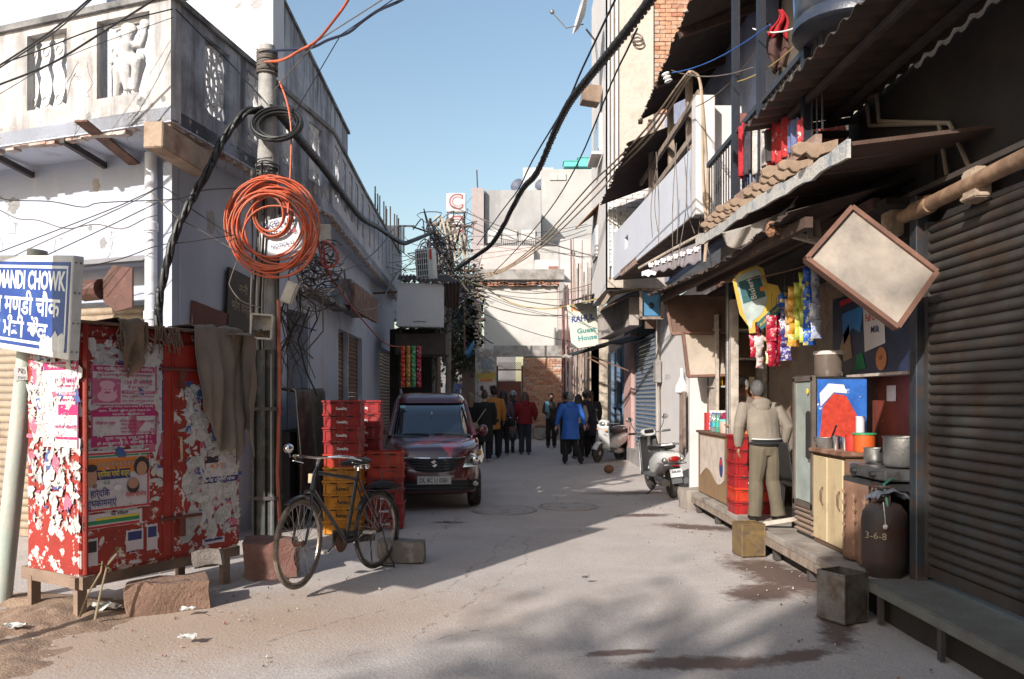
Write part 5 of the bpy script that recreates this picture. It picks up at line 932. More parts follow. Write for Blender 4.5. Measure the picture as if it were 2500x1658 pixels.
stone('rough sandstone block with chiselled face under the red cabinet', (-2.56, 5.95, .09), (.56, .28, .23), .45, SST, 3, .05); stone('red stained stone block by the utility pole foot', (-2.12, 7.0, .15), (.44, .3, .34), .25, SSR, 5, .05); stone('small grey rubble lump on the sandstone block', (-2.38, 6.25, .3), (.2, .14, .12), .3, CNB, 7, .05); stone('oblong kerb stone behind the bicycle rear wheel', (-1.05, 7.62, .1), (.44, .2, .2), -.05, CNB, 9, .02)
stone('pale concrete block under the shop counter corner', (2.6, 11.35, .13), (.36, .42, .3), .1, SLAB, 13, .03)
rr = RR(31)
for k, (px, py, sz, lab, col) in enumerate(((35, 1542, .13, 'crumpled pale paper on the soil at the lower left', (.5, .5, .47)), (458, 1500, .1, 'white paper curl on the road by the sandstone', (.62, .62, .64)), (458, 1570, .11, 'flat white scrap lying alone on the near road', (.6, .6, .62)), (255, 1495, .2, 'silver foil bag lying under the cabinet leg', (.5, .5, .5)), (1090, 1283, .09, 'dark scrap on the road before the car', (.1, .1, .1)), (1291, 1178, .06, 'tiny white scrap on the shaded road', (.6, .6, .6)), (1693, 1234, .1, 'silver wrapper by the concrete block', (.6, .6, .62)), (1535, 1115, .12, 'white scrap by the blue shutter', (.6, .6, .6)), (1430, 1420, .06, 'brown leaf on the sunlit road', (.15, .08, .05)), (2370, 1580, .09, 'pale rubbish beneath the stone slab', (.4, .42, .42)))):
 Y_ = 3014 / (py - 974); c = V3(((px - 1250) * Y_ / F, Y_, .03)); mb = MB(); mb.grid(lambda a, b: c + V3(((a - .5) * sz, (b - .5) * sz * .6, .014 + .03 * nz3((a * 3 + k, b * 3, 0)) * (2 if k == 3 else 1))), 7, 5, .001)
 one('litter', mb, M('litter_%d' % k if False else ('litter_pale' if col[0] > .3 else 'litter_dark'), col, .6, var=.2, scale=30, local=True), lab, 'litter', 'scraps of litter on the ground', smooth=True)
one('coconut_husk', MB().ball((2.02, 16.6, .09), (.11, .1, .09), 10, 7), M('coconut_brown', (.16, .075, .04), .95, var=.3, scale=25, bump=.8), 'brown coconut husk on the ground by the scooters', 'coconut', smooth=True)
mb = MB(); rr = RR(55)
for i in range(900):
 k = rr.random()
 if k < .35: x, y = rr.uniform(-4.2, -1.4), rr.uniform(4.6, 7.4)
 elif k < .6: x, y = 2.1 + rr.gauss(0, .25), rr.uniform(4.2, 12)
 elif k < .8: x, y = -2.2 + rr.gauss(0, .3), rr.uniform(7, 18)
 else: x, y = rr.uniform(-2, 2.2), rr.uniform(4.4, 16)
 s_ = .004 + .012 * rr.random() ** 3; c = V3((x, y, gz(x, y) + .008 + s_ * .3)); mb.mat(rr.choices((0, 1, 2), (5, 4, 2))[0]).add([c + V3((rr.uniform(.5, 1) * s_ * a, rr.uniform(.5, 1) * s_ * b, rr.uniform(.3, 1) * s_ * d)) for a, b, d in ((1, 0, 0), (-1, 0, 0), (0, 1, 0), (0, -1, 0), (0, 0, 1), (0, 0, -1))], [(0, 2, 4), (2, 1, 4), (1, 3, 4), (3, 0, 4), (2, 0, 5), (1, 2, 5), (3, 1, 5), (0, 3, 5)])
mb.build('gravel', [M('grit_pale', (.42, .37, .33), .95), M('grit_dark', (.15, .12, .10), .95), M('grit_brick', (.3, .15, .1), .95)], fix=False, kind='stuff')['label'] = 'loose grit and pebbles scattered on the street'
pl = thing('weed_plant', 'thin woody weed with few leaves growing by the cabinet leg', 'plant', (-2.95, 5.5, 0)); STM = M('weed_stem', (.24, .19, .12), .85, var=.25)
s1 = [at(232, 1513, 5.5), at(247, 1440, 5.5), at(262, 1380, 5.5), at(290, 1345, 5.5)]; s2 = [at(195, 1505, 5.52), at(215, 1450, 5.52), at(247, 1395, 5.5), at(250, 1370, 5.5)]
for s in (s1, s2): MB().tube(s, [.008, .007, .006, .004], 6).build('stem', STM, pl, smooth=True)
for k, (px, py, a_, w) in enumerate(((272, 1349, .3, .055), (284, 1345, 1.2, .04), (262, 1385, 2.2, .06), (256, 1380, -.6, .05), (293, 1352, -.3, .05), (250, 1378, 3.0, .04))):
 c = at(px, py, 5.49); d = V3((cos(a_), -.3, sin(a_))); u_, w_ = frame(d); MB().add([c, c + d * w * .5 + u_ * w * .35, c + d * w, c + d * w * .5 - u_ * w * .35], [(0, 1, 2, 3)]).build('leaf', M('weed_leaf', (.16, .17, .06), .7, var=.3, bump=0), pl, fix=False)
for k, (px, py, r, lab) in enumerate(((1230, 1244, .42, 'round concrete manhole cover in front of the car'), (1388, 1236, .38, 'second worn manhole cover right of the first'))):
 Y_ = 3014 / (py - 974); c = V3(((px - 1250) * Y_ / F, Y_, 0)); m_ = M('manhole_concrete', (.385, .35, .33), .9, var=.15, scale=5, bump=.4, grime=(.17, .14, .12), gamt=.4, gscale=5); t = thing('manhole_cover', lab, 'manhole', (c.x, c.y, 0), group='manhole covers in the lane')
 MB().lathe(c, [(r, -.02), (r, .006), (r - .03, .012), (r - .05, .006), (r - .07, .006), (r - .08, .016), (.02, .018)], 30).build('lid', m_, t, smooth=True); MB().lathe(c, [(r + .05, -.02), (r + .05, .003), (r + .02, .008), (r + .012, -.01)], 30).build('ring', m_, t, smooth=True)
# bottle crates
def crate_proto(col, word, wcol, name):
 t = thing('bottle_crate', '', 'crate', (0, 0, 0), world=False, group='bottle crates stacked at the left wall')
 m_ = M(col[0], col[1], .45, var=.12, scale=5, grime=tuple(k * .55 for k in col[1]), gamt=.44, gscale=9, bump=.08, streak=(.3, .22, .18), samt=.32, sscale=14); w, d, h = .42, .32, .152; mb = MB()
 for sx in (-1, 1): mb.box((sx * (w / 2 - .006), 0, h / 2), (.012, d, h)); mb.box((0, sx * (d / 2 - .006), h / 2), (w - .024, .012, h))
 mb.box((0, 0, .008), (w - .02, d - .02, .012)); mb.build('shell', m_, t); mb = MB()
 for sx in (-1, 1): mb.box((sx * (w / 2 + .004), 0, h - .012), (.02, d + .028, .022)); mb.box((0, sx * (d / 2 + .004), h - .012), (w - .012, .02, .022)); mb.box((0, sx * (d / 2 + .002), h * .70), (w, .012, .008)); mb.box((sx * (w / 2 + .002), 0, h * .70), (.012, d, .008))
 mb.build('rim', m_, t)
 for sx in (-1, -.36, .36, 1): MB().box((sx * (w / 2 - .02), -d / 2 - .003, h * .36), (.012, .012, h * .66)).build('rib', m_, t)
 for sx in (-.45, .45): MB().box((sx * w / 2, -d / 2 - .008, h * .8), (.075, .008, .014)).build('grip_slot', DARKM, t)
 if word: text(word, .042 if word == 'Kwality' else .06, wcol, t, (-.0, -d / 2 - .004, h * .37), (1, 0, 0), (0, 0, 1), width=.15 if word == 'Kwality' else .17, bold=.03, shear=0)
 return t
RC = ('crate_red', (.31, .014, .015)); OC = ('crate_orange_red', (.50, .04, .014)); YC = ('crate_yellow', (.50, .20, .014))
pr = crate_proto(RC, 'Kwality', WPL, 'r'); po = crate_proto(OC, None, None, 'o'); py_ = crate_proto(YC, 'Amul', BPL, 'y')
ORD = ['bottom', 'second from bottom', 'third from bottom', 'fourth from bottom', 'fifth from bottom', 'sixth from bottom', 'seventh from bottom', 'eighth from bottom', 'ninth from bottom', 'topmost', 'topmost']
def stack(x, y, rz, seq, where, pitch=.1535, z0=0., grp='bottle crates stacked at the left wall', ry=()):
 for i, (p_, nm) in enumerate(seq):
  k = 'topmost' if i == len(seq) - 1 else ORD[i]; o = dup(p_, (x + rnd(-.008, .008), y + rnd(-.008, .008), z0 + i * pitch), (0, 0, rz + rnd(-.03, .03)), f'{nm} bottle crate, {k} in {where}'); o['group'] = grp
stack(-1.955, 9.3, .04, [(py_, 'yellow')] * 5 + [(po, 'orange red')] + [(pr, 'red white lettered')] * 4, 'the mixed stack behind the bicycle')
stack(-1.86, 10.05, .02, [(pr, 'red')] * 10, 'the tall rear red stack')
stack(-1.53, 9.66, .05, [(pr, 'red')] * 4 + [(po, 'orange red')] * 2, 'the low stack against the car')
stack(2.72, 9.12, .0, [(pr, 'red')] + [(po, 'orange red')] + [(pr, 'red')] * 4, 'the stack behind the customer at the shop', .148, .25, 'red crates at the shop counter')
for p_ in (pr, po, py_):
 for c in list(p_.children): bpy.data.objects.remove(c)
 bpy.data.objects.remove(p_)
# maroon hatchback
car = thing('parked_car', 'dark maroon hatchback parked facing the camera along the left shops', 'car', (-1.075, 11.0, 0), R(7.3), world=False)
MAR = M('maroon_car_paint', (.085, .006, .010), .28, var=.06, scale=2, bump=0, coat=1., fine=.01, local=True, grime=(.11, .02, .02), gamt=.3, gscale=5); CGL = M('car_glass', (.006, .008, .012), .03, var=.05, bump=0, fine=0, coat=.8, spec=.9); BTRM = M('car_black_trim', (.012, .012, .013), .45, var=.1, bump=.03)
HL_, HW = 1.76, .70
def layered(layers, n=72, ex=5.5, yc=HL_):
 """closed rounded body: layers of (half width, y front, y back, z(y) function, exponent)"""
 mb = MB(); vs = []
 for (hw, y0, y1, zf, e) in layers:
  c, h = (y0 + y1) / 2, (y1 - y0) / 2
  for k in range(n):
   a = 2 * pi * k / n; ca, sa = cos(a), sin(a); x = math.copysign(abs(ca) ** (2 / e), ca) * hw; y = c + math.copysign(abs(sa) ** (2 / e), sa) * h; vs.append((x, y, zf(x, y)))
 L_ = len(layers); fs = [(i * n + k, i * n + (k + 1) % n, (i + 1) * n + (k + 1) % n, (i + 1) * n + k) for i in range(L_ - 1) for k in range(n)]
 fs += [tuple(range(n - 1, -1, -1)), tuple((L_ - 1) * n + k for k in range(n))]; return mb.add(vs, fs)
def hood(y):
 for (a, za), (b, zb) in zip(((0, .755), (.12, .835), (.45, .91), (.92, .985), (3.6, 1.0)), ((.12, .835), (.45, .91), (.92, .985), (3.6, 1.0), (9, 1.0))):
  if y <= b: t = (y - a) / (b - a); return za + (zb - za) * max(0, t)
 return 1.0
C_ = lambda z: (lambda x, y: z)
T_ = lambda dz, cr=.035: (lambda x, y: hood(y) - dz + cr * (1 - (x / HW) ** 2))
lay = [(.62, .14, 3.42, C_(.21), 5), (.68, .05, 3.5, C_(.24), 5), (.70, .02, 3.53, C_(.34), 5), (.705, .0, 3.54, C_(.48), 5), (.69, .03, 3.53, C_(.56), 5.5), (.70, .05, 3.53, C_(.66), 5.5), (.70, .06, 3.53, C_(.735), 5.5), (.692, .085, 3.52, T_(.03), 5), (.67, .12, 3.5, T_(.008), 5), (.62, .18, 3.46, T_(.0), 5), (.4, .4, 3.3, T_(0), 4), (.1, .8, 2.9, T_(0), 3)]
layered(lay).build('body', MAR, car, smooth=48)
gl = [(.655, .86, 3.46, C_(.975), 7), (.652, .89, 3.455, C_(1.0), 7), (.60, 1.33, 3.36, C_(1.30), 7), (.555, 1.60, 3.28, C_(1.50), 7)]
layered(gl, 88).build('window_band', CGL, car, smooth=50)
rl_ = [(.558, 1.565, 3.30, C_(1.485), 7), (.552, 1.60, 3.29, C_(1.53), 7), (.53, 1.72, 3.25, lambda x, y: 1.585 + .012 * sin(min(1, max(0, (y - 1.7) / 1.5)) * 3.14), 6), (.48, 1.85, 3.15, lambda x, y: 1.62 + .02 * sin(min(1, max(0, (y - 1.7) / 1.5)) * 3.14), 5), (.2, 2.2, 2.9, C_(1.655), 3)]
layered(rl_, 88).build('roof', MAR, car, smooth=50)
for s in (-1, 1):
 MB().tube([(s * .635, .885, .985), (s * .60, 1.17, 1.17), (s * .562, 1.42, 1.36), (s * .532, 1.62, 1.51)], [.036, .032, .03, .03], 8).build('windscreen_pillar', MAR, car, smooth=True)
 for (y0, z1y) in ((1.95, 2.0), (2.75, 2.8)): MB().bar((s * .662, y0, .98), (s * .565, z1y, 1.5), .05, .03).build('door_pillar', BTRM, car)
 MB().tube([(s * .47, 1.78, 1.63), (s * .485, 2.0, 1.70), (s * .485, 3.0, 1.70), (s * .47, 3.15, 1.64)], .016, 7).build('roof_rail', M('grey_metal', (.2, .2, .2)), car, smooth=True)
 pts = [(s * .675, .20, .895), (s * .645, .125, .79), (s * .50, .055, .79 - .0), (s * .40, .035, .60), (s * .57, .02, .615), (s * .665, .06, .655), (s * .703, .18, .74)]
 lamp = MB(); O_ = V3((0, -.012, 0)); vv = [V3(p) + O_ for p in pts]; ce = sum(vv, V3()) / len(vv) + V3((s * .02, -.035, 0)); lamp.add(vv + [ce] + [v + V3((0, .06, 0)) for v in vv], [(i, (i + 1) % 7, 7) for i in range(7)] + [(i, (i + 1) % 7, 8 + (i + 1) % 7, 8 + i) for i in range(7)]); lo = lamp.build('headlamp', M('lamp_lens', (.50, .50, .47), .08, var=.25, scale=14, bump=0, metal=.75, coat=1., local=True), car, smooth=30)
 MB().ball((s * .565, .0, .70), (.062, .035, .065), 10, 7).build('reflector', CHR, lo, smooth=True); MB().ball((s * .635, .075, .80), (.03, .03, .045), 8, 6).build('indicator', M('lamp_amber', (.5, .22, .04), .2, coat=1.), lo, smooth=True)
 MB().ball((s * .77, 1.02, 1.075), (.075, .055, .085), 12, 8).bar((s * .66, 1.05, 1.03), (s * .74, 1.04, 1.05), .04, .04).build('wing_mirror', MAR, car, smooth=True)
 MB().lathe((s * .575, .035, .375), [(.062, 0), (.062, .03), (.03, .035)], 16, ax=(0, -1, 0)).build('fog_lamp_ring', BTRM, car, smooth=True); MB().lathe((s * .575, .01, .375), [(.038, 0), (.036, .02), (.01, .026)], 14, ax=(0, -1, 0)).build('fog_lamp', M('lamp_lens', (.50, .50, .47)), car, smooth=True)
 for y in (.62, 2.98):
  w_ = MB().lathe((s * .60, y, .275), [(.2, -.085), (.262, -.085), (.277, -.06), (.277, .06), (.262, .085), (.2, .085)], 28, ax=(1, 0, 0)).build('wheel', RUB, car, smooth=True); MB().lathe((s * .60, y, .275), [(.05, -.05), (.20, -.08), (.2, .08), (.05, .05)], 20, ax=(1, 0, 0)).build('rim', ALU, w_, smooth=True)
g2 = lambda z, y0=.045, x=.44: [(-x, y0 + .03, z), (-x * .5, y0 + .002, z), (0, y0 - .012, z), (x * .5, y0 + .002, z), (x, y0 + .03, z)]
mb = MB(); mb.grid(lambda a, b: V3((-.43 + .86 * a, .012 + .09 * (abs(a - .5) * 2) ** 2.4 - .008, .535 + .185 * b + .05 * (abs(a - .5) * 2) ** 2 * (1 - b))), 16, 4, .02); mb.build('grille', BTRM, car, fix=False)
for k in range(4): MB().tube([(x, .0 + .09 * (abs(x) / .43) ** 2.4 - .004, .57 + k * .038 + .03 * (abs(x) / .43) ** 2) for x in (-.42, -.3, -.15, 0, .15, .3, .42)], .008, 5).build('grille_bar', M('grey_black_trim', (.04, .04, .042), .35, metal=.3), car)
for s in (-1, 1): MB().tube([(s * x, -.004 + .09 * (x / .43) ** 2.4, .728 + .018 * x) for x in (.055, .15, .3, .43)], .0125, 6).build('chrome_strip', CHR, car, smooth=True)
S_ = [(-.045, -.012), (.0, -.04), (.04, -.015), (.012, .003), (.045, .025), (.0, .055), (-.045, .03), (-.012, .012)]
S_ = [(0, .055), (-.048, .022), (.006, -.008), (-.02, -.022), (-.048, -.006), (0, -.05), (.048, -.018), (-.006, .012), (.02, .026), (.048, .01)]
MB().prism(S_, (0, -.03, .655), (1, 0, 0), (0, 0, 1), .008).build('badge', CHR, car, bevel=.002)
mb = MB(); mb.grid(lambda a, b: V3((-.56 + 1.12 * a, -.012 + .085 * (abs(a - .5) * 2) ** 2.6, .28 + .14 * b)), 18, 3, .02); mb.build('bumper_opening', BTRM, car, fix=False)
for z in (.315, .36): MB().tube([(x, -.016 + .085 * (abs(x) / .56) ** 2.6, z) for x in (-.54, -.4, -.2, 0, .2, .4, .54)], .009, 5).build('bumper_bar', M('grey_black_trim', (.04, .04, .042)), car)
pl_ = MB().box((.0, -.035, .428), (.47, .012, .118)).build('number_plate', flat('plate_white', (.60, .60, .58), .4), car, bevel=.003); text('DL 8C U 0581', .088, BPL, pl_, (0, -.042, .425), (1, 0, 0), (0, 0, 1), width=.39, bold=.012); mb = MB()
for (x0, x1, z0, z1) in ((-.228, .228, .478, .482), (-.228, .228, .374, .378), (-.23, -.226, .374, .482), (.226, .23, .374, .482)): mb.box(((x0 + x1) / 2, -.042, (z0 + z1) / 2), (x1 - x0, .002, z1 - z0))
mb.build('plate_border', BPL, pl_)
for (x0, x1) in ((-.05, -.42), (.45, .02)): MB().tube([(x0, .87, 1.02), ((x0 + x1) / 2, .90, 1.035), (x1, .905, 1.025)], .009, 5).build('wiper', BTRM, car)
MB().box((0, .87, .995), (1.15, .12, .03), rot=Euler((.35, 0, 0))).build('cowl', BTRM, car, bevel=.01)
MB().prism([(-.04, -.03), (.04, -.03), (.04, .03), (-.04, .03)], (-.44, 1.46, 1.425), (1, 0, 0), (0, .72, .69), .004).build('permit_sticker', flat('sticker_teal', (.25, .5, .52), .5), car); MB().ball((0, 1.3, 1.33), (.012, .012, .022), 8, 6).build('hanging_charm', flat('charm_white', (.6, .6, .55), .5), car)
# roadster bicycle
bk = thing('bicycle', 'old black roadster bicycle with rod handlebar parked on its rear stand', 'bicycle', (-1.25, 7.28, 0), world=False); BD = V3((-.43, -1.045, 0)); bk.rotation_euler = (0, R(-3.0), math.atan2(BD.y, BD.x))
BPT = M('black_enamel', (.012, .012, .013), .28, var=.2, scale=9, bump=.02, grime=(.09, .075, .06), gamt=.36, gscale=12, local=True, coat=.4); WR, WB = .335, 1.13; MUD = M('dusty_tyre', (.14, .115, .095), .9, var=.3, scale=9, bump=.4, grime=(.25, .21, .17), gamt=.45, gscale=6)
def wheel(x, steer, name):
 w_ = MB().tube([(cos(a * .1571) * WR, 0, sin(a * .1571) * WR) for a in range(40)], .0195, 8, close=True).build('wheel', MUD if x > .5 else RUB, bk, smooth=True); w_.location = (x, 0, WR + .02); w_.rotation_euler = (0, 0, steer)
 MB().tube([(cos(a * .1745) * (WR - .022), 0, sin(a * .1745) * (WR - .022)) for a in range(36)], .013, 6, close=True).build('rim', M('worn_chrome', (.42, .40, .38), .3, metal=.9, var=.25, scale=10, grime=(.2, .13, .09), gamt=.42, gscale=14, local=True), w_, smooth=True)
 MB().lathe((0, 0, 0), [(.012, -.05), (.028, -.035), (.018, -.02), (.018, .02), (.028, .035), (.012, .05)], 12, ax=(0, 1, 0)).build('hub', M('rusty_steel', (.2, .1, .06)), w_, smooth=True); me = None
 for k in range(32):
  a = k * 2 * pi / 32; b = a + (.42 if k % 4 < 2 else -.42); sd = .032 if k % 2 else -.032
  o_ = MB().tube([(cos(b) * .024, sd, sin(b) * .024), (cos(a) * (WR - .03), 0, sin(a) * (WR - .03))], .0016, 3, cap=False).build('spoke', ALU, w_, fix=False)
 return w_
fw = wheel(WB, R(7), 'front'); rw = wheel(0, 0, 'rear'); ax_z = WR + .02
HT, HB = V3((WB - .20, 0, .95)), V3((WB - .145, 0, .76)); BB = V3((.48, 0, .295)); ST_ = V3((.33, 0, .90)); mb = MB()
mb.tube([HB + V3((0, 0, .02)), BB], .0165, 8); mb.tube([HT - V3((-.012, 0, .045)), ST_ - V3((-.015, 0, .07))], .015, 8); mb.tube([BB, ST_], .0165, 8); mb.tube([HB, HT], .021, 9)
for s in (-1, 1): mb.tube([BB + V3((0, s * .03, 0)), (0, s * .06, ax_z)], .010, 6); mb.tube([ST_ + V3((.012, s * .02, -.07)), (0, s * .06, ax_z)], .009, 6)
mb.build('frame', BPT, bk, smooth=True); mb = MB()
cs = Matrix.Rotation(R(7), 3, 'Z'); fx = lambda x, y, z: V3((WB, 0, 0)) + cs @ V3((x, y, z))
for s in (-1, 1): mb.tube([fx(-.12, s * .03, .74), fx(-.09, s * .055, .6), fx(-.03, s * .058, .46), fx(0, s * .055, ax_z)], .011, 7)
mb.ball(fx(-.125, 0, .745), (.03, .05, .025), 8, 6); mb.build('fork', BPT, bk, smooth=True); MB().box(fx(-.15, 0, .86), (.015, .045, .08), rz=R(7)).build('lamp_bracket', CHR, bk, bevel=.004)
for (cx, st_) in ((0, 0), (WB, R(7))):
 rot = Matrix.Rotation(st_, 3, 'Z'); a0, a1 = (.55, 3.5) if cx == 0 else (1.0, 2.75)
 def mg(a, b): t = a0 + (a1 - a0) * a; y = (b - .5) * .056; r_ = WR + .03 + .014 * (1 - (abs(b - .5) * 2) ** 2); return V3((cx, 0, ax_z)) + rot @ V3((r_ * cos(t), y, r_ * sin(t)))
 MB().grid(mg, 22, 6, .002).build('mudguard', BPT, bk, smooth='all')
 for s in (-1, 1): MB().tube([V3((cx, 0, ax_z)) + rot @ V3((0, s * .05, 0)), V3((cx, 0, ax_z)) + rot @ V3(((WR + .03) * cos(a1 - .3), s * .028, (WR + .03) * sin(a1 - .3)))], .003, 4).build('mudguard_stay', CHR, bk)
HC = HT + V3((-.02, 0, .075)); mb = MB(); mb.tube([HT, HC], .014, 8)
hb = [(-.16, .30, -.015), (-.06, .27, .005), (.03, .2, .015), (.06, .09, .005), (.055, 0, 0), (.06, -.09, .005), (.03, -.2, .015), (-.06, -.27, .005), (-.16, -.30, -.015)]; mb.tube([HC + cs @ V3(p) for p in hb], .011, 8); mb.build('handlebar', CHR, bk, smooth=True)
for s in (0, -1): MB().tube([HC + cs @ V3(hb[s]), HC + cs @ (V3(hb[s]) + V3((-.10, .01 if s == 0 else -.01, -.01)))], .016, 8).build('grip', BLACKP, bk, smooth=True); MB().tube([HC + cs @ (V3(hb[s]) * .9 + V3((.08, 0, -.02))), HC + cs @ (V3(hb[s]) + V3((-.12, 0, -.045)))], .004, 5).build('brake_rod', CHR, bk)
MB().tube([HC + cs @ V3((.06, .05, -.01)), HC + cs @ V3((.08, 0, -.12)), fx(-.13, 0, .7)], .0045, 5).build('brake_rod', CHR, bk)
MB().ball(HC + cs @ V3((.03, -.26, .07)), (.045, .04, .04), 12, 8).tube([HC + cs @ V3((.03, -.24, .0)), HC + cs @ V3((.03, -.26, .05))], .006, 5).build('bell', CHR, bk, smooth=True)
mb = MB(); loft(mb, [(.62 - .02, 0, .965, .015, .012), (.54, 0, .97, .03, .022), (.42, 0, .975, .07, .03), (.33, 0, .985, .105, .034), (.265, 0, .99, .10, .03), (.235, 0, .985, .05, .015)], 14, 'x'); mb.build('saddle', M('black_leather', (.014, .013, .013), .45, var=.2, bump=.15), bk, smooth=True); mb = MB(); mb.tube([ST_ - V3((0, 0, .05)), ST_ + V3((-.01, 0, .06))], .012, 7)
for k in range(3): mb.lathe((.27, (k - 1) * .06, .92), [(.018, 0), (.02, .02), (.018, .04)], 8)
mb.build('seat_post', CHR, bk, smooth=True)
cz = .72; mb = MB()
for s in (-1, -.33, .33, 1): mb.tube([(.16, s * .07, cz), (-.32, s * .085, cz)], .006, 5)
for x in (.16, -.08, -.32): mb.tube([(x, -.08, cz), (x, .08, cz)], .006, 5)
for s in (-1, 1): mb.tube([(-.22, s * .08, cz), (0, s * .065, ax_z)], .006, 5)
mb.tube([(-.2, -.075, cz), (-.2, -.075, cz + .16), (-.2, .075, cz + .16), (-.2, .075, cz)], .006, 5); mb.build('carrier', BPT, bk); mb = MB()
mb.grid(lambda a, b: V3((.12 - .4 * a, -.085 + .17 * b, cz + .02 + .045 * sin(a * 3.14) * sin(b * 3.14) + .012 * nz3((a * 5, b * 5, 1)))), 12, 8, .015); mb.build('carrier_pad', M('black_cloth', (.012, .012, .013), .9, bump=.3), bk, smooth='all')
mb = MB(); mb.lathe(BB + V3((0, -.05, 0)), [(.0, -.004), (.092, -.004), (.092, .004), (.0, .004)], 22, ax=(0, 1, 0)); mb.build('chain_ring', M('rusty_steel', (.2, .1, .06)), bk); MB().grid(lambda a, b: V3((-.06 + .66 * a, -.062, .245 + .035 * a + (.10 + .02 * a) * b)), 8, 2, .012).build('chain_guard', BPT, bk, fix=False)
for s, a in ((-1, -.5), (1, 2.64)): e = BB + V3((cos(a) * .165, s * .085, sin(a) * .165)); MB().tube([BB + V3((0, s * .08, 0)), e], .009, 6).build('crank', CHR, bk); MB().box(e + V3((0, s * .055, 0)), (.085, .09, .028)).build('pedal', M('pedal_grey', (.45, .43, .4), .4, metal=.5), bk, bevel=.006)
mb = MB()
for s in (-1, 1): mb.tube([(0, s * .065, ax_z), (-.06, s * .09, .16), (-.13, s * .12, .02), (-.13, s * .12, .0)], .008, 6)
mb.tube([(-.13, -.12, .012), (-.13, .12, .012)], .008, 6); mb.build('stand', BPT, bk)
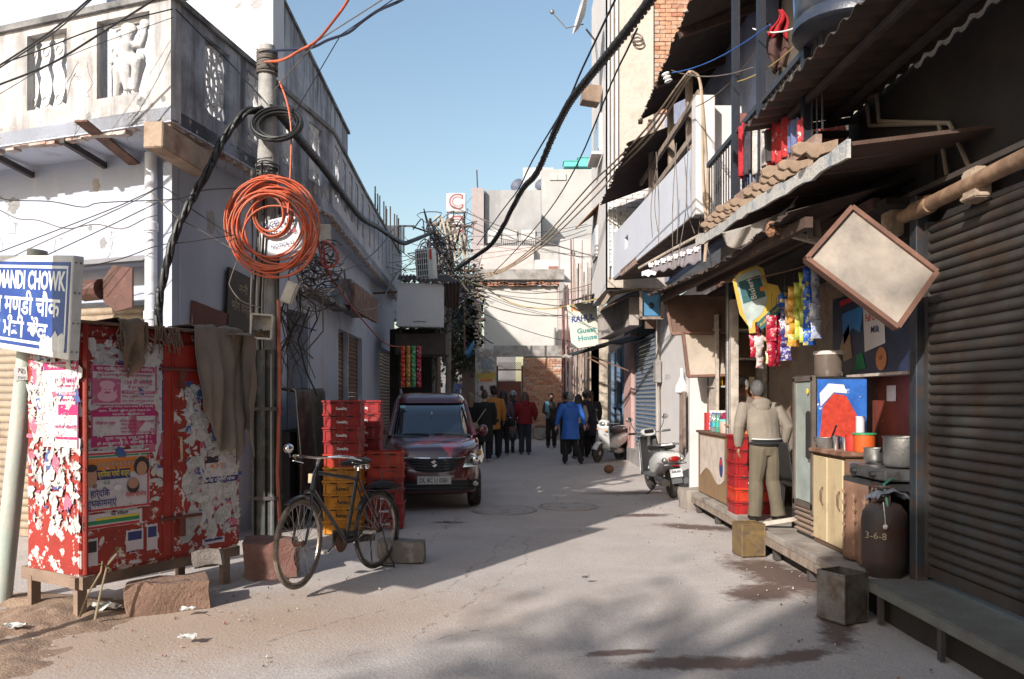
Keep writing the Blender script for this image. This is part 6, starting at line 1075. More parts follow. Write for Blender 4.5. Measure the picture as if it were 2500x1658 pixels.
# scooters
def scooter(label, loc, rz, lean, word, plate, dark):
 t = thing('scooter', label, 'scooter', loc, world=False, group='white scooters parked on the right'); t.rotation_euler = (0, lean, rz)   # faces +y
 SW_ = M('scooter_white', (.55, .55, .54), .3, var=.08, scale=6, bump=0, coat=.6, grime=(.4, .37, .33), gamt=.36, gscale=8, local=True); SG = M('scooter_grey', (.10, .10, .105), .45, var=.15); ap = BLACKP if dark else SW_
 for y, nm in ((.62, 'f'), (-.60, 'r')):
  w_ = MB().lathe((0, y, .235), [(.12, -.045), (.2, -.05), (.232, -.03), (.238, 0), (.232, .03), (.2, .05), (.12, .045)], 24, ax=(1, 0, 0)).build('wheel', RUB, t, smooth=True); MB().lathe((0, y, .235), [(.03, -.055), (.07, -.04), (.15, -.035), (.15, .035), (.07, .04), (.03, .055)], 16, ax=(1, 0, 0)).build('rim', ALU, w_, smooth=True)
 mb = MB(); loft(mb, [(0, .28, .42, .10, .06, 3), (0, .05, .46, .16, .16, 3), (0, -.25, .52, .185, .20, 3), (0, -.5, .58, .19, .17, 3), (0, -.72, .63, .16, .12, 3), (0, -.86, .66, .09, .07, 3)], 20, 'y'); mb.build('rear_body', SW_, t, smooth=True)
 mb = MB(); loft(mb, [(0, .20, .74, .10, .025, 3), (0, .1, .76, .14, .05, 3), (0, -.2, .775, .155, .055, 3), (0, -.5, .80, .145, .05, 3), (0, -.68, .81, .10, .03, 3)], 16, 'y'); mb.build('seat', M('seat_black', (.015, .014, .014), .5, var=.2, bump=.1), t, smooth=True)
 mb = MB(); mb.grid(lambda a, b: V3(((a - .5) * (.40 - .10 * b), .36 + .17 * b + .03 * cos((a - .5) * 3.14) + .10 * max(0, .35 - b), .30 + .62 * b)), 12, 12, .03); mb.build('leg_shield', ap, t, smooth='all')
 mb = MB(); mb.grid(lambda a, b: V3(((a - .5) * (.42 - .12 * b), .40 + .16 * b + .085 * cos((a - .5) * 3.14) + .1 * max(0, .3 - b), .34 + .56 * b)), 14, 12, .012); mb.build('front_apron', SW_, t, smooth='all')
 MB().box((0, .18, .32), (.36, .5, .05)).build('floorboard', SG, t, bevel=.015)
 def mg(a, b): th = .35 + 2.2 * a; y = (b - .5) * .15; r_ = .255 + .03 * (1 - (abs(b - .5) * 2) ** 2); return V3((y, .62 + r_ * cos(th), .235 + r_ * sin(th)))
 MB().grid(mg, 16, 8, .006).build('front_mudguard', SW_, t, smooth='all'); MB().tube([(0, .60, .25), (0, .52, .6), (0, .46, .95)], .028, 8).build('fork', SG, t, smooth=True)
 mb = MB(); loft(mb, [(0, .62, .95, .05, .04, 2.5), (0, .58, .96, .115, .075, 2.5), (0, .5, .985, .13, .075, 2.5), (0, .42, .99, .11, .055, 2.5)], 16, 'y'); hd_ = mb.build('headlamp_cowl', SW_, t, smooth=True); MB().ball((0, .605, .955), (.085, .035, .05), 12, 8).build('headlamp', M('lamp_lens', (.50, .50, .47)), hd_, smooth=True); MB().box((0, .42, 1.01), (.16, .05, .06), rot=Euler((.6, 0, 0))).build('dash_panel', BLACKP, t, bevel=.012)
 MB().tube([(-.34, .38, 1.0), (-.2, .46, .985), (0, .48, .985), (.2, .46, .985), (.34, .38, 1.0)], .012, 7).build('handlebar', SG, t, smooth=True)
 for s in (-1, 1):
  MB().tube([(s * .24, .43, .99), (s * .36, .37, 1.0)], .019, 8).build('grip', BLACKP, t, smooth=True); MB().tube([(s * .2, .47, 1.0), (s * .27, .45, 1.12), (s * .29, .44, 1.2)], .006, 6).build('mirror_stem', BLACKP, t, smooth=True); k = MB().ball((s * .31, .44, 1.235), (.06, .012, .042), 12, 7).build('mirror', BLACKP, t, smooth=True); MB().ball((s * .31, .43, 1.235), (.053, .006, .036), 12, 6).build('mirror_glass', CHR, k, smooth=True); MB().ball((s * .12, .60, .80), (.04, .03, .03), 8, 6).build('indicator', M('lamp_amber', (.5, .22, .04)), t, smooth=True); MB().ball((s * .135, -.80, .62), (.05, .05, .045), 8, 6).build('rear_indicator', M('lamp_lens', (.50, .50, .47)), t, smooth=True)
  MB().box((s * .06, .55, .62), (.05, .02, .012), rot=Euler((0, s * .5, s * -.3))).build('apron_vent', BLACKP, t)
 MB().ball((0, -.865, .635), (.095, .03, .045), 12, 7).build('tail_lamp', M('tail_red', (.30, .012, .01), .2, coat=1.), t, smooth=True)
 MB().tube([(-.15, -.35, .83), (-.14, -.74, .85), (0, -.82, .855), (.14, -.74, .85), (.15, -.35, .83)], .014, 8).build('grab_rail', ALU, t, smooth=True); MB().tube([(-.19, -.62, .57), (-.17, -.9, .56), (0, -.96, .56), (.17, -.9, .56), (.19, -.62, .57)], .007, 6).build('crash_bar', CHR, t, smooth=True)
 mb = MB(); mb.grid(lambda a, b: V3(((a - .5) * .17, -.80 - .10 * b, .56 - .3 * b)), 4, 4, .008); mb.build('rear_mudguard', SG, t, fix=False); MB().tube([(-.05, -.05, .28), (-.09, -.3, .26), (-.1, -.6, .25)], [.07, .085, .06], 10).build('engine', ALU, t, smooth=True); MB().tube([(.12, -.15, .22), (.14, -.5, .23), (.14, -.85, .29)], [.025, .05, .055], 10).build('silencer', SG, t, smooth=True); MB().box((0, -.88, .535), (.1, .02, .03)).build('number_lamp', M('tail_red', (.30, .012, .01)), t)
 p_ = MB().box((0, -.885, .42), (.19, .006, .125), rot=Euler((-.3, 0, 0))).build('number_plate', flat('plate_white', (.60, .60, .58)), t); u_, v_ = V3((1, 0, 0)), V3((0, -.3, .95)).normalized()
 for k, s_ in enumerate(plate): text(s_, .052, BPL, p_, V3((0, -.889, .42)) + v_ * (.028 - .056 * k) + u_.cross(v_) * .003, u_, v_, width=.15 - .02 * (1 - k), bold=.03)
 if word: text(word, .05, flat('apron_print', (.2, .2, .2)), t, (0, .645, .80), (-1, 0, 0), (0, -.25, .97), width=.16, bold=.01)
 MB().tube([(-.08, -.1, .2), (-.24, .02, .02)], .01, 6).tube([(-.24, .02, .02), (-.26, .07, .012)], .012, 6).build('side_stand', BLACKP, t)
 if not dark: MB().tube([(-.2, .45, .62), (-.1, .585, .70), (.1, .585, .70), (.2, .45, .62)], .007, 5).build('strap', BLACKP, t)
 return t
scooter('white and black scooter with its tail to the camera near the shop', (2.46, 13.05, 0), R(6), R(-6), None, ('DL6S', 'AT6581'), True)
scooter('dusty white scooter facing the camera by the blue shutter', (2.42, 20.0, 0), R(180 - 33), R(-8), None, ('DL6S', 'AB'), False)
mt = thing('motorcycle', 'dark motorcycle ridden towards the camera behind the walkers', 'motorcycle', (.02, 23.6, 0), world=False)
for y in (-.62, .62): MB().lathe((0, y, .3), [(.2, -.05), (.28, -.05), (.305, 0), (.28, .05), (.2, .05)], 20, ax=(1, 0, 0)).build('wheel', RUB, mt, smooth=True)
mb = MB(); loft(mb, [(0, -.3, .82, .1, .1), (0, -.1, .84, .14, .13), (0, .2, .8, .13, .1), (0, .5, .8, .1, .05)], 14, 'y'); mb.build('tank', M('dark_blue_paint', (.02, .025, .06), .3, coat=.6), mt, smooth=True); MB().box((0, .35, .84), (.24, .7, .08)).build('seat', BLACKP, mt, bevel=.02); MB().tube([(0, -.62, .3), (0, -.5, .7), (0, -.42, 1.0)], .04, 8).build('fork', ALU, mt, smooth=True); MB().tube([(-.36, -.3, 1.05), (-.15, -.42, 1.0), (.15, -.42, 1.0), (.36, -.3, 1.05)], .014, 6).build('handlebar', CHR, mt); MB().ball((0, -.58, .88), (.1, .07, .1), 12, 8).build('headlamp', M('lamp_lens', (.50, .50, .47)), mt, smooth=True); MB().box((0, 0, .45), (.22, .4, .3)).build('engine', M('scooter_grey', (.1, .1, .1)), mt, bevel=.04); MB().grid(lambda a, b: V3(((b - .5) * .13, -.62 - .34 * cos(.3 + 2.2 * a), .3 + .34 * sin(.3 + 2.2 * a))), 12, 3, .006).build('front_mudguard', BLACKP, mt, smooth='all')
tag(thing('x', 'a', 'b'), 'dark wheelbarrow frame lying against the end wall', 'wheelbarrow') if False else None
wbw = thing('handcart', 'wheels of a handcart left against the far brick wall', 'cart', (1.25, 29.8, 0)); MB().tube([(1.05 + .28 * cos(a * .3142), 29.8, .3 + .28 * sin(a * .3142)) for a in range(20)], .02, 6, close=True).build('wheel', RUST, wbw); MB().tube([(1.5 + .22 * cos(a * .3142), 29.9, .32 + .22 * sin(a * .3142)) for a in range(20)], .04, 6, close=True).build('wheel', BLACKP, wbw); MB().box((1.3, 29.9, .5), (.8, .3, .06)).build('frame', RUST, wbw)
fc = thing('far_car', 'small pale car parked deep in the dark passage', 'car', (-2.75, 40, 0), world=False); PCP = M('pale_car', (.30, .33, .36), .35, coat=.6); mb = MB(); loft(mb, [(0, 0, .5, .6, .2, 4), (0, .4, .62, .74, .34, 4), (0, 3, .62, .74, .34, 4), (0, 3.5, .6, .65, .25, 4)], 20, 'y'); mb.build('body', PCP, fc, smooth=True); mb = MB(); loft(mb, [(0, .9, .95, .66, .1, 4), (0, 1.4, 1.15, .6, .28, 4), (0, 3.0, 1.15, .6, .28, 4)], 18, 'y'); mb.build('cabin', CGL, fc, smooth=True); MB().box((0, 2.1, 1.43), (1.0, 1.4, .04)).build('roof', PCP, fc, bevel=.02)
for s in (-1, 1): MB().lathe((s * .62, .6, .28), [(.1, -.08), (.28, -.08), (.28, .08), (.1, .08)], 16, ax=(1, 0, 0)).build('wheel', RUB, fc)
# tea shop and grocery counter on the right
LAM = M('brown_laminate', (.27, .17, .09), .55, var=.2, scale=4, grime=(.16, .10, .06), gamt=.4, gscale=4); DWOOD = M('dark_wood_edge', (.13, .07, .045), .65, var=.3, scale=6)
ct = thing('shop_counter', 'brown laminate shop counter with a torn pale poster on its front', 'counter', (2.8, 10.3, .25))
MB().box((2.62, 10.33, .68), (.03, 1.6, .82)).build('front_panel', LAM, ct); MB().box((2.85, 9.53, .68), (.44, .03, .82)).build('end_panel', LAM, ct); MB().box((2.84, 10.33, 1.10), (.52, 1.68, .035)).build('top', DWOOD, ct, bevel=.006); MB().box((2.61, 9.55, .68), (.06, .06, .84)).build('corner_post', DWOOD, ct)
pn = MB(); pn.grid(lambda a, b: V3((2.60, 9.75 + 1.25 * a, .55 + .5 * b - (.08 * sin(a * 7) if b == 0 else 0))), 14, 4, .002); q = pn.build('torn_poster', M('torn_pale_poster', (.50, .42, .36), .85, var=.2, scale=7, peel=(.3, .2, .14), pamt=.36, pscale=7), ct, fix=False); MB().ball((2.598, 9.9, .70), (.003, .09, .13), 10, 8).build('printed_figure', NAVY, q); MB().ball((2.595, 9.9, .76), (.003, .045, .045), 10, 6).build('printed_figure', REDI, q)
def egg_tray(x, y, z, k):
 t = thing('egg_tray', 'tray of white eggs, %s of the stack on the counter' % k, 'egg tray', (x, y, z), rnd(-.05, .05), 'egg trays stacked on the counter', world=False); MB().grid(lambda a, b: V3((.30 * (a - .5), .30 * (b - .5), .012 + .012 * sin(a * 37) * sin(b * 37))), 18, 18, .006).build('tray', M('paper_pulp', (.40, .38, .36), .95, var=.15), t, smooth='all'); e = None
 for i in range(6):
  for j in range(6):
   if e is None: o = MB().ball((0, 0, 0), (.021, .021, .028), 8, 6).build('egg', M('egg_white', (.62, .58, .53), .5, var=.05), t, smooth=True); e = o.data
   else: o = link('egg', e, t)
   o.location = (-.125 + .05 * i, -.125 + .05 * j, .04)
for i, k in enumerate(('bottom', 'second', 'third', 'fourth', 'top')): egg_tray(2.83, 10.72, 1.12 + .052 * i, k)
CLEAR = M('clear_plastic', (.55, .6, .62), .12, var=.05, bump=0, trans=.75, fine=0)
def bottle(name, label, x, y, z, h, r, mat, cap, lab=None, cat='bottle', grp='bottles and jars on the shop counter'):
 t = thing(name, label, cat, (x, y, z), 0, grp, world=False); MB().lathe((0, 0, 0), [(r * .9, 0), (r, .02 * h), (r, .55 * h), (r * .85, .66 * h), (r * .38, .86 * h), (r * .36, .93 * h)], 12).build('body', mat, t, smooth=True); MB().lathe((0, 0, 0), [(r * .42, .93 * h), (r * .42, h)], 10).build('cap', cap, t, smooth=True)
 if lab: MB().lathe((0, 0, 0), [(r * 1.01, .28 * h), (r * 1.01, .5 * h)], 12).build('label', lab, t, smooth=True)
TEAL = M('teal_plastic', (.05, .35, .33), .35, var=.1); BLUEP = M('blue_plastic', (.03, .10, .40), .35, var=.1); REDPL = M('red_plastic', (.45, .03, .02), .5)
for i, (y, x) in enumerate(((10.55, 2.66), (10.42, 2.65), (10.28, 2.66), (10.36, 2.76))): bottle('water_bottle', ('clear water bottle with a blue label beside the eggs', 'clear water bottle with teal label, front row of the counter', 'green tinted bottle at the near end of the bottle row', 'clear bottle behind the front bottles on the counter')[i], x, y, 1.12, .25, .036, CLEAR if i != 2 else M('green_clear', (.15, .5, .35), .15, trans=.5, bump=0), BLUEP, (BLUEP, TEAL, TEAL, WPL)[i])
def jar(label, x, y, z, r, h, mat, lid, cat='jar', grp='bottles and jars on the shop counter'):
 t = thing('jar', label, cat, (x, y, z), 0, grp, world=False); MB().lathe((0, 0, 0), [(r * .9, 0), (r, .03), (r, h * .85), (r * .9, h * .88)], 14).build('body', mat, t, smooth=True); MB().lathe((0, 0, 0), [(r * 1.06, h * .86), (r * 1.06, h), (r * .9, h * 1.02)], 14).build('lid', lid, t, smooth=True)
TANF = M('biscuit_fill', (.45, .29, .18), .5, var=.3, scale=30); MAG = M('magenta_foil', (.45, .02, .10), .22, var=.3, scale=14, metal=.3, bump=.3)
jar('tub with a turquoise lid at the counter front', 2.70, 10.02, 1.12, .09, .17, M('pale_tub', (.5, .36, .30), .4, var=.2), M('turquoise_lid', (.18, .50, .46), .4)); jar('tall biscuit jar near the counter end', 2.74, 9.86, 1.12, .075, .22, TANF, M('clear_lid', (.55, .5, .46), .3)); jar('square sweet jar behind the turquoise lidded tub', 2.86, 10.1, 1.12, .085, .28, TANF, MAG); jar('jar of orange sweets by the shopkeeper', 2.92, 9.78, 1.12, .07, .18, M('orange_fill', (.5, .2, .06), .5, var=.3, scale=30), M('clear_lid', (.55, .5, .46), .3))
for k, (x, y, z, c, lab) in enumerate(((2.72, 11.0, 1.12, REDI, 'red and white carton at the far end of the counter'), (2.84, 11.02, 1.12, WP, 'white carton behind the red carton'))): b = MB().box((0, 0, .12), (.1, .14, .24)).build('carton', c, bevel=.003); b.location = (x, y, z); tag(b, lab, 'box', 'cartons on the counter')
for k, (x, y, z) in enumerate(((2.9, 10.25, 1.42), (2.74, 10.22, 1.3))): o = MB().grid(lambda a, b: V3((x + .1 * (a - .5), y + .22 * (b - .5), z + .05 * nz3((a * 5, b * 5, k)) + .05 * sin(a * 3.1))), 10, 10, .004).build('foil_packet', MAG, smooth='all'); tag(o, ('crumpled magenta foil packets behind the jars', 'magenta foil packets by the bottles')[k], 'packet', 'magenta packets')
shf = thing('shelf_unit', 'pale wooden shelf unit behind the shopkeeper', 'shelf', (3.2, 11.0, .25))
for z in (1.25, 1.72, 2.1, 2.5): MB().box((3.12, 11.1, z), (.72, .34, .025)).build('shelf_board', WOODP, shf)
for x in (2.80, 3.46): MB().box((x, 11.05, 1.6), (.04, .4, 2.2)).build('upright', WOODP, shf)
MB().wall((2.78, 11.32), (3.48, 11.32), .3, 2.7, .03, out=(0, -1)).build('back_board', M('shelf_back', (.16, .10, .075), .85, var=.2), shf)
cols = [M('pack_yellow', (.62, .42, .04), .4, var=.2, scale=30), M('pack_red', (.42, .03, .03), .4, var=.2, scale=30), M('pack_green', (.06, .26, .08), .4, var=.2, scale=30), M('pack_dark', (.05, .04, .05), .4, var=.3, scale=30), M('pack_cream', (.5, .42, .3), .5, var=.2, scale=30)]
nm = ['yellow', 'red', 'green', 'dark', 'cream']; pos = ['at the left', 'second from left', 'third from left', 'fourth from left', 'at the right']
for zi, z in enumerate((1.735, 1.265)):
 for i in range(5): b = MB().box((0, 0, .06 + .02 * (i % 2)), (.07, .06, .12 + .04 * (i % 2))).build('shelf_packet', cols[(i + zi * 2) % 5], bevel=.006); b.location = (2.87 + .11 * i, 11.0, z); tag(b, f'{nm[(i + zi * 2) % 5]} packet {pos[i]} on the {"middle" if zi == 0 else "lower"} shelf', 'packet', 'packets on the shop shelves')
def board(name, label, c4, fmat, pmat, th=.03, fr=.035):
 """framed board through four corners"""
 t = thing(name, label, 'board', c4[3]); c4 = [V3(c) for c in c4]; n = (c4[1] - c4[0]).cross(c4[3] - c4[0]).normalized(); mb = MB(); ce = sum(c4, V3()) / 4
 mb.add(c4 + [c + n * th * .5 for c in c4], [(0, 1, 2, 3), (7, 6, 5, 4)] + [(i, (i + 1) % 4, 4 + (i + 1) % 4, 4 + i) for i in range(4)]); mb.build('panel', pmat, t)
 for i in range(4): MB().bar(c4[i] + n * th * .2, c4[(i + 1) % 4] + n * th * .2, fr, th * 1.7, up=n).build('frame_bar', fmat, t)
 return t
BEI = M('beige_ply', (.44, .37, .30), .8, var=.1, scale=5, grime=(.30, .25, .2), gamt=.38, gscale=2.5, streak=(.3, .25, .2), samt=.38); FRB = M('brown_frame', (.17, .085, .06), .7, var=.25, scale=8)
board('flap_board', 'beige ply flap board hanging lower left of the shop', [at(1667, 812, 11.0), at(1762, 808, 11.0), at(1774, 916, 10.9), at(1680, 919, 10.9)], FRB, BEI)
board('flap_board', 'dark brown ply flap board hanging above the beige one', [at(1624, 725, 11.15), at(1784, 722, 10.9), at(1784, 812, 10.9), at(1640, 815, 11.05)], FRB, M('dark_ply', (.16, .09, .065), .8, var=.2, scale=4, grime=(.10, .06, .04), gamt=.42, gscale=3))
board('tilted_board', 'large pale framed board tilted on its corner in front of the big shutter', [at(1968, 632, 5.25), at(2078, 507, 5.3), at(2285, 665, 5.2), at(2190, 800, 5.15)], FRB, M('pale_canvas_board', (.38, .325, .275), .75, var=.1, scale=3, grime=(.15, .135, .12), gamt=.46, gscale=2.3, gsharp=.16, peel=(.3, .23, .18), pamt=.3, pscale=5, bump=.3, bscale=8), .04, .03)
bs = thing('bottle_sign', 'bottle shaped water advertisement board hanging from the shop roof', 'sign', at(1840, 790, 7.9)); c = at(1847, 725, 7.9); u = V3((.94, -.2, .26)).normalized(); v = V3((-.26, -.0, .96)); v = (v - u * v.dot(u)).normalized(); tl = Matrix.Rotation(R(-4), 3, u.cross(v))
SGY = M('sign_yellow', (.50, .34, .05), .5, var=.1); SGT = M('sign_teal', (.015, .09, .10), .5, var=.1); SGC = M('sign_clear', (.36, .42, .40), .4, var=.25, scale=9)
sh = [(-.10, .28), (.08, .30), (.13, .25), (.13, .10), (.22, .05), (.24, -.14), (.02, -.30), (-.02, -.24), (-.08, -.24), (-.10, -.34), (-.16, -.33), (-.15, -.26), (-.2, -.12), (-.18, .22)]
MB().prism(sh, c, u, v, .015).build('board', SGY, bs); k = u.cross(v) * .016
MB().prism([(-.12, .25), (.07, .27), (.10, .22), (.09, -.06), (.0, -.18), (-.1, -.22), (-.13, -.30), (-.145, -.28), (-.16, -.1), (-.15, .2)], c + k, u, v, .002).build('bottle_print', SGC, bs); MB().prism([(-.13, .19), (.08, .2), (.085, -.02), (-.14, -.03)], c + k * 1.2, u, v, .002).build('label_print', SGT, bs); text('Bisleri', .075, WPL, bs, c + k * 1.4 + u * -.025 + v * .085, v, -u, width=.2, bold=.01); MB().prism([(.07 + .025 * cos(a * .52), .06 + .025 * sin(a * .52)) for a in range(12)], c + k * 1.5, u, v, .001).build('badge_print', SAFF, bs)
MB().prism([(-.04, -.33), (.21, -.185), (.17, -.12), (-.075, -.255)], c + k * 1.3, u, v, .003).build('strip', SGT, bs); text('Available Here', .042, SGY, bs, c + k * 1.6 + u * .065 + v * -.22, (u + v * .57), v - u * .57, width=.25, bold=.01)
def packet_mesh(w, h, d):
 return MB().grid(lambda a, b: V3(((a - .5) * w * (1 - .12 * sin(b * 3.14)), -d * sin(a * 3.14) * sin(b * 3.14) - .002, (b - .5) * h)), 6, 8, .0).grid(lambda a, b: V3(((.5 - a) * w * (1 - .12 * sin(b * 3.14)), d * sin(a * 3.14) * sin(b * 3.14) + .002, (b - .5) * h)), 6, 8, .0)
fo = lambda n, a, p, pa=.5, ps=26: M('foil_' + n, a, .25, var=.25, scale=20, metal=.15, bump=.35, bscale=40, peel=p, pamt=pa, pscale=ps, fine=.02)
FO = {'maroon': fo('maroon', (.36, .015, .04), (.5, .4, .3), .42), 'gold': fo('gold', (.52, .38, .20), (.4, .05, .06), .4), 'pink': fo('pink', (.5, .35, .33), (.42, .02, .06), .46), 'navy': fo('navy', (.06, .05, .2), (.55, .5, .45), .46), 'orange': fo('orange', (.62, .30, .05), (.6, .5, .2), .42), 'lime': fo('lime', (.48, .52, .10), (.55, .12, .05), .34), 'blue': fo('blue', (.02, .10, .45), (.55, .5, .15), .44, 14), 'silver': fo('silver', (.45, .48, .58), (.05, .12, .5), .42), 'white': fo('white', (.6, .55, .52), (.42, .04, .05), .42), 'brown': fo('brown', (.16, .08, .05), (.4, .3, .15), .42), 'green': fo('green', (.06, .30, .12), (.5, .5, .3), .42), 'red': fo('red', (.5, .03, .02), (.6, .4, .1), .42), 'teal': fo('teal', (.04, .28, .26), (.5, .45, .3), .4)}
strips = [(1843, 790, 3, 26, 28, 'maroon', 7.95, 'dark maroon'), (1853, 820, 3, 24, 27, 'white', 7.9, 'long white and maroon'), (1882, 738, 5, 27, 31, 'gold', 7.9, 'gold topped'), (1884, 770, 4, 27, 32, 'maroon', 7.8, 'maroon'), (1896, 772, 4, 22, 31, 'maroon', 7.85, 'broad maroon'), (1906, 735, 5, 18, 30, 'navy', 7.9, 'navy speckled'), (1917, 748, 4, 26, 34, 'navy', 7.8, 'dark navy and gold'), (1928, 730, 3, 26, 32, 'gold', 7.7, 'gold and red'), (1938, 700, 5, 30, 30, 'orange', 7.6, 'orange'), (1952, 690, 4, 32, 36, 'lime', 7.5, 'lime yellow'), (1966, 665, 4, 34, 44, 'lime', 7.45, 'bright lime'), (1976, 648, 5, 34, 40, 'blue', 7.4, 'blue and yellow'), (1990, 655, 4, 26, 44, 'silver', 7.3, 'silver blue'), (1915, 714, 1, 34, 36, 'blue', 7.75, 'single blue'), (1868, 790, 3, 22, 28, 'brown', 8.0, 'brown'), (1850, 770, 2, 20, 26, 'brown', 8.05, 'small brown')]
for i, (px, py, n, w, h, kd, Yd, nm_) in enumerate(strips):
 top = at(px, py, Yd); k = Yd / F; t = thing('packet_strip', f'{nm_} strip of snack packets hanging from the shop roof', 'snack packets', top, rnd(-.3, .3), 'strips of snack packets hanging in the shop', world=False); o = None
 for j in range(n):
  if o is None: o = packet_mesh(w * k, h * k, w * k * .22).build('packet', FO[kd], t, smooth='all', fix=False); me = o.data; o.location = (0, 0, -h * k * .5)
  else: q = link('packet', me, t); q.location = (rnd(-.006, .006), rnd(-.008, .008), -h * k * (j + .5) * .97); q.rotation_euler = (rnd(-.12, .12), rnd(-.08, .08), rnd(-.5, .5))
 MB().tube([(0, 0, .22), (0, 0, 0)], .002, 4).build('string', BLACKP, t)
a, b = at(1760, 690, 8.2), at(1995, 640, 7.25); cable(sag(a, b, .03, 6), .008, RUST, 'rusty rod the snack packets hang from', name='hanging_rod')
for i in range(8):
 top = at(984 + (i % 4) * 13, 850 + (i // 4) * 3, 17.3 + (i // 4) * .2); t = thing('packet_strip', ('red', 'yellow', 'green', 'crimson', 'orange', 'pink', 'teal', 'dark red')[i] + ' strip of sachets hanging at the left stall', 'snack packets', top, rnd(-.4, .4), 'sachet strips at the left stall', world=False); o = None
 for j in range(9):
  if o is None: o = packet_mesh(.1, .1, .02).build('packet', FO[('red', 'orange', 'green', 'maroon', 'orange', 'pink', 'teal', 'red')[i]], t, smooth='all', fix=False); me = o.data
  else: q = link('packet', me, t); q.location = (0, 0, -.098 * j); q.rotation_euler = (rnd(-.1, .1), 0, rnd(-.3, .3))
fr = thing('glass_door_fridge', 'tall glass fronted drinks fridge beside the customer', 'fridge', (2.95, 7.5, .25)); FRG = M('fridge_black', (.02, .02, .022), .4, var=.2)
mb = MB(); mb.box((3.0, 7.5, 1.0), (.46, .5, 1.5)); mb.build('cabinet', FRG, fr, bevel=.01); MB().box((2.755, 7.5, 1.15), (.02, .42, 1.12)).build('glass_door', M('milky_glass', (.34, .38, .35), .12, var=.25, scale=3, bump=0, coat=.6), fr, bevel=.004)
for (y, z, a, b) in ((7.27, 1.12, .05, 1.26), (7.73, 1.12, .05, 1.26), (7.5, 1.74, .5, .05), (7.5, .56, .5, .05)): MB().box((2.748, y, z), (.035, a, b)).build('door_frame', M('fridge_frame', (.11, .09, .075), .45, var=.3), fr)
MB().box((2.715, 7.30, 1.22), (.04, .05, .44)).build('handle', BLACKP, fr, bevel=.012); MB().lathe((2.73, 7.36, 1.62), [(.028, 0), (.026, .004)], 12, ax=(-1, 0, 0)).build('sticker', YEL, fr)
for k in range(5): MB().box((2.75, 7.5, .31 + .05 * k), (.03, .44, .022), rot=Euler((0, -.5, 0))).build('vent_slat', M('dusty_wood', (.23, .16, .12)), fr)
cc_ = thing('cream_cupboard', 'cream two door cupboard with a stained brown top', 'cupboard', (2.95, 6.92, .25)); CRM = M('cream_laminate', (.50, .39, .235), .5, var=.08, scale=3, grime=(.3, .2, .11), gamt=.35, gscale=4, streak=(.26, .16, .09), samt=.33)
MB().box((2.98, 6.93, .66), (.44, .68, .80)).build('carcass', DWOOD, cc_)
for y in (7.095, 6.765): d = MB().box((2.752, y, .67), (.02, .305, .74)).build('door', CRM, cc_, bevel=.004); MB().tube([(2.73, y - .09 if y > 7 else y - .12, .62), (2.71, y - .09 if y > 7 else y - .12, .66), (2.71, y - .09 if y > 7 else y - .12, .74), (2.73, y - .09 if y > 7 else y - .12, .78)], .006, 6).build('handle', RUST, d)
MB().box((2.97, 6.93, 1.09), (.52, .76, .04)).build('top', M('brown_stained_top', (.17, .08, .05), .6, var=.3, scale=6, grime=(.3, .2, .14), gamt=.38, gscale=6), cc_, bevel=.008)
tb = thing('stove_table', 'low table draped with a brown leaf patterned cloth carrying the stove', 'table', (2.95, 6.2, .25)); CLO = M('brown_leaf_cloth', (.22, .115, .07), .9, var=.2, scale=4, bump=.3, grime=(.14, .08, .055), gamt=.4, gscale=3)
MB().box((2.98, 6.16, .90), (.50, .82, .05)).build('top', M('dark_table_top', (.04, .04, .042), .5, var=.3), tb, bevel=.008)
cl_ = MB().grid(lambda a, b: V3((2.735 - .02 * sin(a * 17) * (1 - b) - .03 * (1 - b), 5.80 + .76 * a, .27 + .62 * b)), 40, 10, .004).build('cloth', CLO, tb, smooth='all', fix=False); LPF = M('leaf_print', (.33, .20, .125), .9, var=.1); lf = None
for i in range(4):
 y = 5.88 + .19 * i; MB().box((2.685, y, .56), (.002, .005, .5)).build('stem_print', LPF, cl_)
 for j in range(5):
  for s in (-1, 1):
   if lf is None: o = MB().prism([(0, 0), (.018, .012), (.034, .04), (.012, .036)], (0, 0, 0), (0, 1, 0), (0, 0, 1), .001).build('leaf_print', LPF, cl_); lf = o.data
   else: o = link('leaf_print', lf, cl_)
   o.location = (2.683, y, .36 + .09 * j + .02 * i); o.scale = (1, s, 1)
gs = thing('gas_stove', 'two burner steel gas stove on the draped table', 'stove', (2.88, 6.12, .93)); MB().box((2.90, 6.12, .99), (.36, .62, .09)).build('body', M('stove_steel', (.30, .30, .31), .35, metal=.8, var=.2, grime=(.1, .08, .07), gamt=.4, gscale=9), gs, bevel=.01)
for y in (6.3, 5.98): MB().lathe((2.715, y, .985), [(.026, 0), (.022, .03)], 12, ax=(-1, 0, 0)).build('knob', BLACKP, gs); MB().lathe((2.9, y, 1.035), [(.09, 0), (.09, .012), (.05, .02)], 14).build('burner', BLACKP, gs)
MB().tube([(2.78, 5.82, .97), (2.70, 5.78, .93), (2.72, 5.76, .75), (2.8, 5.72, .62)], .011, 7).build('gas_hose', M('hose_green', (.03, .13, .09), .5), gs, smooth=True)
def pot(label, x, y, z, r, h, mat, flare=1.0, handle=False, cat='pot', name='cooking_pot'):
 t = thing(name, label, cat, (x, y, z), world=False, group='pots and jugs at the tea stove'); MB().lathe((0, 0, 0), [(r * .9, 0), (r, .02), (r * flare, h), (r * flare * 1.06, h + .004), (r * flare * 1.06, h + .01), (r * flare * .96, h + .006), (r * .94, .04), (.01, .03)], 22).build('body', mat, t, smooth=True)
 if handle: MB().tube([(0, -r, h * .85), (-.02, -r - .14, h + .08), (-.03, -r - .2, h + .12)], .009, 6).build('handle', BLACKP, t, smooth=True)
 return t
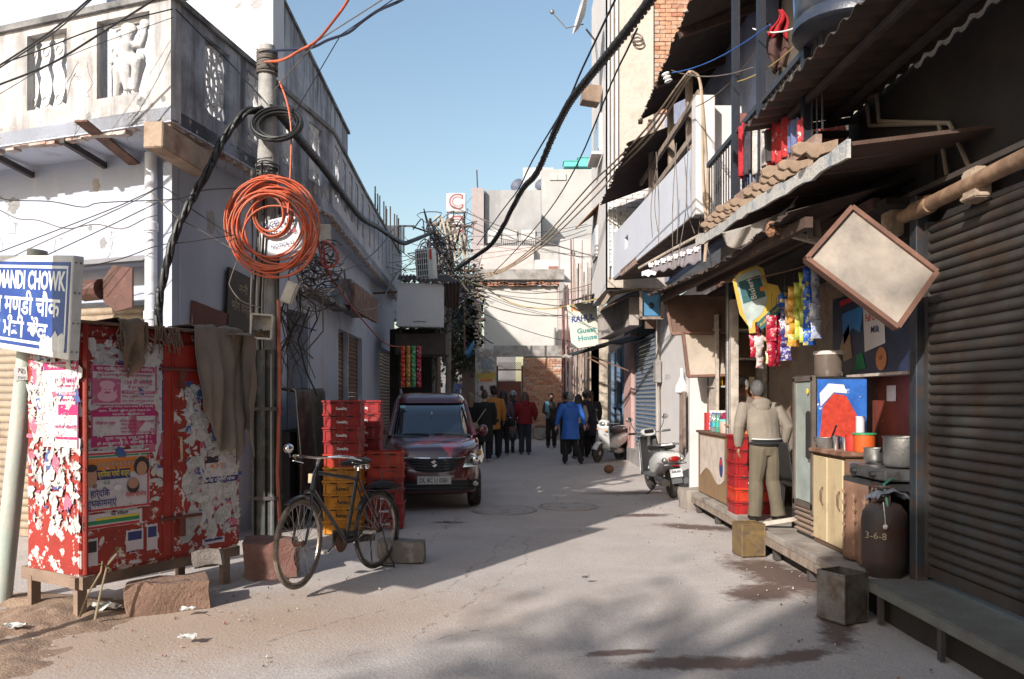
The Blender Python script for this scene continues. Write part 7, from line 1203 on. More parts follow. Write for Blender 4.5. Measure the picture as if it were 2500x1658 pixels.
ALP = M('worn_aluminium', (.42, .42, .41), .38, metal=.85, var=.2, scale=9, grime=(.2, .17, .15), gamt=.36, gscale=9)
pot('large aluminium cooking pot on the gas stove', 2.92, 5.92, 1.05, .15, .21, ALP); pot('small saucepan with a ring handle on the gas stove', 2.90, 6.36, 1.05, .085, .10, ALP, handle=True); pot('flared aluminium pan on the cream cupboard', 2.83, 7.16, 1.11, .085, .09, ALP, 1.3, handle=True)
pot('steel tumbler of glasses on the cream cupboard', 2.82, 6.93, 1.11, .035, .11, CHR, cat='tumbler', name='tumbler'); pot('second steel tumbler beside the first', 2.86, 6.84, 1.11, .033, .10, CHR, cat='tumbler', name='tumbler')
pot('bright red mug on the cream cupboard', 2.88, 6.74, 1.11, .055, .13, REDPL, cat='mug', name='mug'); t = pot('orange tub with a green rim beside the saucepan', 2.93, 6.62, 1.11, .085, .14, M('orange_plastic', (.55, .10, .02), .4), cat='tub', name='tub'); MB().lathe((0, 0, .145), [(.095, 0), (.095, .012), (.02, .014)], 16).build('rim', M('green_plastic', (.03, .3, .12), .4), t)
pot('white paper cup stack leaning by the fridge', 3.0, 6.86, 1.13, .035, .26, WP, 1.05, cat='cups', name='cup_stack'); jar('blue topped translucent tub at the stove edge', 2.82, 6.46, .93, .07, .1, M('grey_tub', (.2, .22, .24), .4), M('light_blue_lid', (.12, .28, .45), .4), cat='tub', grp='pots and jugs at the tea stove')
gc = thing('gas_cylinder', 'rusty dark red gas cylinder standing at the shutter post', 'gas cylinder', (2.74, 5.86, .25), world=False); GCM = M('cylinder_red', (.055, .016, .012), .6, var=.3, scale=5, grime=(.035, .03, .028), gamt=.55, gscale=4, local=True)
MB().lathe((0, 0, 0), [(.125, 0), (.13, .04), (.155, .08), (.16, .13), (.16, .40), (.15, .47), (.11, .525), (.05, .545), (.03, .55), (.03, .58)], 26).build('body', GCM, gc, smooth=True); MB().tube([(.1 * cos(a * .39), .1 * sin(a * .39), .66) for a in range(16)], .012, 6, close=True).build('guard_ring', GCM, gc)
for k in range(3): a = k * 2.09 + .4; MB().bar((.1 * cos(a), .1 * sin(a), .5), (.1 * cos(a), .1 * sin(a), .66), .03, .008).build('guard_post', GCM, gc)
MB().lathe((0, 0, .56), [(.022, 0), (.022, .06), (.03, .065), (.03, .09)], 10).build('valve', ALU, gc); text('3-6-8', .07, M('worn_cream_print', (.35, .3, .2), .8), gc, (-.115, -.113, .31), V3((.7, -.7, 0)), (0, 0, 1), width=.15); mb = MB(); mb.tube([(-.05, -.09, .55), (-.07, -.16, .45), (-.07, -.165, .40)], .002, 4); mb.build('seal_string', WPL, gc); MB().ball((-.07, -.168, .385), .02, 8, 6).build('seal_cap', flat('seal_white', (.55, .55, .53)), gc, smooth=True)
MB().grid(lambda a, b: V3((.15 * (a - .5) * 1.6, -.05 + .2 * (b - .5), .64 + .05 * nz3((a * 4, b * 4, 3)) - .25 * (a - .5) ** 2)), 12, 8, .006).build('rag', M('blue_grey_rag', (.10, .11, .14), .95, var=.3), gc, smooth='all')
def tin(label, c, rz, mat, h=.34):
 t = thing('oil_tin', label, 'tin', c, rz, 'square oil tins used at the shop', world=False); w = .235; mb = MB()
 for s in (-1, 1): mb.box((s * w / 2, 0, h / 2), (.006, w, h)); mb.box((0, s * w / 2, h / 2), (w - .006, .006, h))
 mb.box((0, 0, .01), (w - .01, w - .01, .01)); mb.build('case', mat, t, bevel=.0); mb = MB()
 for z in (.012, h - .006):
  for s in (-1, 1): mb.tube([(s * w / 2, -w / 2, z), (s * w / 2, w / 2, z)], .007, 6); mb.tube([(-w / 2, s * w / 2, z), (w / 2, s * w / 2, z)], .007, 6)
 for s in (-1, 1): mb.tube([(s * w / 2, -w / 2, 0), (s * w / 2, -w / 2, h)], .006, 6)
 mb.build('rim', mat, t, smooth=True); MB().prism([(-.08, .05), (.08, .05), (.08, h - .06), (-.08, h - .06)], (0, -w / 2 - .004, 0), (1, 0, 0), (0, 0, 1), .002).build('pressed_panel', mat, t)
TNM = M('old_tinplate', (.26, .25, .24), .45, metal=.75, var=.25, scale=9, grime=(.13, .09, .06), gamt=.46, gscale=7, local=True); TNY = M('yellow_tinplate', (.24, .16, .07), .5, metal=.4, var=.3, scale=9, grime=(.12, .09, .07), gamt=.45, gscale=8, local=True)
tin('dented silver oil tin standing before the stone slab', (2.33, 5.62, 0), R(28), TNM); tin('brown and silver oil tin used as a step by the customer', (2.36, 7.95, 0), R(8), TNY, .32)
ch = thing('plastic_chair', 'black plastic chair inside the shop beside the fridge', 'chair', (3.05, 8.25, .25), R(90), world=False); MB().box((0, 0, .42), (.42, .42, .035)).build('seat', BLACKP, ch, bevel=.012); MB().grid(lambda a, b: V3(((a - .5) * .42, .2 + .06 * b - .04 * cos((a - .5) * 3), .45 + .4 * b)), 8, 6, .015).build('backrest', BLACKP, ch, smooth='all')
for sx in (-1, 1):
 for sy in (-1, 1): MB().bar((sx * .18, sy * .18, .41), (sx * .2, sy * .2, 0), .04, .03).build('leg', BLACKP, ch)
 MB().tube([(sx * .22, -.2, .42), (sx * .23, -.19, .62), (sx * .23, .2, .64)], .018, 7).build('armrest', BLACKP, ch, smooth=True)
O_ = V3((2.775, 7.244, .98)); U_ = V3((1, 0, 0)); sp_ = MB().prism([(0, 0), (.45, 0), (.45, .75), (0, .75)], O_, U_, Z_, .003).build('side_print', M('print_blue', (.03, .12, .42), .4, var=.3, scale=8, peel=(.5, .55, .62), pamt=.40, pscale=9), fr)
for nm2, pl_2, m2, dz in (('red_print', [(.02, .2), (.40, .24), (.36, .42), (.26, .6), (.15, .62), (.05, .5)], M('print_red_frost', (.46, .05, .03), .4, var=.25, scale=22), .005), ('white_print', [(.03, .5), (.15, .63), (.27, .62), (.24, .70), (.1, .71), (.02, .62)], WP, .007), ('wave_print', [(.0, .12), (.45, .16), (.45, .24), (.0, .2)], M('print_wave', (.05, .17, .5), .4), .007), ('magenta_print', [(.15, .0), (.40, .0), (.39, .07), (.33, .12), (.25, .13), (.18, .07)], M('print_pink', (.48, .03, .10), .4), .009)): MB().prism(pl_2, O_ + V3((0, -dz, 0)), U_, Z_, .001).build(nm2, m2, sp_)
pw = thing('milk_poster', 'large shop poster with blue sky and a milk packet above the red panel', 'poster', (3.38, 6.9, 1.9)); O_ = V3((3.40, 8.45, 1.80)); U_ = V3((0, -1, 0)); MB().wall((3.402, 8.45), (3.402, 6.7), 1.78, 2.6, .008, out=(-1, 0)).build('sheet', M('poster_dark_blue', (.02, .03, .07), .4, var=.3, scale=5), pw)
for nm2, pl_2, m2 in (('sky_print', [(.25, .62), (.75, .66), (.68, .4), (.5, .46), (.3, .3)], M('print_sky', (.03, .20, .52), .4)), ('ground_print', [(.08, .1), (.5, .16), (.42, .5), (.3, .42)], M('print_tan', (.36, .22, .13), .4)), ('packet_print', [(.78, .2), (1.2, .26), (1.16, .72), (.74, .68)], WP), ('band_print', [(.2, .7), (.75, .74), (.75, .78), (.2, .76)], REDI), ('badge_print', [(1.12 + .11 * cos(a * .52), .12 + .11 * sin(a * .52)) for a in range(12)], M('print_orange_badge', (.4, .15, .06), .5)), ('green_print', [(.55, .02), (.8, .05), (.72, .2), (.6, .18)], GRN)): MB().prism(pl_2, O_ + V3((-.002, 0, 0)), U_, Z_, .002).build(nm2, m2, pw)
text('Full Cream', .10, REDI, pw, O_ + U_ * .98 + Z_ * .52 + V3((-.005, 0, 0)), U_, Z_, width=.36, bold=.02); text('Milk', .09, NAVY, pw, O_ + U_ * 1.0 + Z_ * .40 + V3((-.005, 0, 0)), U_, Z_, width=.18, bold=.02); text('60', .06, INK, pw, O_ + U_ * 1.12 + Z_ * .13 + V3((-.006, 0, 0)), U_, Z_)
MB().box((3.30, 7.4, 1.765), (.2, 1.9, .025)).build('ledge', WOODP, pw)
b = MB().box((3.405, 7.15, 1.60), (.004, .17, .14)).build('paper_notice', WP); tag(b, 'small pale notice pasted on the red shop panel', 'notice')
b = MB().prism([(-.08, -.06), (.07, -.08), (.09, .05), (.02, .09), (-.06, .06)], (3.402, 6.3, 1.28), (0, -1, 0), (0, 0, 1), .003).build('torn_paper', BEI); tag(b, 'torn beige paper scrap on the red panel above the big pot', 'notice')
jar('large clear water drum on top of the fridge', 3.0, 7.55, 1.76, .13, .24, M('dark_clear', (.14, .11, .09), .2, coat=.5), M('clear_lid', (.55, .5, .46)), cat='drum', grp='things on the fridge')
b = MB().wall((3.46, 9.55), (3.46, 9.15), 1.28, 1.62, .01, out=(-1, 0)).build('crimson_calendar', M('crimson_card', (.33, .012, .035), .6)); tag(b, 'crimson calendar card hanging on the peeling shop wall', 'calendar')
b = MB().bar((2.55, 8.05, .29), (3.0, 7.75, .42), .06, .04).build('loose_plank', WOODP); tag(b, 'short pale plank lying by the fridge foot', 'plank')
# roof clutter: bracket, cloth, scallops, tank, laundry
bk2 = thing('timber_bracket', 'pale timber triangle bracket under the eave boards', 'bracket', at(1890, 560, 6.4)); BT = M('pale_beam', (.40, .34, .28), .88, var=.2, scale=5, bump=.3, grime=(.22, .17, .13), gamt=.4, gscale=6)
for nm2, a, b, w in (('top_chord', (1890, 552), (2112, 474), .07), ('bottom_chord', (1885, 560), (2022, 596), .06), ('strut', (1973, 524), (1976, 588), .06), ('strut', (1992, 538), (2002, 600), .025)): MB().bar(at(*a, 6.45), at(*b, 6.4), w, .05).build(nm2, BT, bk2, bevel=.004)
MB().ball(at(1884, 560, 6.4), (.05, .06, .07), 9, 6).build('end_grain', M('split_wood', (.24, .12, .07), .95, var=.4, scale=30, bump=.8), bk2)
cl = MB().grid(lambda a, b: at(1763 + 175 * a + 12 * b, 567 - 62 * a ** 1.3 + b * (44 - 46 * (a - .35) ** 2 * (4 if a > .35 else 2)) + 5 * sin(a * 13) * b, 7.3 - .7 * a + .05 * sin(a * 17 + b * 4)), 26, 10, .006).build('grey_cloth', M('grey_canvas', (.32, .29, .26), .95, var=.15, scale=6, bump=.4, grime=(.2, .17, .14), gamt=.4, gscale=5), smooth='all', fix=False); tag(cl, 'grey canvas cloth sagging under the eave boards', 'cloth')
cable([at(1930, 545, 6.3), at(2000, 505, 6.2), at(2090, 462, 6.1)], .02, BLACKP, 'black pipe lying over the timber bracket', name='pipe')
sc_ = thing('scalloped_sheet', 'mauve grey scalloped plastic awning sheet hanging under the parapet', 'awning', at(1640, 640, 10.6)); SCM = M('mauve_plastic', (.21, .185, .20), .6, var=.12, scale=3, grime=(.14, .12, .12), gamt=.36); E0, E1 = at(1582, 640, 10.9), at(1712, 588, 10.1); G0, G1 = at(1592, 668, 10.8), at(1712, 640, 10.0)
MB().grid(lambda a, b: E0.lerp(E1, a).lerp(G0.lerp(G1, a), b) + V3((0, 0, -.02 * sin(a * 31) * b)), 40, 6, .006).build('sheet', SCM, sc_, smooth='all', fix=False)
for k in range(8): p = E0.lerp(E1, (k + .5) / 8).lerp(G0.lerp(G1, (k + .5) / 8), .35) + V3((-.02, -.03, 0)); MB().prism([(-.045, .02), (-.02, .035), (.0, .02), (.03, .03), (.045, 0), (.02, -.015), (.03, -.04), (0, -.03), (-.03, -.035)], p, (.8, -.6, 0), (0, 0, 1), .008).build('white_scallop', M('white_plastic_edge', (.62, .60, .60), .5), sc_)
MB().prism([(-.1, .03), (.0, .05), (.12, .0), (.1, -.04), (.04, -.02), (0, -.05), (-.06, -.02), (-.1, -.03)], G0 + V3((-.05, -.03, .0)), (.8, -.6, 0), (0, 0, 1), .01).build('white_scallop', M('white_plastic_edge', (.62, .60, .60)), sc_); MB().tube([at(1560, 655, 11), at(1640, 610, 10.5), at(1712, 572, 10.0)], .02, 7).build('edge_pole', M('pale_beam', (.4, .34, .28)), sc_)
wt = thing('water_tank', 'dark blue black ribbed plastic water tank above the tin awning', 'water tank', at(2088, 100, 6.0), world=False); wt.rotation_euler = (0, .12, 0); MB().lathe((0, 0, 0), [(.42, 0), (.46, .03), (.46, .1), (.44, .13), (.46, .16), (.47, .36), (.445, .40), (.47, .44), (.47, .62), (.44, .66), (.44, .74), (.3, .84), (.2, .86), (.2, .92), (.05, .93)], 30).build('body', M('tank_plastic', (.028, .035, .055), .38, var=.15, grime=(.06, .06, .06), gamt=.36, gscale=4), wt, smooth=True)
def hang(name, label, cat, fn_, mat, nu=12, nv=16): return tag(MB().grid(fn_, nu, nv, .012).build(name, mat, smooth='all', fix=False), label, cat, 'washing hung on the balcony')
RKN = M('red_grey_knit', (.09, .045, .04), .95, var=.4, scale=30, bump=.5, bscale=160, peel=(.32, .02, .03), pamt=.44, pscale=7); RKR = M('red_knit', (.38, .012, .02), .95, var=.2, bump=.5, bscale=160)
hang('jumper', 'red and charcoal knitted jumper hanging on the balcony line', 'clothing', lambda a, b: at(1872 + 54 * a * (1 - .25 * b) + 10 * b + 4 * sin(b * 9 + a * 3), 56 + 116 * b + 10 * sin(a * 6), 7.4 + .06 * sin(a * 9 + b * 5)), RKN); hang('jumper_yoke', 'bright red upper part of the hung jumper', 'clothing', lambda a, b: at(1906 + (a - .5) * (12 + 40 * b) + 7 * sin(b * 5), 24 + 62 * b + 9 * sin(a * 8) * b, 7.36 + .06 * sin(a * 11)), RKR)
hang('jeans', 'blue denim jeans hanging behind the balcony post', 'clothing', lambda a, b: at(1935 + 26 * a + 4 * b, -10 + 82 * b, 7.5 + .04 * sin(a * 9)), M('denim', (.06, .12, .24), .9, var=.25, bump=.4)); hang('shirt', 'bright blue garment below the jeans', 'clothing', lambda a, b: at(1944 + 18 * a, 50 + 54 * b, 7.45 + .03 * sin(a * 9)), M('bright_blue_cloth', (.02, .16, .45), .9, var=.2))
for k, (x0, x1, y0, y1, c, lab) in enumerate(((1806, 1822, 318, 430, (.38, .02, .03), 'crimson cloth over the railing, left end'), (1820, 1838, 315, 425, (.05, .04, .05), 'black patterned cloth over the railing'), (1838, 1878, 312, 418, (.55, .5, .46), 'white fringed shawl over the railing'), (1880, 1900, 308, 402, (.42, .03, .04), 'red striped cloth right of the white shawl'), (1902, 1930, 306, 390, (.4, .03, .03), 'red and white patterned sheet over the railing'), (1932, 1950, 304, 375, (.12, .14, .28), 'navy cloth over the railing'), (1950, 1968, 302, 362, (.42, .05, .06), 'red cloth near the quilt'))):
 m_ = M('laundry_%s' % ('red', 'black', 'white', 'redstripe', 'redwhite', 'navy', 'redtwo')[k], c, .95, var=.3, scale=14, bump=.4, peel=(.55, .5, .46) if k in (3, 4, 6) else (.03, .03, .03) if k == 2 else None, pamt=.4, pscale=12); a0 = onx(x0, y0, 2.28); a1 = onx(x1, y0, 2.28); z1_ = onx((x0 + x1) / 2, y1, 2.28).z
 hang('hung_cloth', lab, 'cloth', lambda a, b: V3((2.28 + .03 * sin(a * 11 + k), a0.y + (a1.y - a0.y) * a, a0.z + (max(z1_, 3.55) - a0.z) * b)), m_)
q_ = M('red_paisley', (.28, .055, .05), .95, var=.2, scale=6, bump=.3, peel=(.46, .30, .25), pamt=.42, pscale=16); hang('quilt', 'rust red paisley quilt folded over the railing by the awning', 'quilt', lambda a, b: V3((2.62 + .36 * a, 7.12 - .06 * sin(b * 3.1) + .02 * sin(a * 9), 4.0 - .42 * b)), q_)
MB().box((0, 0, 0), (.02, .62, .55), bevel=0) if False else None
b = MB().grid(lambda a, b: onx(1806 + 40 * a, 276 + 44 * b, 2.6), 4, 4, .03).build('pink_board', M('rose_board', (.30, .12, .10), .8)); tag(b, 'rounded rose brown board behind the railing', 'board')
gh = thing('guest_house_sign', 'RAHUL Guest House light box sign projecting over the lane', 'sign', at(1425, 850, 19.4)); c4 = [at(1396, 852, 19.4), at(1462, 843, 19.3), at(1456, 738, 19.3), at(1384, 745, 19.4)]; n = (c4[1] - c4[0]).cross(c4[3] - c4[0]).normalized(); MB().add(c4 + [p - n * .16 for p in c4], [(0, 1, 2, 3), (7, 6, 5, 4)] + [(i, (i + 1) % 4, 4 + (i + 1) % 4, 4 + i) for i in range(4)]).build('box', M('sign_cream', (.50, .52, .46), .5, var=.08, scale=3, grime=(.42, .4, .33), gamt=.36), gh)
U = (c4[1] - c4[0]).normalized(); V = (c4[3] - c4[0]); V = (V - U * V.dot(U)).normalized(); ce = sum(c4, V3()) / 4 + n * .004; STL = flat('sign_teal_ink', (.015, .20, .19), .5); SNV = flat('sign_navy_ink', (.03, .05, .24), .5)
text('RAHUL', .20, SNV, gh, ce + V * .17, U, V, width=.56, bold=.03, shear=.15); text('Guest', .17, STL, gh, ce - V * .13 + U * .05, U, V, width=.46, bold=.03); text('House', .17, STL, gh, ce - V * .31 + U * .06, U, V, width=.46, bold=.03); text('K...', .16, SAFF, gh, ce + V * .42 - U * .1, U, V, width=.3, bold=.03)
wbd = thing('painted_shop_board', 'faded grey white painted shop board with small grey lettering', 'sign', at(1500, 790, 18)); c4 = [at(1460, 829, 19.0), at(1535, 795, 17.0), at(1534, 722, 17.0), at(1459, 764, 19.0)]; n = (c4[1] - c4[0]).cross(c4[3] - c4[0]).normalized(); MB().add(c4 + [p - n * .3 for p in c4], [(0, 1, 2, 3), (7, 6, 5, 4)] + [(i, (i + 1) % 4, 4 + (i + 1) % 4, 4 + i) for i in range(4)]).build('board', M('faded_board', (.36, .32, .29), .85, var=.15, scale=4, grime=(.26, .22, .2), gamt=.42, streak=(.2, .17, .15), samt=.4), wbd)
U = (c4[1] - c4[0]).normalized(); V = (c4[3] - c4[0]); V = (V - U * V.dot(U)).normalized(); text('HOT COLD, NIGHTS IN 21888', .12, flat('board_ink', (.14, .14, .15), .8), wbd, c4[0].lerp(c4[1], .5) + V * .10 + n * .006, U, V, width=1.5, bold=.02)
MB().box(at(1547, 760, 16.9) + V3((0, .1, 0)), (.2, .3, .6)).build('end_box', M('faded_board', (.36, .32, .29)), wbd)
rs = thing('lane_tin_roofs', 'pair of rusty corrugated tin roofs over the guest house front', 'awning', at(1460, 720, 19)); mb = MB(); corrug(mb, at(1397, 735, 20.5), at(1396, 734, 18.6), at(1497, 703, 18.6), at(1495, 703, 20.5), 12, .015, seed=3); mb.build('roof_sheet', M('brown_tin', (.17, .11, .08), .75, var=.3, scale=5, grime=(.08, .05, .04), gamt=.45, metal=.2), rs, fix=False); mb = MB(); corrug(mb, at(1462, 758, 19.5), at(1462, 760, 16.6), at(1578, 700, 16.6), at(1560, 700, 19.5), 14, .015, seed=4); mb.build('roof_sheet', M('brown_tin', (.17, .11, .08)), rs, fix=False)
for a, b in (((1460, 760), (1492, 712)), ((1490, 712), (1575, 700))): MB().bar(at(*a, 16.6), at(*b, 16.6), .05, .08).build('roof_edge', WOODG, rs)
MB().wall((2.75, 16.4), (3.1, 16.4), 3.0, 4.2, .1, out=(0, -1)).build('gable_board', M('brown_tin', (.17, .11, .08)), rs)
cp = thing('door_canopy', 'black tin canopy over the guest house door', 'awning', at(1450, 860, 19.5)); MB().grid(lambda a, b: at(1370 + 170 * a, 868 - 40 * a + 6 * sin(a * 9), 20.6 - 2.6 * a) + V3((.75 * b, .5 * b, .22 * b)), 14, 4, .02).build('sheet', M('black_tin', (.022, .02, .02), .7, var=.3), cp, smooth='all', fix=False); MB().grid(lambda a, b: at(1370 + 28 * a, 866 + 8 * b + 2 * sin(a * 11), 20.55 - .4 * a), 8, 3, .01).build('grey_tarp_edge', M('grey_canvas', (.32, .29, .26)), cp, smooth='all', fix=False)
for a, b in (((1445, 870), (1535, 905)), ((1420, 866), (1480, 895))): MB().bar(at(*a, 19), at(*b, 18.8), .03, .03).build('stay', RUST, cp)
cb2 = thing('window_cooler', 'blue box cooler with a small fan hub under the lane roofs', 'cooler', at(1590, 745, 15.2)); c = at(1590, 742, 15.2); MB().box(c + V3((0, .15, 0)), (.36, .25, .46)).build('case', M('cooler_blue', (.06, .20, .36), .6, var=.2), cb2, bevel=.01); MB().lathe(c + V3((0, .01, -.03)), [(.055, 0), (.05, .03), (.02, .045)], 10, ax=(0, -1, .2)).build('hub', BLACKP, cb2)
for s in (-1, 1): MB().box(c + V3((s * .2, 0, 0)), (.05, .08, .56)).build('frame_post', WOODG, cb2); MB().box(c + V3((0, 0, s * .27)), (.44, .08, .05)).build('frame_rail', WOODG, cb2)
em = thing('meter_box', 'grey electricity meter box with wires on the white jamb', 'meter box', (2.96, 16.1, 1.9)); MB().box((2.92, 16.0, 2.1), (.12, .26, .45)).build('case', M('meter_grey', (.25, .23, .22), .7, var=.2), em, bevel=.01)
for k in range(4): MB().tube([(2.95, 16.0 + .05 * k, 2.3), (2.96, 16.02 + .05 * k + rnd(-.03, .03), 2.8), (2.96, 16.0 + .06 * k, 3.3)], .012, 5).build('service_wire', M('old_pipe', (.3, .24, .19)), em); MB().tube([(2.95, 16.0 + .05 * k, 1.88), (2.96, 15.98 + .05 * k, 1.3), (2.96, 16.02 + .04 * k, .6)], .01, 5).build('service_wire', M('old_pipe', (.3, .24, .19)), em)
bg_ = MB(); loft(bg_, [(2.92, 13.7, 1.62, .02, .02), (2.92, 13.7, 1.66, .11, .08), (2.92, 13.7, 1.76, .12, .09), (2.92, 13.7, 1.86, .06, .05), (2.92, 13.7, 1.96, .02, .015), (2.92, 13.7, 2.08, .03, .01)], 12); one('carrier_bag', bg_, M('white_bag', (.58, .56, .55), .4, var=.1, bump=.3, bscale=20), 'knotted white carrier bag hanging on the white wall', 'bag', smooth=True)
tr_ = thing('hung_trousers', 'brown trousers hanging on the white wall below the bag', 'clothing', (2.93, 13.5, 1.0)); BRT = M('brown_trouser_cloth', (.20, .145, .12), .95, var=.25, scale=6, bump=.4, bscale=60)
for s in (0, 1): MB().grid(lambda a, b: V3((2.92 - .03 * sin(a * 3.14), 13.46 + .19 * s + .17 * a + .04 * b * (s * 2 - 1) * .6, 1.66 - (.95 + .12 * s) * b + .02 * sin(a * 9))), 8, 16, .03).build('leg', BRT, tr_, smooth='all')
hs_ = MB(); hs_.tube([(2.93, 12.75 + .16 * sin(a * .45), 1.02 + .27 * cos(a * .45) - (.0)) for a in range(28)], .014, 6); hs_.tube([(2.93, 12.75, 1.3), (2.93, 12.4, 1.22), (2.85, 11.6, 1.18)], .012, 6); hs_.tube([(2.93, 12.75, 1.3), (2.93, 12.7, .9), (2.93, 12.72, .45)], .012, 6); one('garden_hose', hs_, M('dark_teal_hose', (.015, .10, .10), .45), 'dark teal hose looped on the white wall by the counter', 'hose', smooth=True)
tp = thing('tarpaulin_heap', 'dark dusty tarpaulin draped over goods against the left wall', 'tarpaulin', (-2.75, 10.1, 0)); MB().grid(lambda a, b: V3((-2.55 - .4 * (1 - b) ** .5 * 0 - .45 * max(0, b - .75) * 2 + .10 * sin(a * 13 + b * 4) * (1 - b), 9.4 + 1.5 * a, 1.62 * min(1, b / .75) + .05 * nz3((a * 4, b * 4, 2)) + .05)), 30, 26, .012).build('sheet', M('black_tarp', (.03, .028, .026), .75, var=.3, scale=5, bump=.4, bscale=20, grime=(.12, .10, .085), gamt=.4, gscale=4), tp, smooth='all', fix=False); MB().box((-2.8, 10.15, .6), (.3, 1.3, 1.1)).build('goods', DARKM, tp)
for px, py, w, h, m_, lab in ((580, 738, .33, .33, M('black_sign_board', (.03, .02, .018), .6, var=.3), 'black painted notice board in Hindi on the street wall'), (503, 778, .36, .12, M('maroon_board', (.10, .03, .022), .7, var=.3), 'maroon board half hidden behind the cabinet')):
 d_ = (SP[1] - SP[0]).normalized(); t_ = t_at(px, SP[0], d_); p_ = SP[0] + d_ * t_; Yd = p_.y; c = V3((p_.x + .03, Yd, H - (py - 974) * Yd / F)); U = V3((d_.x, d_.y, -.10)).normalized(); V = V3((0, 0, 1)); V = (V - U * V.dot(U)).normalized(); t = thing('wall_board', lab, 'sign', c); MB().prism([(-w, -h / 1.0), (w, -h), (w, h), (-w, h)], c, U, V, .03).build('board', m_, t)
 if w < .35: text('मनी', .14, M('worn_cream_print', (.35, .3, .2)), t, c + V * .14 + U.cross(V) * .032, U, V, width=.2); text('भोग वस्त्र', .16, M('worn_cream_print', (.35, .3, .2)), t, c - V * .08 + U.cross(V) * .032, U, V, width=.5)
wb2 = thing('timber_beam_end', 'square timber beam end sticking out under the balcony corner', 'beam', (-3.3, 7.6, 3.9)); a = B0 + fd * .12 + V3((.0, -.16)); b = a + V3((.12, .85)); MB().bar((a.x - .0, a.y, 3.97), (b.x, b.y, 3.94), .19, .24, up=(0, 0, 1)).build('beam', M('raw_timber', (.40, .30, .22), .88, var=.2, scale=6, bump=.3, grime=(.22, .13, .09), gamt=.4, gscale=5), wb2, bevel=.008)
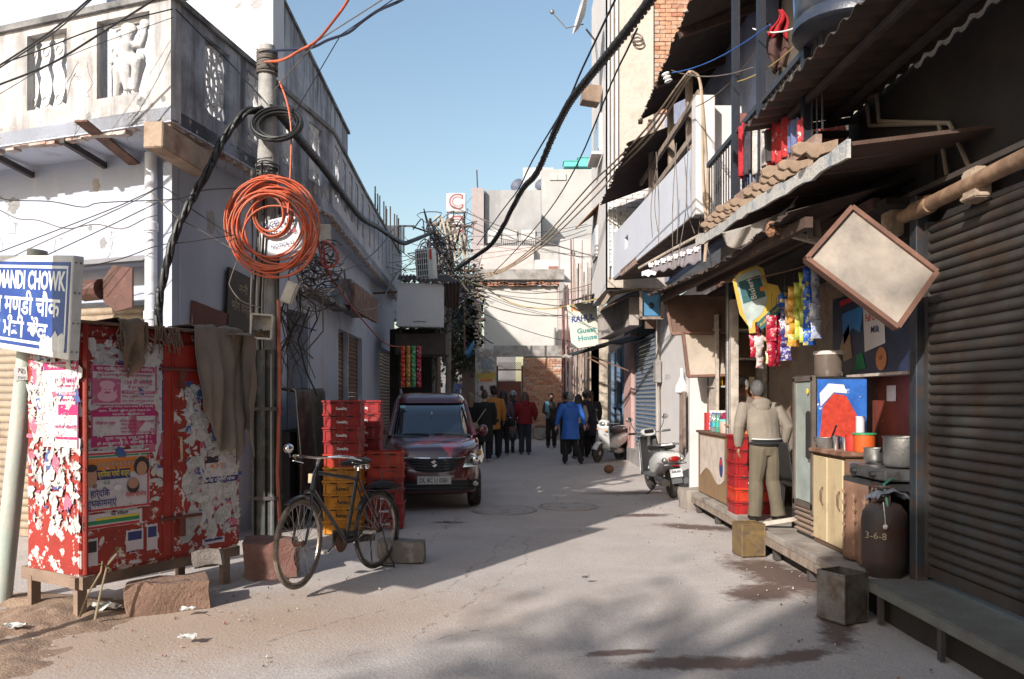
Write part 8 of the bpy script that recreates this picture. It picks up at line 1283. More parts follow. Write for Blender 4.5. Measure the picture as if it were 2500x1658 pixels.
# people
SKIN = M('skin_brown', (.27, .135, .085), .55, var=.1, scale=14, bump=.05, local=True, fine=.02); SKINL = M('skin_fair', (.46, .28, .21), .55, var=.08, scale=14, bump=.05, local=True, fine=.02)
def cl_(n, c, **k): return M('cloth_' + n, c, .92, var=.14, scale=7, bump=.25, bscale=90, local=True, fine=.05, **k)
HAIRB = M('hair_black', (.012, .010, .010), .5, var=.3, scale=30, bump=.4, bscale=120, local=True); HAIRG = M('hair_grey', (.22, .21, .20), .6, var=.35, scale=40, bump=.5, bscale=120, local=True); HAIRBR = M('hair_brown', (.075, .040, .025), .5, var=.3, scale=30, bump=.4, bscale=120, local=True); HAIRF = M('hair_fair', (.22, .14, .08), .5, var=.3, scale=30, bump=.4, bscale=120, local=True)
def person(label, loc, face, h=1.7, skin=SKIN, hair=HAIRB, style='short', top=None, tlen=.86, tw=1.0, sleeve=1.0, flare=1.0, hood=False, pants=None, shoes=None, arms=None, legs=None, lean=(0, 0), head=(0, 0), vox=.0135, extra=None, ptw=1.0, group='people walking in the lane', feet_apart=.09):
 """one figure facing +y before turning by face; arms / legs = joint points; every length for a height of 1.72"""
 s = h / 1.72; t = thing('person', label, 'person', loc, face, group, world=False); V_ = Vector
 arms = arms or [((-.25, -.01, 1.14), (-.24, .06, .90)), ((.25, -.01, 1.14), (.24, .06, .90))]
 legs = legs or [((-feet_apart, .03, .49), (-feet_apart - .01, -.02, .08)), ((feet_apart, .03, .49), (feet_apart + .01, -.02, .08))]
 lx, ly = lean
 def up(p):   # upper body leans about the hips
  p = V_(p); k = max(0, (p.z - .92)) / .8; return V_((p.x + lx * k, p.y + ly * k, p.z - .25 * (lx * lx + ly * ly) * k))
 HC = up((0, .02, 1.60)) + V_((head[0], head[1], -abs(head[1]) * .2)); mb = MB()
 pel = V_((0, 0, .93)); ch = up((0, -.01, 1.30)); nk = up((0, .0, 1.46))
 loft(mb, [(0, 0, .84, .13, .09), (0, 0, .93, .155, .105), (*up((0, 0, 1.08)), .13, .095), (*up((0, .005, 1.25)), .155, .11), (*up((0, 0, 1.38)), .165, .095), (*up((0, -.005, 1.445)), .09, .065)], 14)
 mb.tube([up((0, -.01, 1.40)), nk, HC + V_((0, -.012, -.06))], [.062, .052, .052], 10); mb.ball(HC + V_((0, 0, .015)), (.074, .092, .108), 14, 11); mb.ball(HC + V_((0, .035, -.055)), (.052, .056, .058), 10, 8)
 mb.tube([HC + V_((0, .09, .03)), HC + V_((0, .112, -.018)), HC + V_((0, .085, -.03))], [.012, .02, .012], 7)
 for q in (-1, 1): mb.ball(HC + V_((q * .078, -.005, -.005)), (.012, .022, .034), 7, 6)
 for k, (e, w) in enumerate(arms):
  q = -1 if k == 0 else 1; sh = up((q * .175, -.005, 1.395)); e, w = up(e) if e[2] > .95 else V_(e) + V_((lx * .25, ly * .25, 0)), V_(w) + V_((lx * .2, ly * .2, 0)) if w[2] < 1.0 else up(w)
  mb.tube([up((q * .1, 0, 1.39)), sh, sh.lerp(e, .5), e, e.lerp(w, .5), w], [.055, .056, .046, .038, .036, .027], 9)
  d = (w - e).normalized(); b = V_((0, 1, 0)) - d * d.y; b = b.normalized() if b.length > .2 else V_((0, 0, 1)); sd = d.cross(b)
  palm = w + d * .055; mb.ball(palm, (.022, .037, .05), 8, 6, rot=d.to_track_quat('Z', 'Y'))
  for f in range(4): o = palm + d * .035 + b * (.028 - .0187 * f); mb.tube([o, o + d * (.035 - .004 * abs(f - 1)) + sd * .006 * -q, o + d * (.058 - .006 * abs(f - 1.3)) + sd * .022 * -q], [.0105, .0095, .0085], 6)
  mb.tube([palm - d * .02 + b * .03, palm + d * .015 + b * .056, palm + d * .042 + b * .054], [.0125, .011, .009], 6); arms[k] = (e, w)
 for k, (kn, an) in enumerate(legs):
  q = -1 if k == 0 else 1; kn, an = V_(kn), V_(an); hp = V_((q * .085, 0, .90)); mb.tube([hp, hp.lerp(kn, .5), kn, kn.lerp(an, .4), an], [.085, .074, .053, .052, .037], 10)
 bd = mb; bd.v = [p * s for p in bd.v]; b_ = bd.build('body', skin, t); remesh(b_, vox * s, 3)
 Cs = lambda m_, nm, mat_, vx=vox, it=2: remesh((setattr(m_, 'v', [p * s for p in m_.v]), m_.build(nm, mat_, t))[1], vx * s, it)
 if pants:
  mb = MB(); loft(mb, [(0, 0, .80, .14 * ptw, .105), (0, -.005, .90, .168 * ptw, .125), (0, 0, .99, .155 * ptw, .115)], 16)
  for k, (kn, an) in enumerate(legs): q = -1 if k == 0 else 1; kn, an = V_(kn), V_(an); hp = V_((q * .082, 0, .89)); mb.tube([hp, hp.lerp(kn, .5), kn, kn.lerp(an, .3) + V_((0, -.01, 0)), kn.lerp(an, .75), an + V_((0, .01, -.015))], [.098 * ptw, .09 * ptw, .074 * ptw, .075 * ptw, .07 * ptw, .074 * ptw], 12)
  wr = RR(len(label)); mb.v = [p + V_((.009 * nz3(p * 9) + .004 * nz3(p * 23), .015 * nz3(V_((p.x * 9, p.y * 9, p.z * 19))), 0)) for p in mb.v]; Cs(mb, 'trousers', pants)
 if top:
  mb = MB(); w = tw; secs = [(0, 0, tlen, .165 * w * flare, .125 * w * flare)] + ([(0, 0, (tlen + 1.0) / 2, .16 * w * (1 + flare) / 2, .122 * w * (1 + flare) / 2)] if tlen < .9 else []) + [(*up((0, 0, 1.02)), .165 * w, .122 * w), (*up((0, 0, 1.2)), .178 * w, .13 * w), (*up((0, 0, 1.34)), .187 * w, .122 * w), (*up((0, -.005, 1.415)), .15 * w, .085 * w), (*up((0, -.005, 1.465)), .072, .068)]
  loft(mb, secs, 18)
  for k, (e, wr_) in enumerate(arms):
   q = -1 if k == 0 else 1; sh = up((q * .175 * w, -.005, 1.385)); end = V_(e).lerp(V_(wr_), sleeve) if sleeve > 0 else V_(e); e = V_(e); mb.tube([up((q * .09, 0, 1.37)), sh, sh.lerp(e, .5), e, e.lerp(end, .5), end] if sleeve > 0 else [up((q * .09, 0, 1.37)), sh, sh.lerp(e, .6)], [.07 * w, .072 * w, .063 * w, .056 * w, .052 * w, .042 * w] if sleeve > 0 else [.07, .07, .06], 11)
  mb.v = [p + V_((.011 * nz3(p * 8 + V_((0, 3, 0))) + .005 * nz3(p * 19), .017 * nz3(p * V_((9, 9, 13)) if False else V_((p.x * 8, p.y * 8, p.z * 21))), 0)) for p in mb.v]; Cs(mb, 'jacket' if tw > 1.05 else 'top', top)
  if hood: mb = MB(); c = up((0, -.075, 1.44)); mb.ball(c, (.125, .07, .075), 14, 9).ball(c + V_((0, -.03, -.05)), (.10, .05, .08), 12, 8); Cs(mb, 'hood', top)
 if shoes:
  for k, (kn, an) in enumerate(legs): an = V_(an); d = V_((-.04 if k == 0 else .04, 1, 0)).normalized(); z = an.z - .08; mb = MB(); mb.ball(V_((an.x, an.y + .015, z + .05)), (.042, .06, .05), 10, 7).ball(V_((an.x, an.y + .10, z + .035)) + d * 0, (.044, .10, .037), 10, 7); mb.v = [V_((p.x, p.y, max(p.z, z + .004))) * s for p in mb.v]; mb.build('shoe', shoes, t, smooth=True)
 if hair:
  mb = MB(); mb.ball(HC + V_((0, -.014, .018)), (.087, .103, .122), 20, 16); cut = HC.z + (.0 if style in ('short', 'crop') else -.02)
  def shape(p):
   q = p - HC
   if (q.y > .03 and q.z < .062) or (q.y > -.02 and q.z < -.012) or q.z < -.075: q = q * .74
   n_ = nz3(p * 26) * .008; return HC + q + q.normalized() * n_
  mb.warp(shape)
  if style in ('long', 'bob'):
   L_ = .34 if style == 'long' else .20; loft(mb, [(HC.x, HC.y - .03, HC.z + .06, .092, .085), (HC.x, HC.y - .045, HC.z - .04, .112, .088), (HC.x, HC.y - .07, HC.z - .06 - L_ * .5, .122, .085), (HC.x + .01, HC.y - .10, HC.z - .06 - L_, .095, .05)], 14)
  if style == 'pony': mb.tube([HC + V_((0, -.1, .03)), HC + V_((0, -.15, .0)), HC + V_((.01, -.13, -.14)), HC + V_((.02, -.12, -.28))], [.03, .04, .032, .01], 9)
  if style == 'bun': mb.ball(HC + V_((0, -.06, .12)), (.06, .06, .05), 10, 8)
  Cs(mb, 'hair', hair, .011, 2)
 t['_s'] = s
 if extra: extra(t, s, HC, up)
 return t
BK = cl_('black', (.012, .012, .013)); DKN = cl_('dark_navy', (.014, .016, .026)); JEAN = cl_('dark_jean', (.022, .028, .042)); REDH = cl_('deep_red', (.19, .010, .016)); BLU = M('cloth_bright_blue', (.014, .10, .42), .62, var=.14, scale=7, bump=.25, bscale=60, local=True, fine=.04); ORG = cl_('mustard', (.42, .17, .035)); PUR = cl_('mauve_grey', (.085, .065, .085)); BRN = cl_('dark_brown_shirt', (.035, .026, .022)); GRJ = cl_('taupe_jacket', (.215, .185, .15)); KHK = cl_('olive_trouser', (.115, .095, .066)); DSH = M('shoe_dark', (.02, .018, .016), .5); TSH = M('shoe_grey', (.2, .19, .18), .6); WSH = M('shoe_pale_sole', (.35, .34, .33), .6)
def gpos(px, py): Y = 3014 / (py - 974); return ((px - 1250) * Y / F, Y, 0)
def walk(a): return [((-.09, .10 * a + .03, .49), (-.09, .20 * a - .02, .08)), ((.09, -.06 * a + .03, .50), (.09, -.24 * a - .04, .10))]
def bag(strap_mat, bag_mat, side, hip=True):
 def f(t, s, HC, up):
  sh = up((-.13 * side, -.02, 1.43)); P_ = [sh, up((-.02 * side, -.16, 1.25)), up((.14 * side, -.15, 1.02)), V3((.2 * side, -.08, .93))]; MB().tube([p * s for p in P_], .014, 6).build('bag_strap', strap_mat, t, smooth=True); MB().ball(V3((.22 * side, -.06, .86)) * s, (.1 * s, .07 * s, .1 * s), 10, 8).build('shoulder_bag', bag_mat, t, smooth=True)
 return f
TANB = M('tan_strap', (.30, .25, .19), .8); FLO = M('floral_bag', (.06, .03, .05), .8, var=.3, peel=(.5, .25, .32), pamt=.46, pscale=22, local=True)
person('woman seen from behind in a bright blue knee length coat striding up the lane', gpos(1393, 1133), R(2), 1.70, SKINL, HAIRG, 'short', BLU, .60, 1.16, .93, 1.22, True, BK, DSH, arms=[((-.29, .0, 1.15), (-.34, .05, .92)), ((.29, -.02, 1.15), (.33, .0, .93))], legs=[((-.11, .05, .49), (-.13, .05, .08)), ((.10, .02, .49), (.25, -.12, .085))], group='people walking in the lane')
person('woman seen from behind in a deep red hooded jacket and dark jeans', gpos(1282, 1110), R(0), 1.74, SKINL, HAIRBR, 'bob', REDH, .84, 1.22, 1.0, 1.05, True, JEAN, TSH, arms=[((-.29, .01, 1.14), (-.27, .10, .95)), ((.29, .01, 1.14), (.27, .10, .95))], ptw=1.08)
person('woman in a long black coat with a tan bag strap across her back', gpos(1183, 1126), R(-4), 1.74, SKINL, HAIRBR, 'bun', BK, .48, 1.16, 1.0, 1.15, False, BK, WSH, extra=bag(TANB, TANB, -1))
person('tall person in a mustard orange kurta with black hair in a top knot', gpos(1206, 1118), R(3), 1.86, SKIN, HAIRB, 'bun', ORG, .70, 1.02, 1.0, 1.02, False, BK, DSH)
person('woman in a mauve grey jumper and tight black trousers with long black hair', gpos(1229, 1112), R(-6), 1.78, SKIN, HAIRB, 'long', PUR, .92, 1.0, 1.0, 1.0, False, BK, WSH, ptw=.86, extra=bag(BK, BK, 1))
person('fair long haired person in dark clothes hidden behind the parked car', gpos(1148, 1112), R(8), 1.70, SKINL, HAIRF, 'long', BK, .84, 1.1, 1.0, 1.0, False, BK, DSH)
person('helmeted rider in dark clothes sitting on the motorcycle', (.02, 23.85, .10), R(180), 1.66, SKIN, None, 'none', DKN, .88, 1.1, 1.0, 1.0, False, JEAN, DSH, arms=[((-.27, .16, 1.12), (-.3, .42, 1.02)), ((.27, .16, 1.12), (.3, .42, 1.02))], legs=[((-.2, .32, .72), (-.24, .2, .30)), ((.2, .32, .72), (.24, .2, .30))], group='people on vehicles', extra=lambda t, s, HC, up: (MB().ball(HC * s + V3((0, 0, .02)), (.12, .135, .14), 14, 10).build('helmet', M('grey_helmet', (.16, .17, .19), .25, coat=.6), t, smooth=True), MB().ball(HC * s + V3((0, .05, .0)), (.09, .1, .06), 12, 8).build('visor', CGL, t, smooth=True)))
def stick_towel(t, s, HC, up):
 MB().tube([V3((-.27, .30, 1.03)) * s, V3((-.30, .36, .5)) * s, V3((-.33, .42, .01)) * s], [.02, .015, .013], 7).build('walking_stick', WOODG, t, smooth=True)
 MB().grid(lambda a, b: (up((.06 + .12 * a, .125 + .02 * sin(a * 6) - .10 * (1 - min(1, b * 5)), 1.46 - .52 * b + .02 * (1 - b)))) * s, 8, 14, .02).build('towel', M('light_blue_towel', (.16, .36, .48), .95, bump=.5, bscale=90), t, smooth='all'); MB().ball((HC + V3((0, .06, -.075))) * s, (.05, .045, .05), 10, 7).build('beard', HAIRB, t, smooth=True)
person('bearded man in dark striped clothes with a light blue towel and a walking stick', (.98 * 1.27, 25.3, 0), R(178), 1.72, SKIN, HAIRB, 'short', BRN, .86, 1.02, 1.0, 1.0, False, BK, DSH, arms=[((-.25, .08, 1.15), (-.26, .26, 1.04)), ((.24, .05, 1.14), (.12, .2, 1.08))], extra=stick_towel)
person('person with black hair partly hidden behind the blue coat', (1.52, 22.4, 0), R(10), 1.74, SKIN, HAIRB, 'crop', DKN, .86, 1.05, 1.0, 1.0, False, BK, DSH)
person('woman in a pale grey top with a pink flowered shoulder bag', gpos(1412, 1120), R(24), 1.66, SKIN, HAIRB, 'bob', cl_('pale_grey', (.33, .31, .29)), .88, 1.0, 1.0, 1.0, False, BK, TSH, extra=bag(BK, FLO, 1))
person('tall person in a long black coat with a dark ponytail', gpos(1442, 1116), R(12), 1.76, SKINL, HAIRBR, 'pony', DKN, .55, 1.18, 1.0, 1.1, False, BK, DSH)
person('dark haired person glimpsed behind the black coat', (2.08, 22.6, 0), R(-10), 1.78, SKIN, HAIRB, 'crop', BK, .86, 1.08, 1.0, 1.0, False, BK, DSH)
def jacket_bands(t, s, HC, up):
 for z, m_, w in ((.985, BK, .03), (1.02, GRJ, .014), (.95, BK, .05)): MB().tube([V3((cos(a * .2618) * .185, sin(a * .2618) * .142, z)) * s for a in range(24)], w * .5 * s, 6, close=True).build('ribbed_band', m_, t, smooth=True)
 MB().tube([V3((cos(a * .2618) * .19, sin(a * .2618) * .147, 1.005)) * s for a in range(24)], .006 * s, 5, close=True).build('white_stripe', WPL, t, smooth=True)
person('man seen from behind at the counter in a taupe hooded jacket and olive trousers', (2.70, 8.48, .25), R(6), 1.50, SKIN, M('hair_dark_grey', (.085, .08, .077), .55, var=.4, scale=40, bump=.5, bscale=120, local=True), 'short', GRJ, .93, 1.20, .95, .98, True, KHK, DSH, arms=[((-.31, -.03, 1.16), (-.29, .06, .90)), ((.30, -.05, 1.15), (.28, .06, .90))], legs=[((-.11, .02, .49), (-.13, .0, .08)), ((.10, .03, .49), (.15, -.04, .08))], lean=(-.06, .16), head=(.02, .03), vox=.0095, ptw=1.22, group='men at the shop counter', extra=jacket_bands)
def spects(t, s, HC, up):
 mb = MB()
 for q in (-1, 1): mb.tube([(HC + V3((q * .036 + .03 * cos(a * .6283), .10, .022 + .022 * sin(a * .6283)))) * s for a in range(10)], .0035 * s, 5, close=True); mb.tube([(HC + V3((q * .066, .098, .025))) * s, (HC + V3((q * .082, .0, .02))) * s], .0035 * s, 5)
 mb.build('spectacles', BLACKP, t); MB().ball((HC + V3((0, .098, -.048))) * s, (.035 * s, .014 * s, .012 * s), 9, 6).build('moustache', HAIRG, t, smooth=True)
 for q in (-1, 1): MB().ball((HC + V3((q * .035, .083, .02))) * s, (.014 * s, .01 * s, .009 * s), 8, 6).build('eye', BLACKP, t, smooth=True); MB().tube([(HC + V3((q * .018, .096, .047))) * s, (HC + V3((q * .055, .088, .046))) * s], .006 * s, 5).build('eyebrow', HAIRG, t)
person('grey haired shopkeeper with spectacles looking down behind the counter', (2.985, 9.98, .25), R(130), 1.56, SKIN, HAIRG, 'short', cl_('dull_brown', (.13, .10, .08)), .86, 1.02, .6, 1.0, False, KHK, DSH, arms=[((-.24, .1, 1.13), (-.15, .32, 1.10)), ((.24, .1, 1.13), (.12, .30, 1.08))], lean=(0, .14), head=(0, .05), vox=.0085, group='men at the shop counter', extra=spects)
apply_mods()
# cables
def path(*p): return [at(*q) for q in p]
def smooth(pts, n=5):
 """Catmull-Rom through the points"""
 P = [pts[0] * 2 - pts[1]] + pts + [pts[-1] * 2 - pts[-2]]; out = []
 for i in range(1, len(P) - 2):
  for j in range(n):
   t = j / n; a, b, c, d = P[i - 1], P[i], P[i + 1], P[i + 2]; out.append(.5 * ((2 * b) + (c - a) * t + (2 * a - 5 * b + 4 * c - d) * t * t + (3 * b - a - 3 * c + d) * t ** 3))
 return out + [pts[-1]]
GRW = M('grey_brown_wire', (.14, .12, .105)); TANC = M('tan_conduit', (.33, .25, .18), .6, var=.2, scale=5); BLC = M('blue_black_cable', (.02, .025, .05), .5)
twist(smooth(path((1660, -110, 6.2), (1588, 0, 7.0), (1541, 63, 7.5), (1497, 118, 8), (1432, 197, 9), (1390, 252, 9.8), (1355, 321, 10.8), (1311, 422, 12.2), (1274, 465, 13.2), (1228, 553, 15), (1197, 599, 16.5), (1154, 630, 18.5), (1110, 661, 20.8)), 4), .043, 3, .26, BLACKP, 'thick twisted black cable sweeping down from the upper right to the cable pole')
twist(smooth(path((640, 268, 8.12), (595, 277, 7.98), (540, 348, 7.9), (518, 400, 7.85), (466, 490, 7.8), (428, 570, 7.76), (403, 663, 7.74), (389, 729, 7.74), (386, 800, 7.74), (385, 1000, 7.74)), 4), .036, 3, .7, BLACKP, 'thick black cable bundle dropping from the utility pole to the corner pilaster')
twist(smooth(path((655, 262, 8.15), (690, 285, 8.3), (732, 340, 9), (787, 406, 10.2), (839, 477, 11.8), (883, 532, 13.5), (924, 556, 15.5), (979, 592, 18), (1006, 588, 19), (1061, 565, 21)), 4), .045, 4, .4, BLACKP, 'twisted black cable running along the balcony from the utility pole')
cable(smooth(path((647, 152, 8.08), (690, 146, 7.9), (735, 122, 7.6), (775, 98, 7.3), (815, 50, 7), (850, 0, 6.8), (890, -80, 6.5))), .013, ORW, 'orange cable rising from the top of the utility pole', n=6)
cable(smooth(path((683, 200, 8.08), (702, 255, 8.0), (711, 320, 7.98), (709, 420, 7.98), (703, 520, 7.97))), .011, ORW, 'orange cable hanging down beside the utility pole shaft', n=6)
cable(smooth(path((660, 124, 8.1), (740, 120, 7.8), (770, 113, 7.7), (800, 98, 7.6), (850, 80, 7.4), (885, 52, 7.3), (925, 25, 7.1), (980, 0, 7), (1060, -50, 6.8))), .014, BLC, 'black cable leaving the utility pole top towards the upper right')
cable(path((665, 225, 8.1), (775, 100, 7.5), (940, -5, 7.0), (1000, -40, 6.8)), .006, GRW, 'thin grey wire rising from the utility pole to the upper middle'); cable(path((705, 300, 8.0), (770, 190, 7.6), (832, 85, 7.2), (965, -5, 6.9)), .005, BLC, 'thin dark wire rising steeply right of the utility pole')
k_ = 'thin wires across the white balcony front'
for i, pts in enumerate((((-20, 172, 6.9), (120, 80, 6.8), (219, -3, 6.7)), ((-20, 178, 6.9), (128, 82, 6.8), (226, -3, 6.7)), ((-20, 165, 6.9), (110, 118, 6.9), (247, 66, 7.0), (422, 22, 7.25)), ((-20, 214, 6.9), (120, 158, 6.8), (233, 90, 6.8), (380, -3, 6.7)), ((-10, 235, 7.1), (160, 140, 7.1), (424, 42, 7.3)))): cable(smooth(path(*pts), 4), (.008, .006, .006, .009, .003)[i], BLACKP, ('upper of two steep black wires before the balcony', 'lower of two steep black wires before the balcony', 'black wire rising gently to the balcony corner', 'thickest black wire slanting over the relief figure', 'faint thin wire over the balcony parapet')[i], k_)
cable(smooth(path((428, 22, 7.3), (502, 96, 7.6), (559, 151, 7.9), (640, 241, 8.05)), 4), .007, BLACKP, 'black wire from the balcony corner down to the utility pole')
k_ = 'slack wires on the white front wall'
for i, pts in enumerate((((-10, 478, 7.7), (25, 489, 7.7), (123, 492, 7.7), (203, 506, 7.7), (247, 495, 7.7), (406, 488, 7.7), (450, 482, 7.75), (502, 464, 7.8), (609, 459, 8.0)), ((-10, 508, 7.7), (44, 534, 7.7), (93, 538, 7.7), (159, 558, 7.7), (208, 551, 7.7), (241, 548, 7.7), (299, 559, 7.7), (354, 534, 7.7), (384, 525, 7.75)), ((-10, 619, 7.6), (150, 558, 7.65), (288, 504, 7.7), (354, 474, 7.75), (400, 458, 7.8), (455, 501, 7.85), (507, 537, 7.9), (590, 590, 8.0)), ((20, 632, 7.6), (120, 585, 7.65), (241, 532, 7.7), (330, 490, 7.75), (384, 460, 7.8)), ((208, 652, 7.6), (302, 630, 7.7), (384, 600, 7.75), (450, 592, 7.8), (576, 573, 7.95)), ((370, 470, 7.75), (430, 528, 7.8), (500, 568, 7.9), (620, 640, 8.0)), ((110, 625, 7.65), (250, 560, 7.7), (384, 495, 7.75)), ((585, 620, 8.0), (563, 680, 8.0), (562, 700, 8.0), (590, 735, 8.0), (640, 752, 7.9)))): cable(smooth(path(*pts), 4), .0052, GRW if i % 2 else BLACKP, ('top slack wire across the white front wall', 'wavy second wire on the white front wall', 'wire peaking over the drainpipe', 'wire from the blue sign up to the drainpipe', 'lowest wire crossing the drainpipe to the pole', 'wire slanting down from the drainpipe to the pole', 'faint middle wire on the white front wall', 'thin wire looping over the black notice board')[i], k_)
for k in range(3): cable(smooth(path((1690 + 6 * k, 180 + 4 * k, 10.3), (1672 + 5 * k, 186 + 3 * k, 10.4), (1577 + 9 * k, 315 + 6 * k, 12), (1492 + 9 * k, 403 + 5 * k, 14), (1440 + 6 * k, 452 + 14 * k, 15.5), (1329, 577 + 10 * k, 19), (1233, 654 + 3 * k, 21), (1150, 672 + 8 * k, 22)), 4), .017, TANC, ('uppermost tan cable slung from the balcony timbers down the lane', 'middle tan cable slung from the balcony timbers down the lane', 'lowest tan cable slung from the balcony timbers down the lane')[k], 'tan cables over the lane', n=6)
for k in range(2): cable(smooth(path((1690, 175, 10.2), (1706, 190, 10.1), (1714, 250, 10.0), (1716 + 10 * k, 420, 10.0), (1724 + 3 * k, 560, 9.95), (1720, 640, 9.9))), .02, TANC, ('tan cable dropping in front of the white privacy wall', 'second tan cable dropping in front of the white privacy wall')[k], 'tan cables over the lane', n=6)
cable(smooth(path((1556, 70, 7.8), (1530, 125, 8.3), (1492, 205, 9.2), (1410, 400, 12), (1340, 515, 15), (1260, 610, 18.5), (1195, 676, 22)), 4), .011, BLACKP, 'straight black wire right of the thick twisted cable')
cable(smooth(path((1504, -5, 7.5), (1423, 165, 9), (1396, 228, 9.6), (1374, 269, 10.2), (1300, 392, 12.4), (1266, 462, 14), (1228, 512, 16), (1165, 599, 20)), 3), .012, BLC, 'dark wire left of the thick twisted cable')
cable(smooth(path((1165, 690, 23), (1247, 739, 21.5), (1329, 754, 20.5), (1411, 742, 19), (1480, 723, 17.5), (1573, 704, 16)), 4), .018, M('yellow_cable', (.45, .33, .12), .5), 'mustard yellow cable sagging across the lane', n=6)
rr = RR(41); CP = at(1083, 560, 21.5)
for k in range(16):
 y0 = rr.uniform(500, 640); x1 = rr.uniform(1420, 1470); y1 = rr.uniform(545, 640) if k < 9 else rr.uniform(680, 800); a = at(rr.uniform(1090, 1150), y0 if k < 9 else rr.uniform(640, 700), 21.5); b = at(x1, y1, rr.uniform(17.5, 22)); cable(sag(a, b, rr.uniform(.05, .5), 10), rr.choice((.006, .008, .011, .014)), rr.choice((BLACKP, GRW, BLC)), 'thin dark wire crossing from the cable pole to the tower side' if k < 9 else 'thin dark wire sagging low in front of the cream end wall', 'thin wires from the cable pole across to the right' if k < 9 else 'thin wires across the end wall')
for k in range(7): a = at(1060, 560 + 14 * k, 21.5); b = at(rr.uniform(915, 985), rr.uniform(570, 690), rr.uniform(16, 19)); cable(sag(a, b, rr.uniform(.1, .4), 9), rr.choice((.006, .009, .012)), rr.choice((BLACKP, GRW)), 'thin wire from the cable pole to the left shops', 'thin wires from the cable pole to the left')
for k, (xa, ya, xb, yb, Y1) in enumerate(((1008, 695, 1245, 905, 28), (1150, 690, 1190, 560, 24), (1060, 700, 1440, 840, 20), (770, 660, 960, 560, 14))): cable(sag(at(xa, ya, 18 if k < 3 else 10), at(xb, yb, Y1), .25, 9), .008, BLACKP, ('wire from the air conditioner roof to the end wall', 'wire hanging right of the cable pole', 'long low wire over the walkers to the guest house sign', 'wire from the wall clutter to the balcony rods')[k])
cpl = thing('cable_pole', 'far utility pole buried in a tangle of wires and bent conduits', 'pole', (CP.x, 21.5, 0)); WOODD = M('pole_wood', (.24, .20, .16), .9, var=.25, scale=5)
for dx, tz in ((-.14, 6.1), (.12, 6.4)): MB().tube([(CP.x + dx, 21.5, 0), (CP.x + dx * 1.2, 21.5, tz)], .075, 9).build('post', WOODD, cpl, smooth=True)
for z, x0, x1 in ((6.25, -.45, .75), (5.6, -.5, .8), (5.05, -.55, .85), (4.4, -.4, .6)):
 MB().bar((CP.x + x0, 21.42, z), (CP.x + x1, 21.42, z - .06), .06, .06).build('cross_arm', RUST, cpl)
 for k in range(4): MB().lathe((CP.x + x0 + .1 + k * (x1 - x0) / 4, 21.4, z + .03), [(.04, 0), (.05, .04), (.03, .06), (.045, .1), (.02, .13)], 8).build('insulator', M('dark_insulator', (.10, .06, .05), .3), cpl, smooth=True)
for k in range(5): x = CP.x - .25 + .15 * k; MB().tube(smooth([V3((x, 21.35, 3.2 + .2 * k)), V3((x + rr.uniform(-.1, .1), 21.3, 5.4)), V3((x + .05, 21.25, 6.3 - .1 * k)), V3((x + .22, 21.2, 6.35 - .12 * k)), V3((x + .34, 21.2, 5.9 - .15 * k)), V3((x + .45, 21.2, 5.2))]), .035, 7).build('bent_conduit', M('pale_conduit', (.42, .37, .30), .6, var=.2), cpl, smooth=True)
mb = MB()
for k in range(75):
 c = V3((CP.x + rr.uniform(-.45, .6), 21.2 + rr.uniform(-.3, .3), rr.uniform(3.6, 6.2))); pts = [c + V3((rr.gauss(0, .28), rr.gauss(0, .12), rr.gauss(0, .3))) for _ in range(5)]; mb.mat(k % 3).tube(smooth(pts, 4), rr.choice((.008, .012, .016)), 4)
for k in range(40): a = V3((CP.x + rr.uniform(-.6, .8), 21.2, rr.uniform(4, 6.0))); b = a + V3((rr.uniform(-1.4, 1.1), rr.uniform(-.6, .6), rr.uniform(-1.2, .1))); mb.mat(k % 3).tube(sag(a, b, rr.uniform(.05, .4), 8, seed=k), rr.choice((.007, .01, .014)), 4)
mb.build('wire_tangle', [BLACKP, GRW, BLC], cpl, fix=False, kind='stuff')
mb = MB()
for k in range(60): c = at(rr.uniform(735, 815), rr.uniform(600, 720), 8.9 + rr.uniform(-.4, .4)); r = rr.uniform(.05, .2); a0 = rr.uniform(0, 6); mb.mat(k % 2).tube([c + V3((r * cos(a0 + j * .5), rr.uniform(-.05, .05), r * .8 * sin(a0 + j * .5) - j * .01)) for j in range(rr.randint(6, 12))], rr.choice((.004, .006, .009)), 4)
for k in range(26): a = at(rr.uniform(640, 790), rr.uniform(690, 760), 8.3); b = at(rr.uniform(640, 790), rr.uniform(800, 1010), 8.5); mb.mat(k % 2).tube([a, a.lerp(b, .35) + V3((rr.uniform(-.15, .15), 0, 0)), a.lerp(b, .7) + V3((rr.uniform(-.15, .15), 0, 0)), b], rr.choice((.004, .006, .009)), 4)
o = mb.build('wire_tangle', [BLACKP, GRW], fix=False, kind='stuff'); o['label'] = 'snarl of loose black wires hanging right of the utility pole'; o['category'] = 'wires'
cable(smooth(path((775, 575, 8.4), (782, 620, 8.4), (790, 650, 8.35), (815, 648, 8.3), (826, 630, 8.3), (815, 605, 8.35), (790, 592, 8.4), (800, 660, 8.5), (835, 715, 9.5), (880, 775, 11.5), (940, 838, 14.5), (985, 848, 17))), .012, M('dark_orange_wire', (.36, .05, .03), .5), 'dark orange wire looping right of the coil and running to the left stall', n=6)
cable(smooth(path((840, 660, 10), (850, 720, 10.5), (880, 757, 12), (925, 745, 14), (955, 690, 17), (970, 665, 18))), .014, GRW, 'grey cable looping under the shutter hood to the tin awning')
ls_ = thing('letter_sign', 'vertical white sign boxes each with a red outlined letter C', 'sign', at(1113, 560, 26)); LSW = M('letter_sign_white', (.55, .54, .53), .5, var=.06); LR = M('letter_red', (.30, .07, .07), .6)
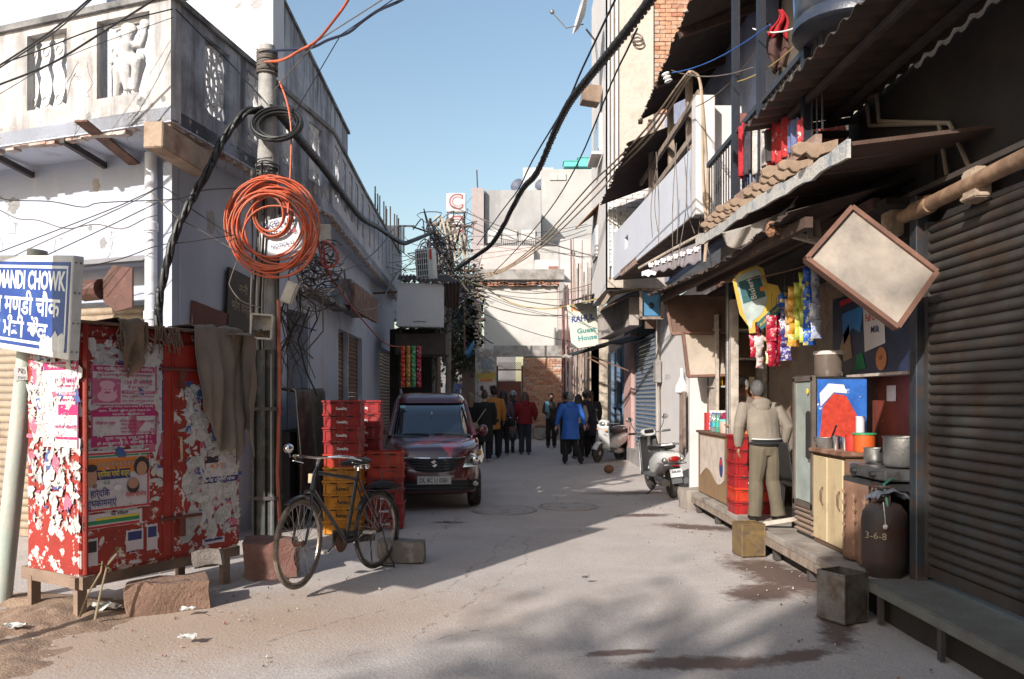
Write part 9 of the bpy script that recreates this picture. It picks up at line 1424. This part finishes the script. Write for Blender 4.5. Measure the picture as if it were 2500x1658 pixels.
for (x0, x1, y0, y1) in ((1090, 1137, 471, 517), (1095, 1130, 524, 576)):
 a, b = at(x0, y1, 26), at(x1, y0, 26); p_ = MB().box(((a.x + b.x) / 2, 26.15, (a.z + b.z) / 2), (b.x - a.x, .28, b.z - a.z)).build('box', LSW, ls_, bevel=.015); text('C', (b.z - a.z) * 1.05, LR, p_, ((a.x + b.x) / 2, 26.005, (a.z + b.z) / 2), (1, 0, 0), (0, 0, 1), bold=.05); text('C', (b.z - a.z) * .98, flat('letter_grey', (.42, .38, .38)), p_, ((a.x + b.x) / 2, 26.002, (a.z + b.z) / 2), (1, 0, 0), (0, 0, 1), bold=.0)
for px in (1093, 1134): a = at(px, 585, 26.3); MB().bar((a.x, 26.35, 3), (a.x, 26.35, at(0, 470, 26.3).z), .05, .05).build('sign_post', RUST, ls_)
tpz = thing('bracket_post', 'black T shaped steel bracket at the far roof corner', 'bracket', at(985, 620, 20)); MB().bar(at(985, 550, 20), at(985, 618, 20), .05, .05).build('upright', BLACKP, tpz); MB().bar(at(968, 552, 20), at(1012, 552, 20), .04, .04).build('top_bar', BLACKP, tpz)
dsh = thing('satellite_dish', 'white satellite dish on an arm at the top of the cream tower', 'satellite dish', at(1425, 35, 16.2), world=False); MB().lathe((0, 0, 0), [(.02, -.03), (.3, .02), (.42, .1), (.41, .105), (.28, .03), (.02, -.02)], 18, ax=(-.95, -.1, .25)).build('dish', M('dish_white', (.5, .5, .5), .5), dsh, smooth=True); MB().tube([(0, 0, -.2), (-.35, 0, -.28), (-.62, 0, .02)], .012, 5).build('feed_arm', GRW, dsh); MB().ball((-.64, 0, .05), (.05, .04, .05), 8, 6).build('feed_horn', M('grey_metal', (.2, .2, .2)), dsh); MB().tube([(.05, 0, -.3), (.25, .1, -.5), (.3, .1, -1.0)], .02, 6).build('mast', M('grey_metal', (.2, .2, .2)), dsh)
ins = thing('insulator_stack', 'stack of white porcelain insulators on the balcony timbers', 'insulator', at(1628, 186, 10.6))
for k in range(3): MB().lathe(at(1625 + 3.5 * k, 181 + 8.5 * k, 10.5), [(.02, -.02), (.05, -.01), (.055, .005), (.02, .02)], 12, ax=(.3, 0, -.9)).build('disc', WPL, ins, smooth=True)
rg = thing('ring_clamp', 'loose steel strap rings dangling from the black wire', 'clamp', at(1556, 98, 8.1))
for k in range(3): c = at(1555 + 3 * k, 92 + 9 * k, 8.1); MB().tube([c + V3((.055 * cos(a * .4488), .03 * sin(a * .4488), .055 * sin(a * .4488))) for a in range(14)], .011, 5, close=True).build('ring', M('steel_strap', (.34, .27, .22), .4, metal=.6), rg)
for k in range(9): x = 1600 + rr.uniform(0, 130); cable(smooth(path((x, rr.uniform(330, 420), 10.2), (x + rr.uniform(-18, 10), 500, 10.15), (x + rr.uniform(-25, 25), rr.uniform(560, 680), 10.1)), 4), .005, GRW, 'thin wire dangling down in front of the white parapet', 'thin wires dangling before the parapet')
for k, (a, b) in enumerate((((1640, 172, 9.6), (1838, 165, 7.5)), ((1640, 178, 9.6), (1880, 60, 7)), ((1800, 200, 8), (1990, 60, 6.6)), ((1838, 70, 7.6), (1990, 40, 6.8)), ((1700, 260, 9.5), (1850, 120, 7.6)))): cable(sag(at(*a), at(*b), .08, 8), .006, (GRW, M('blue_line', (.03, .12, .4), .6), M('yellow_cable', (.45, .33, .12)), WPL, GRW)[k], ('grey line from the timbers to the balcony post', 'blue washing line on the balcony', 'yellow washing line holding the jumper', 'white washing line at the top of the balcony', 'slack grey line behind the balcony post')[k], 'lines strung along the timber balcony')
apply_mods()
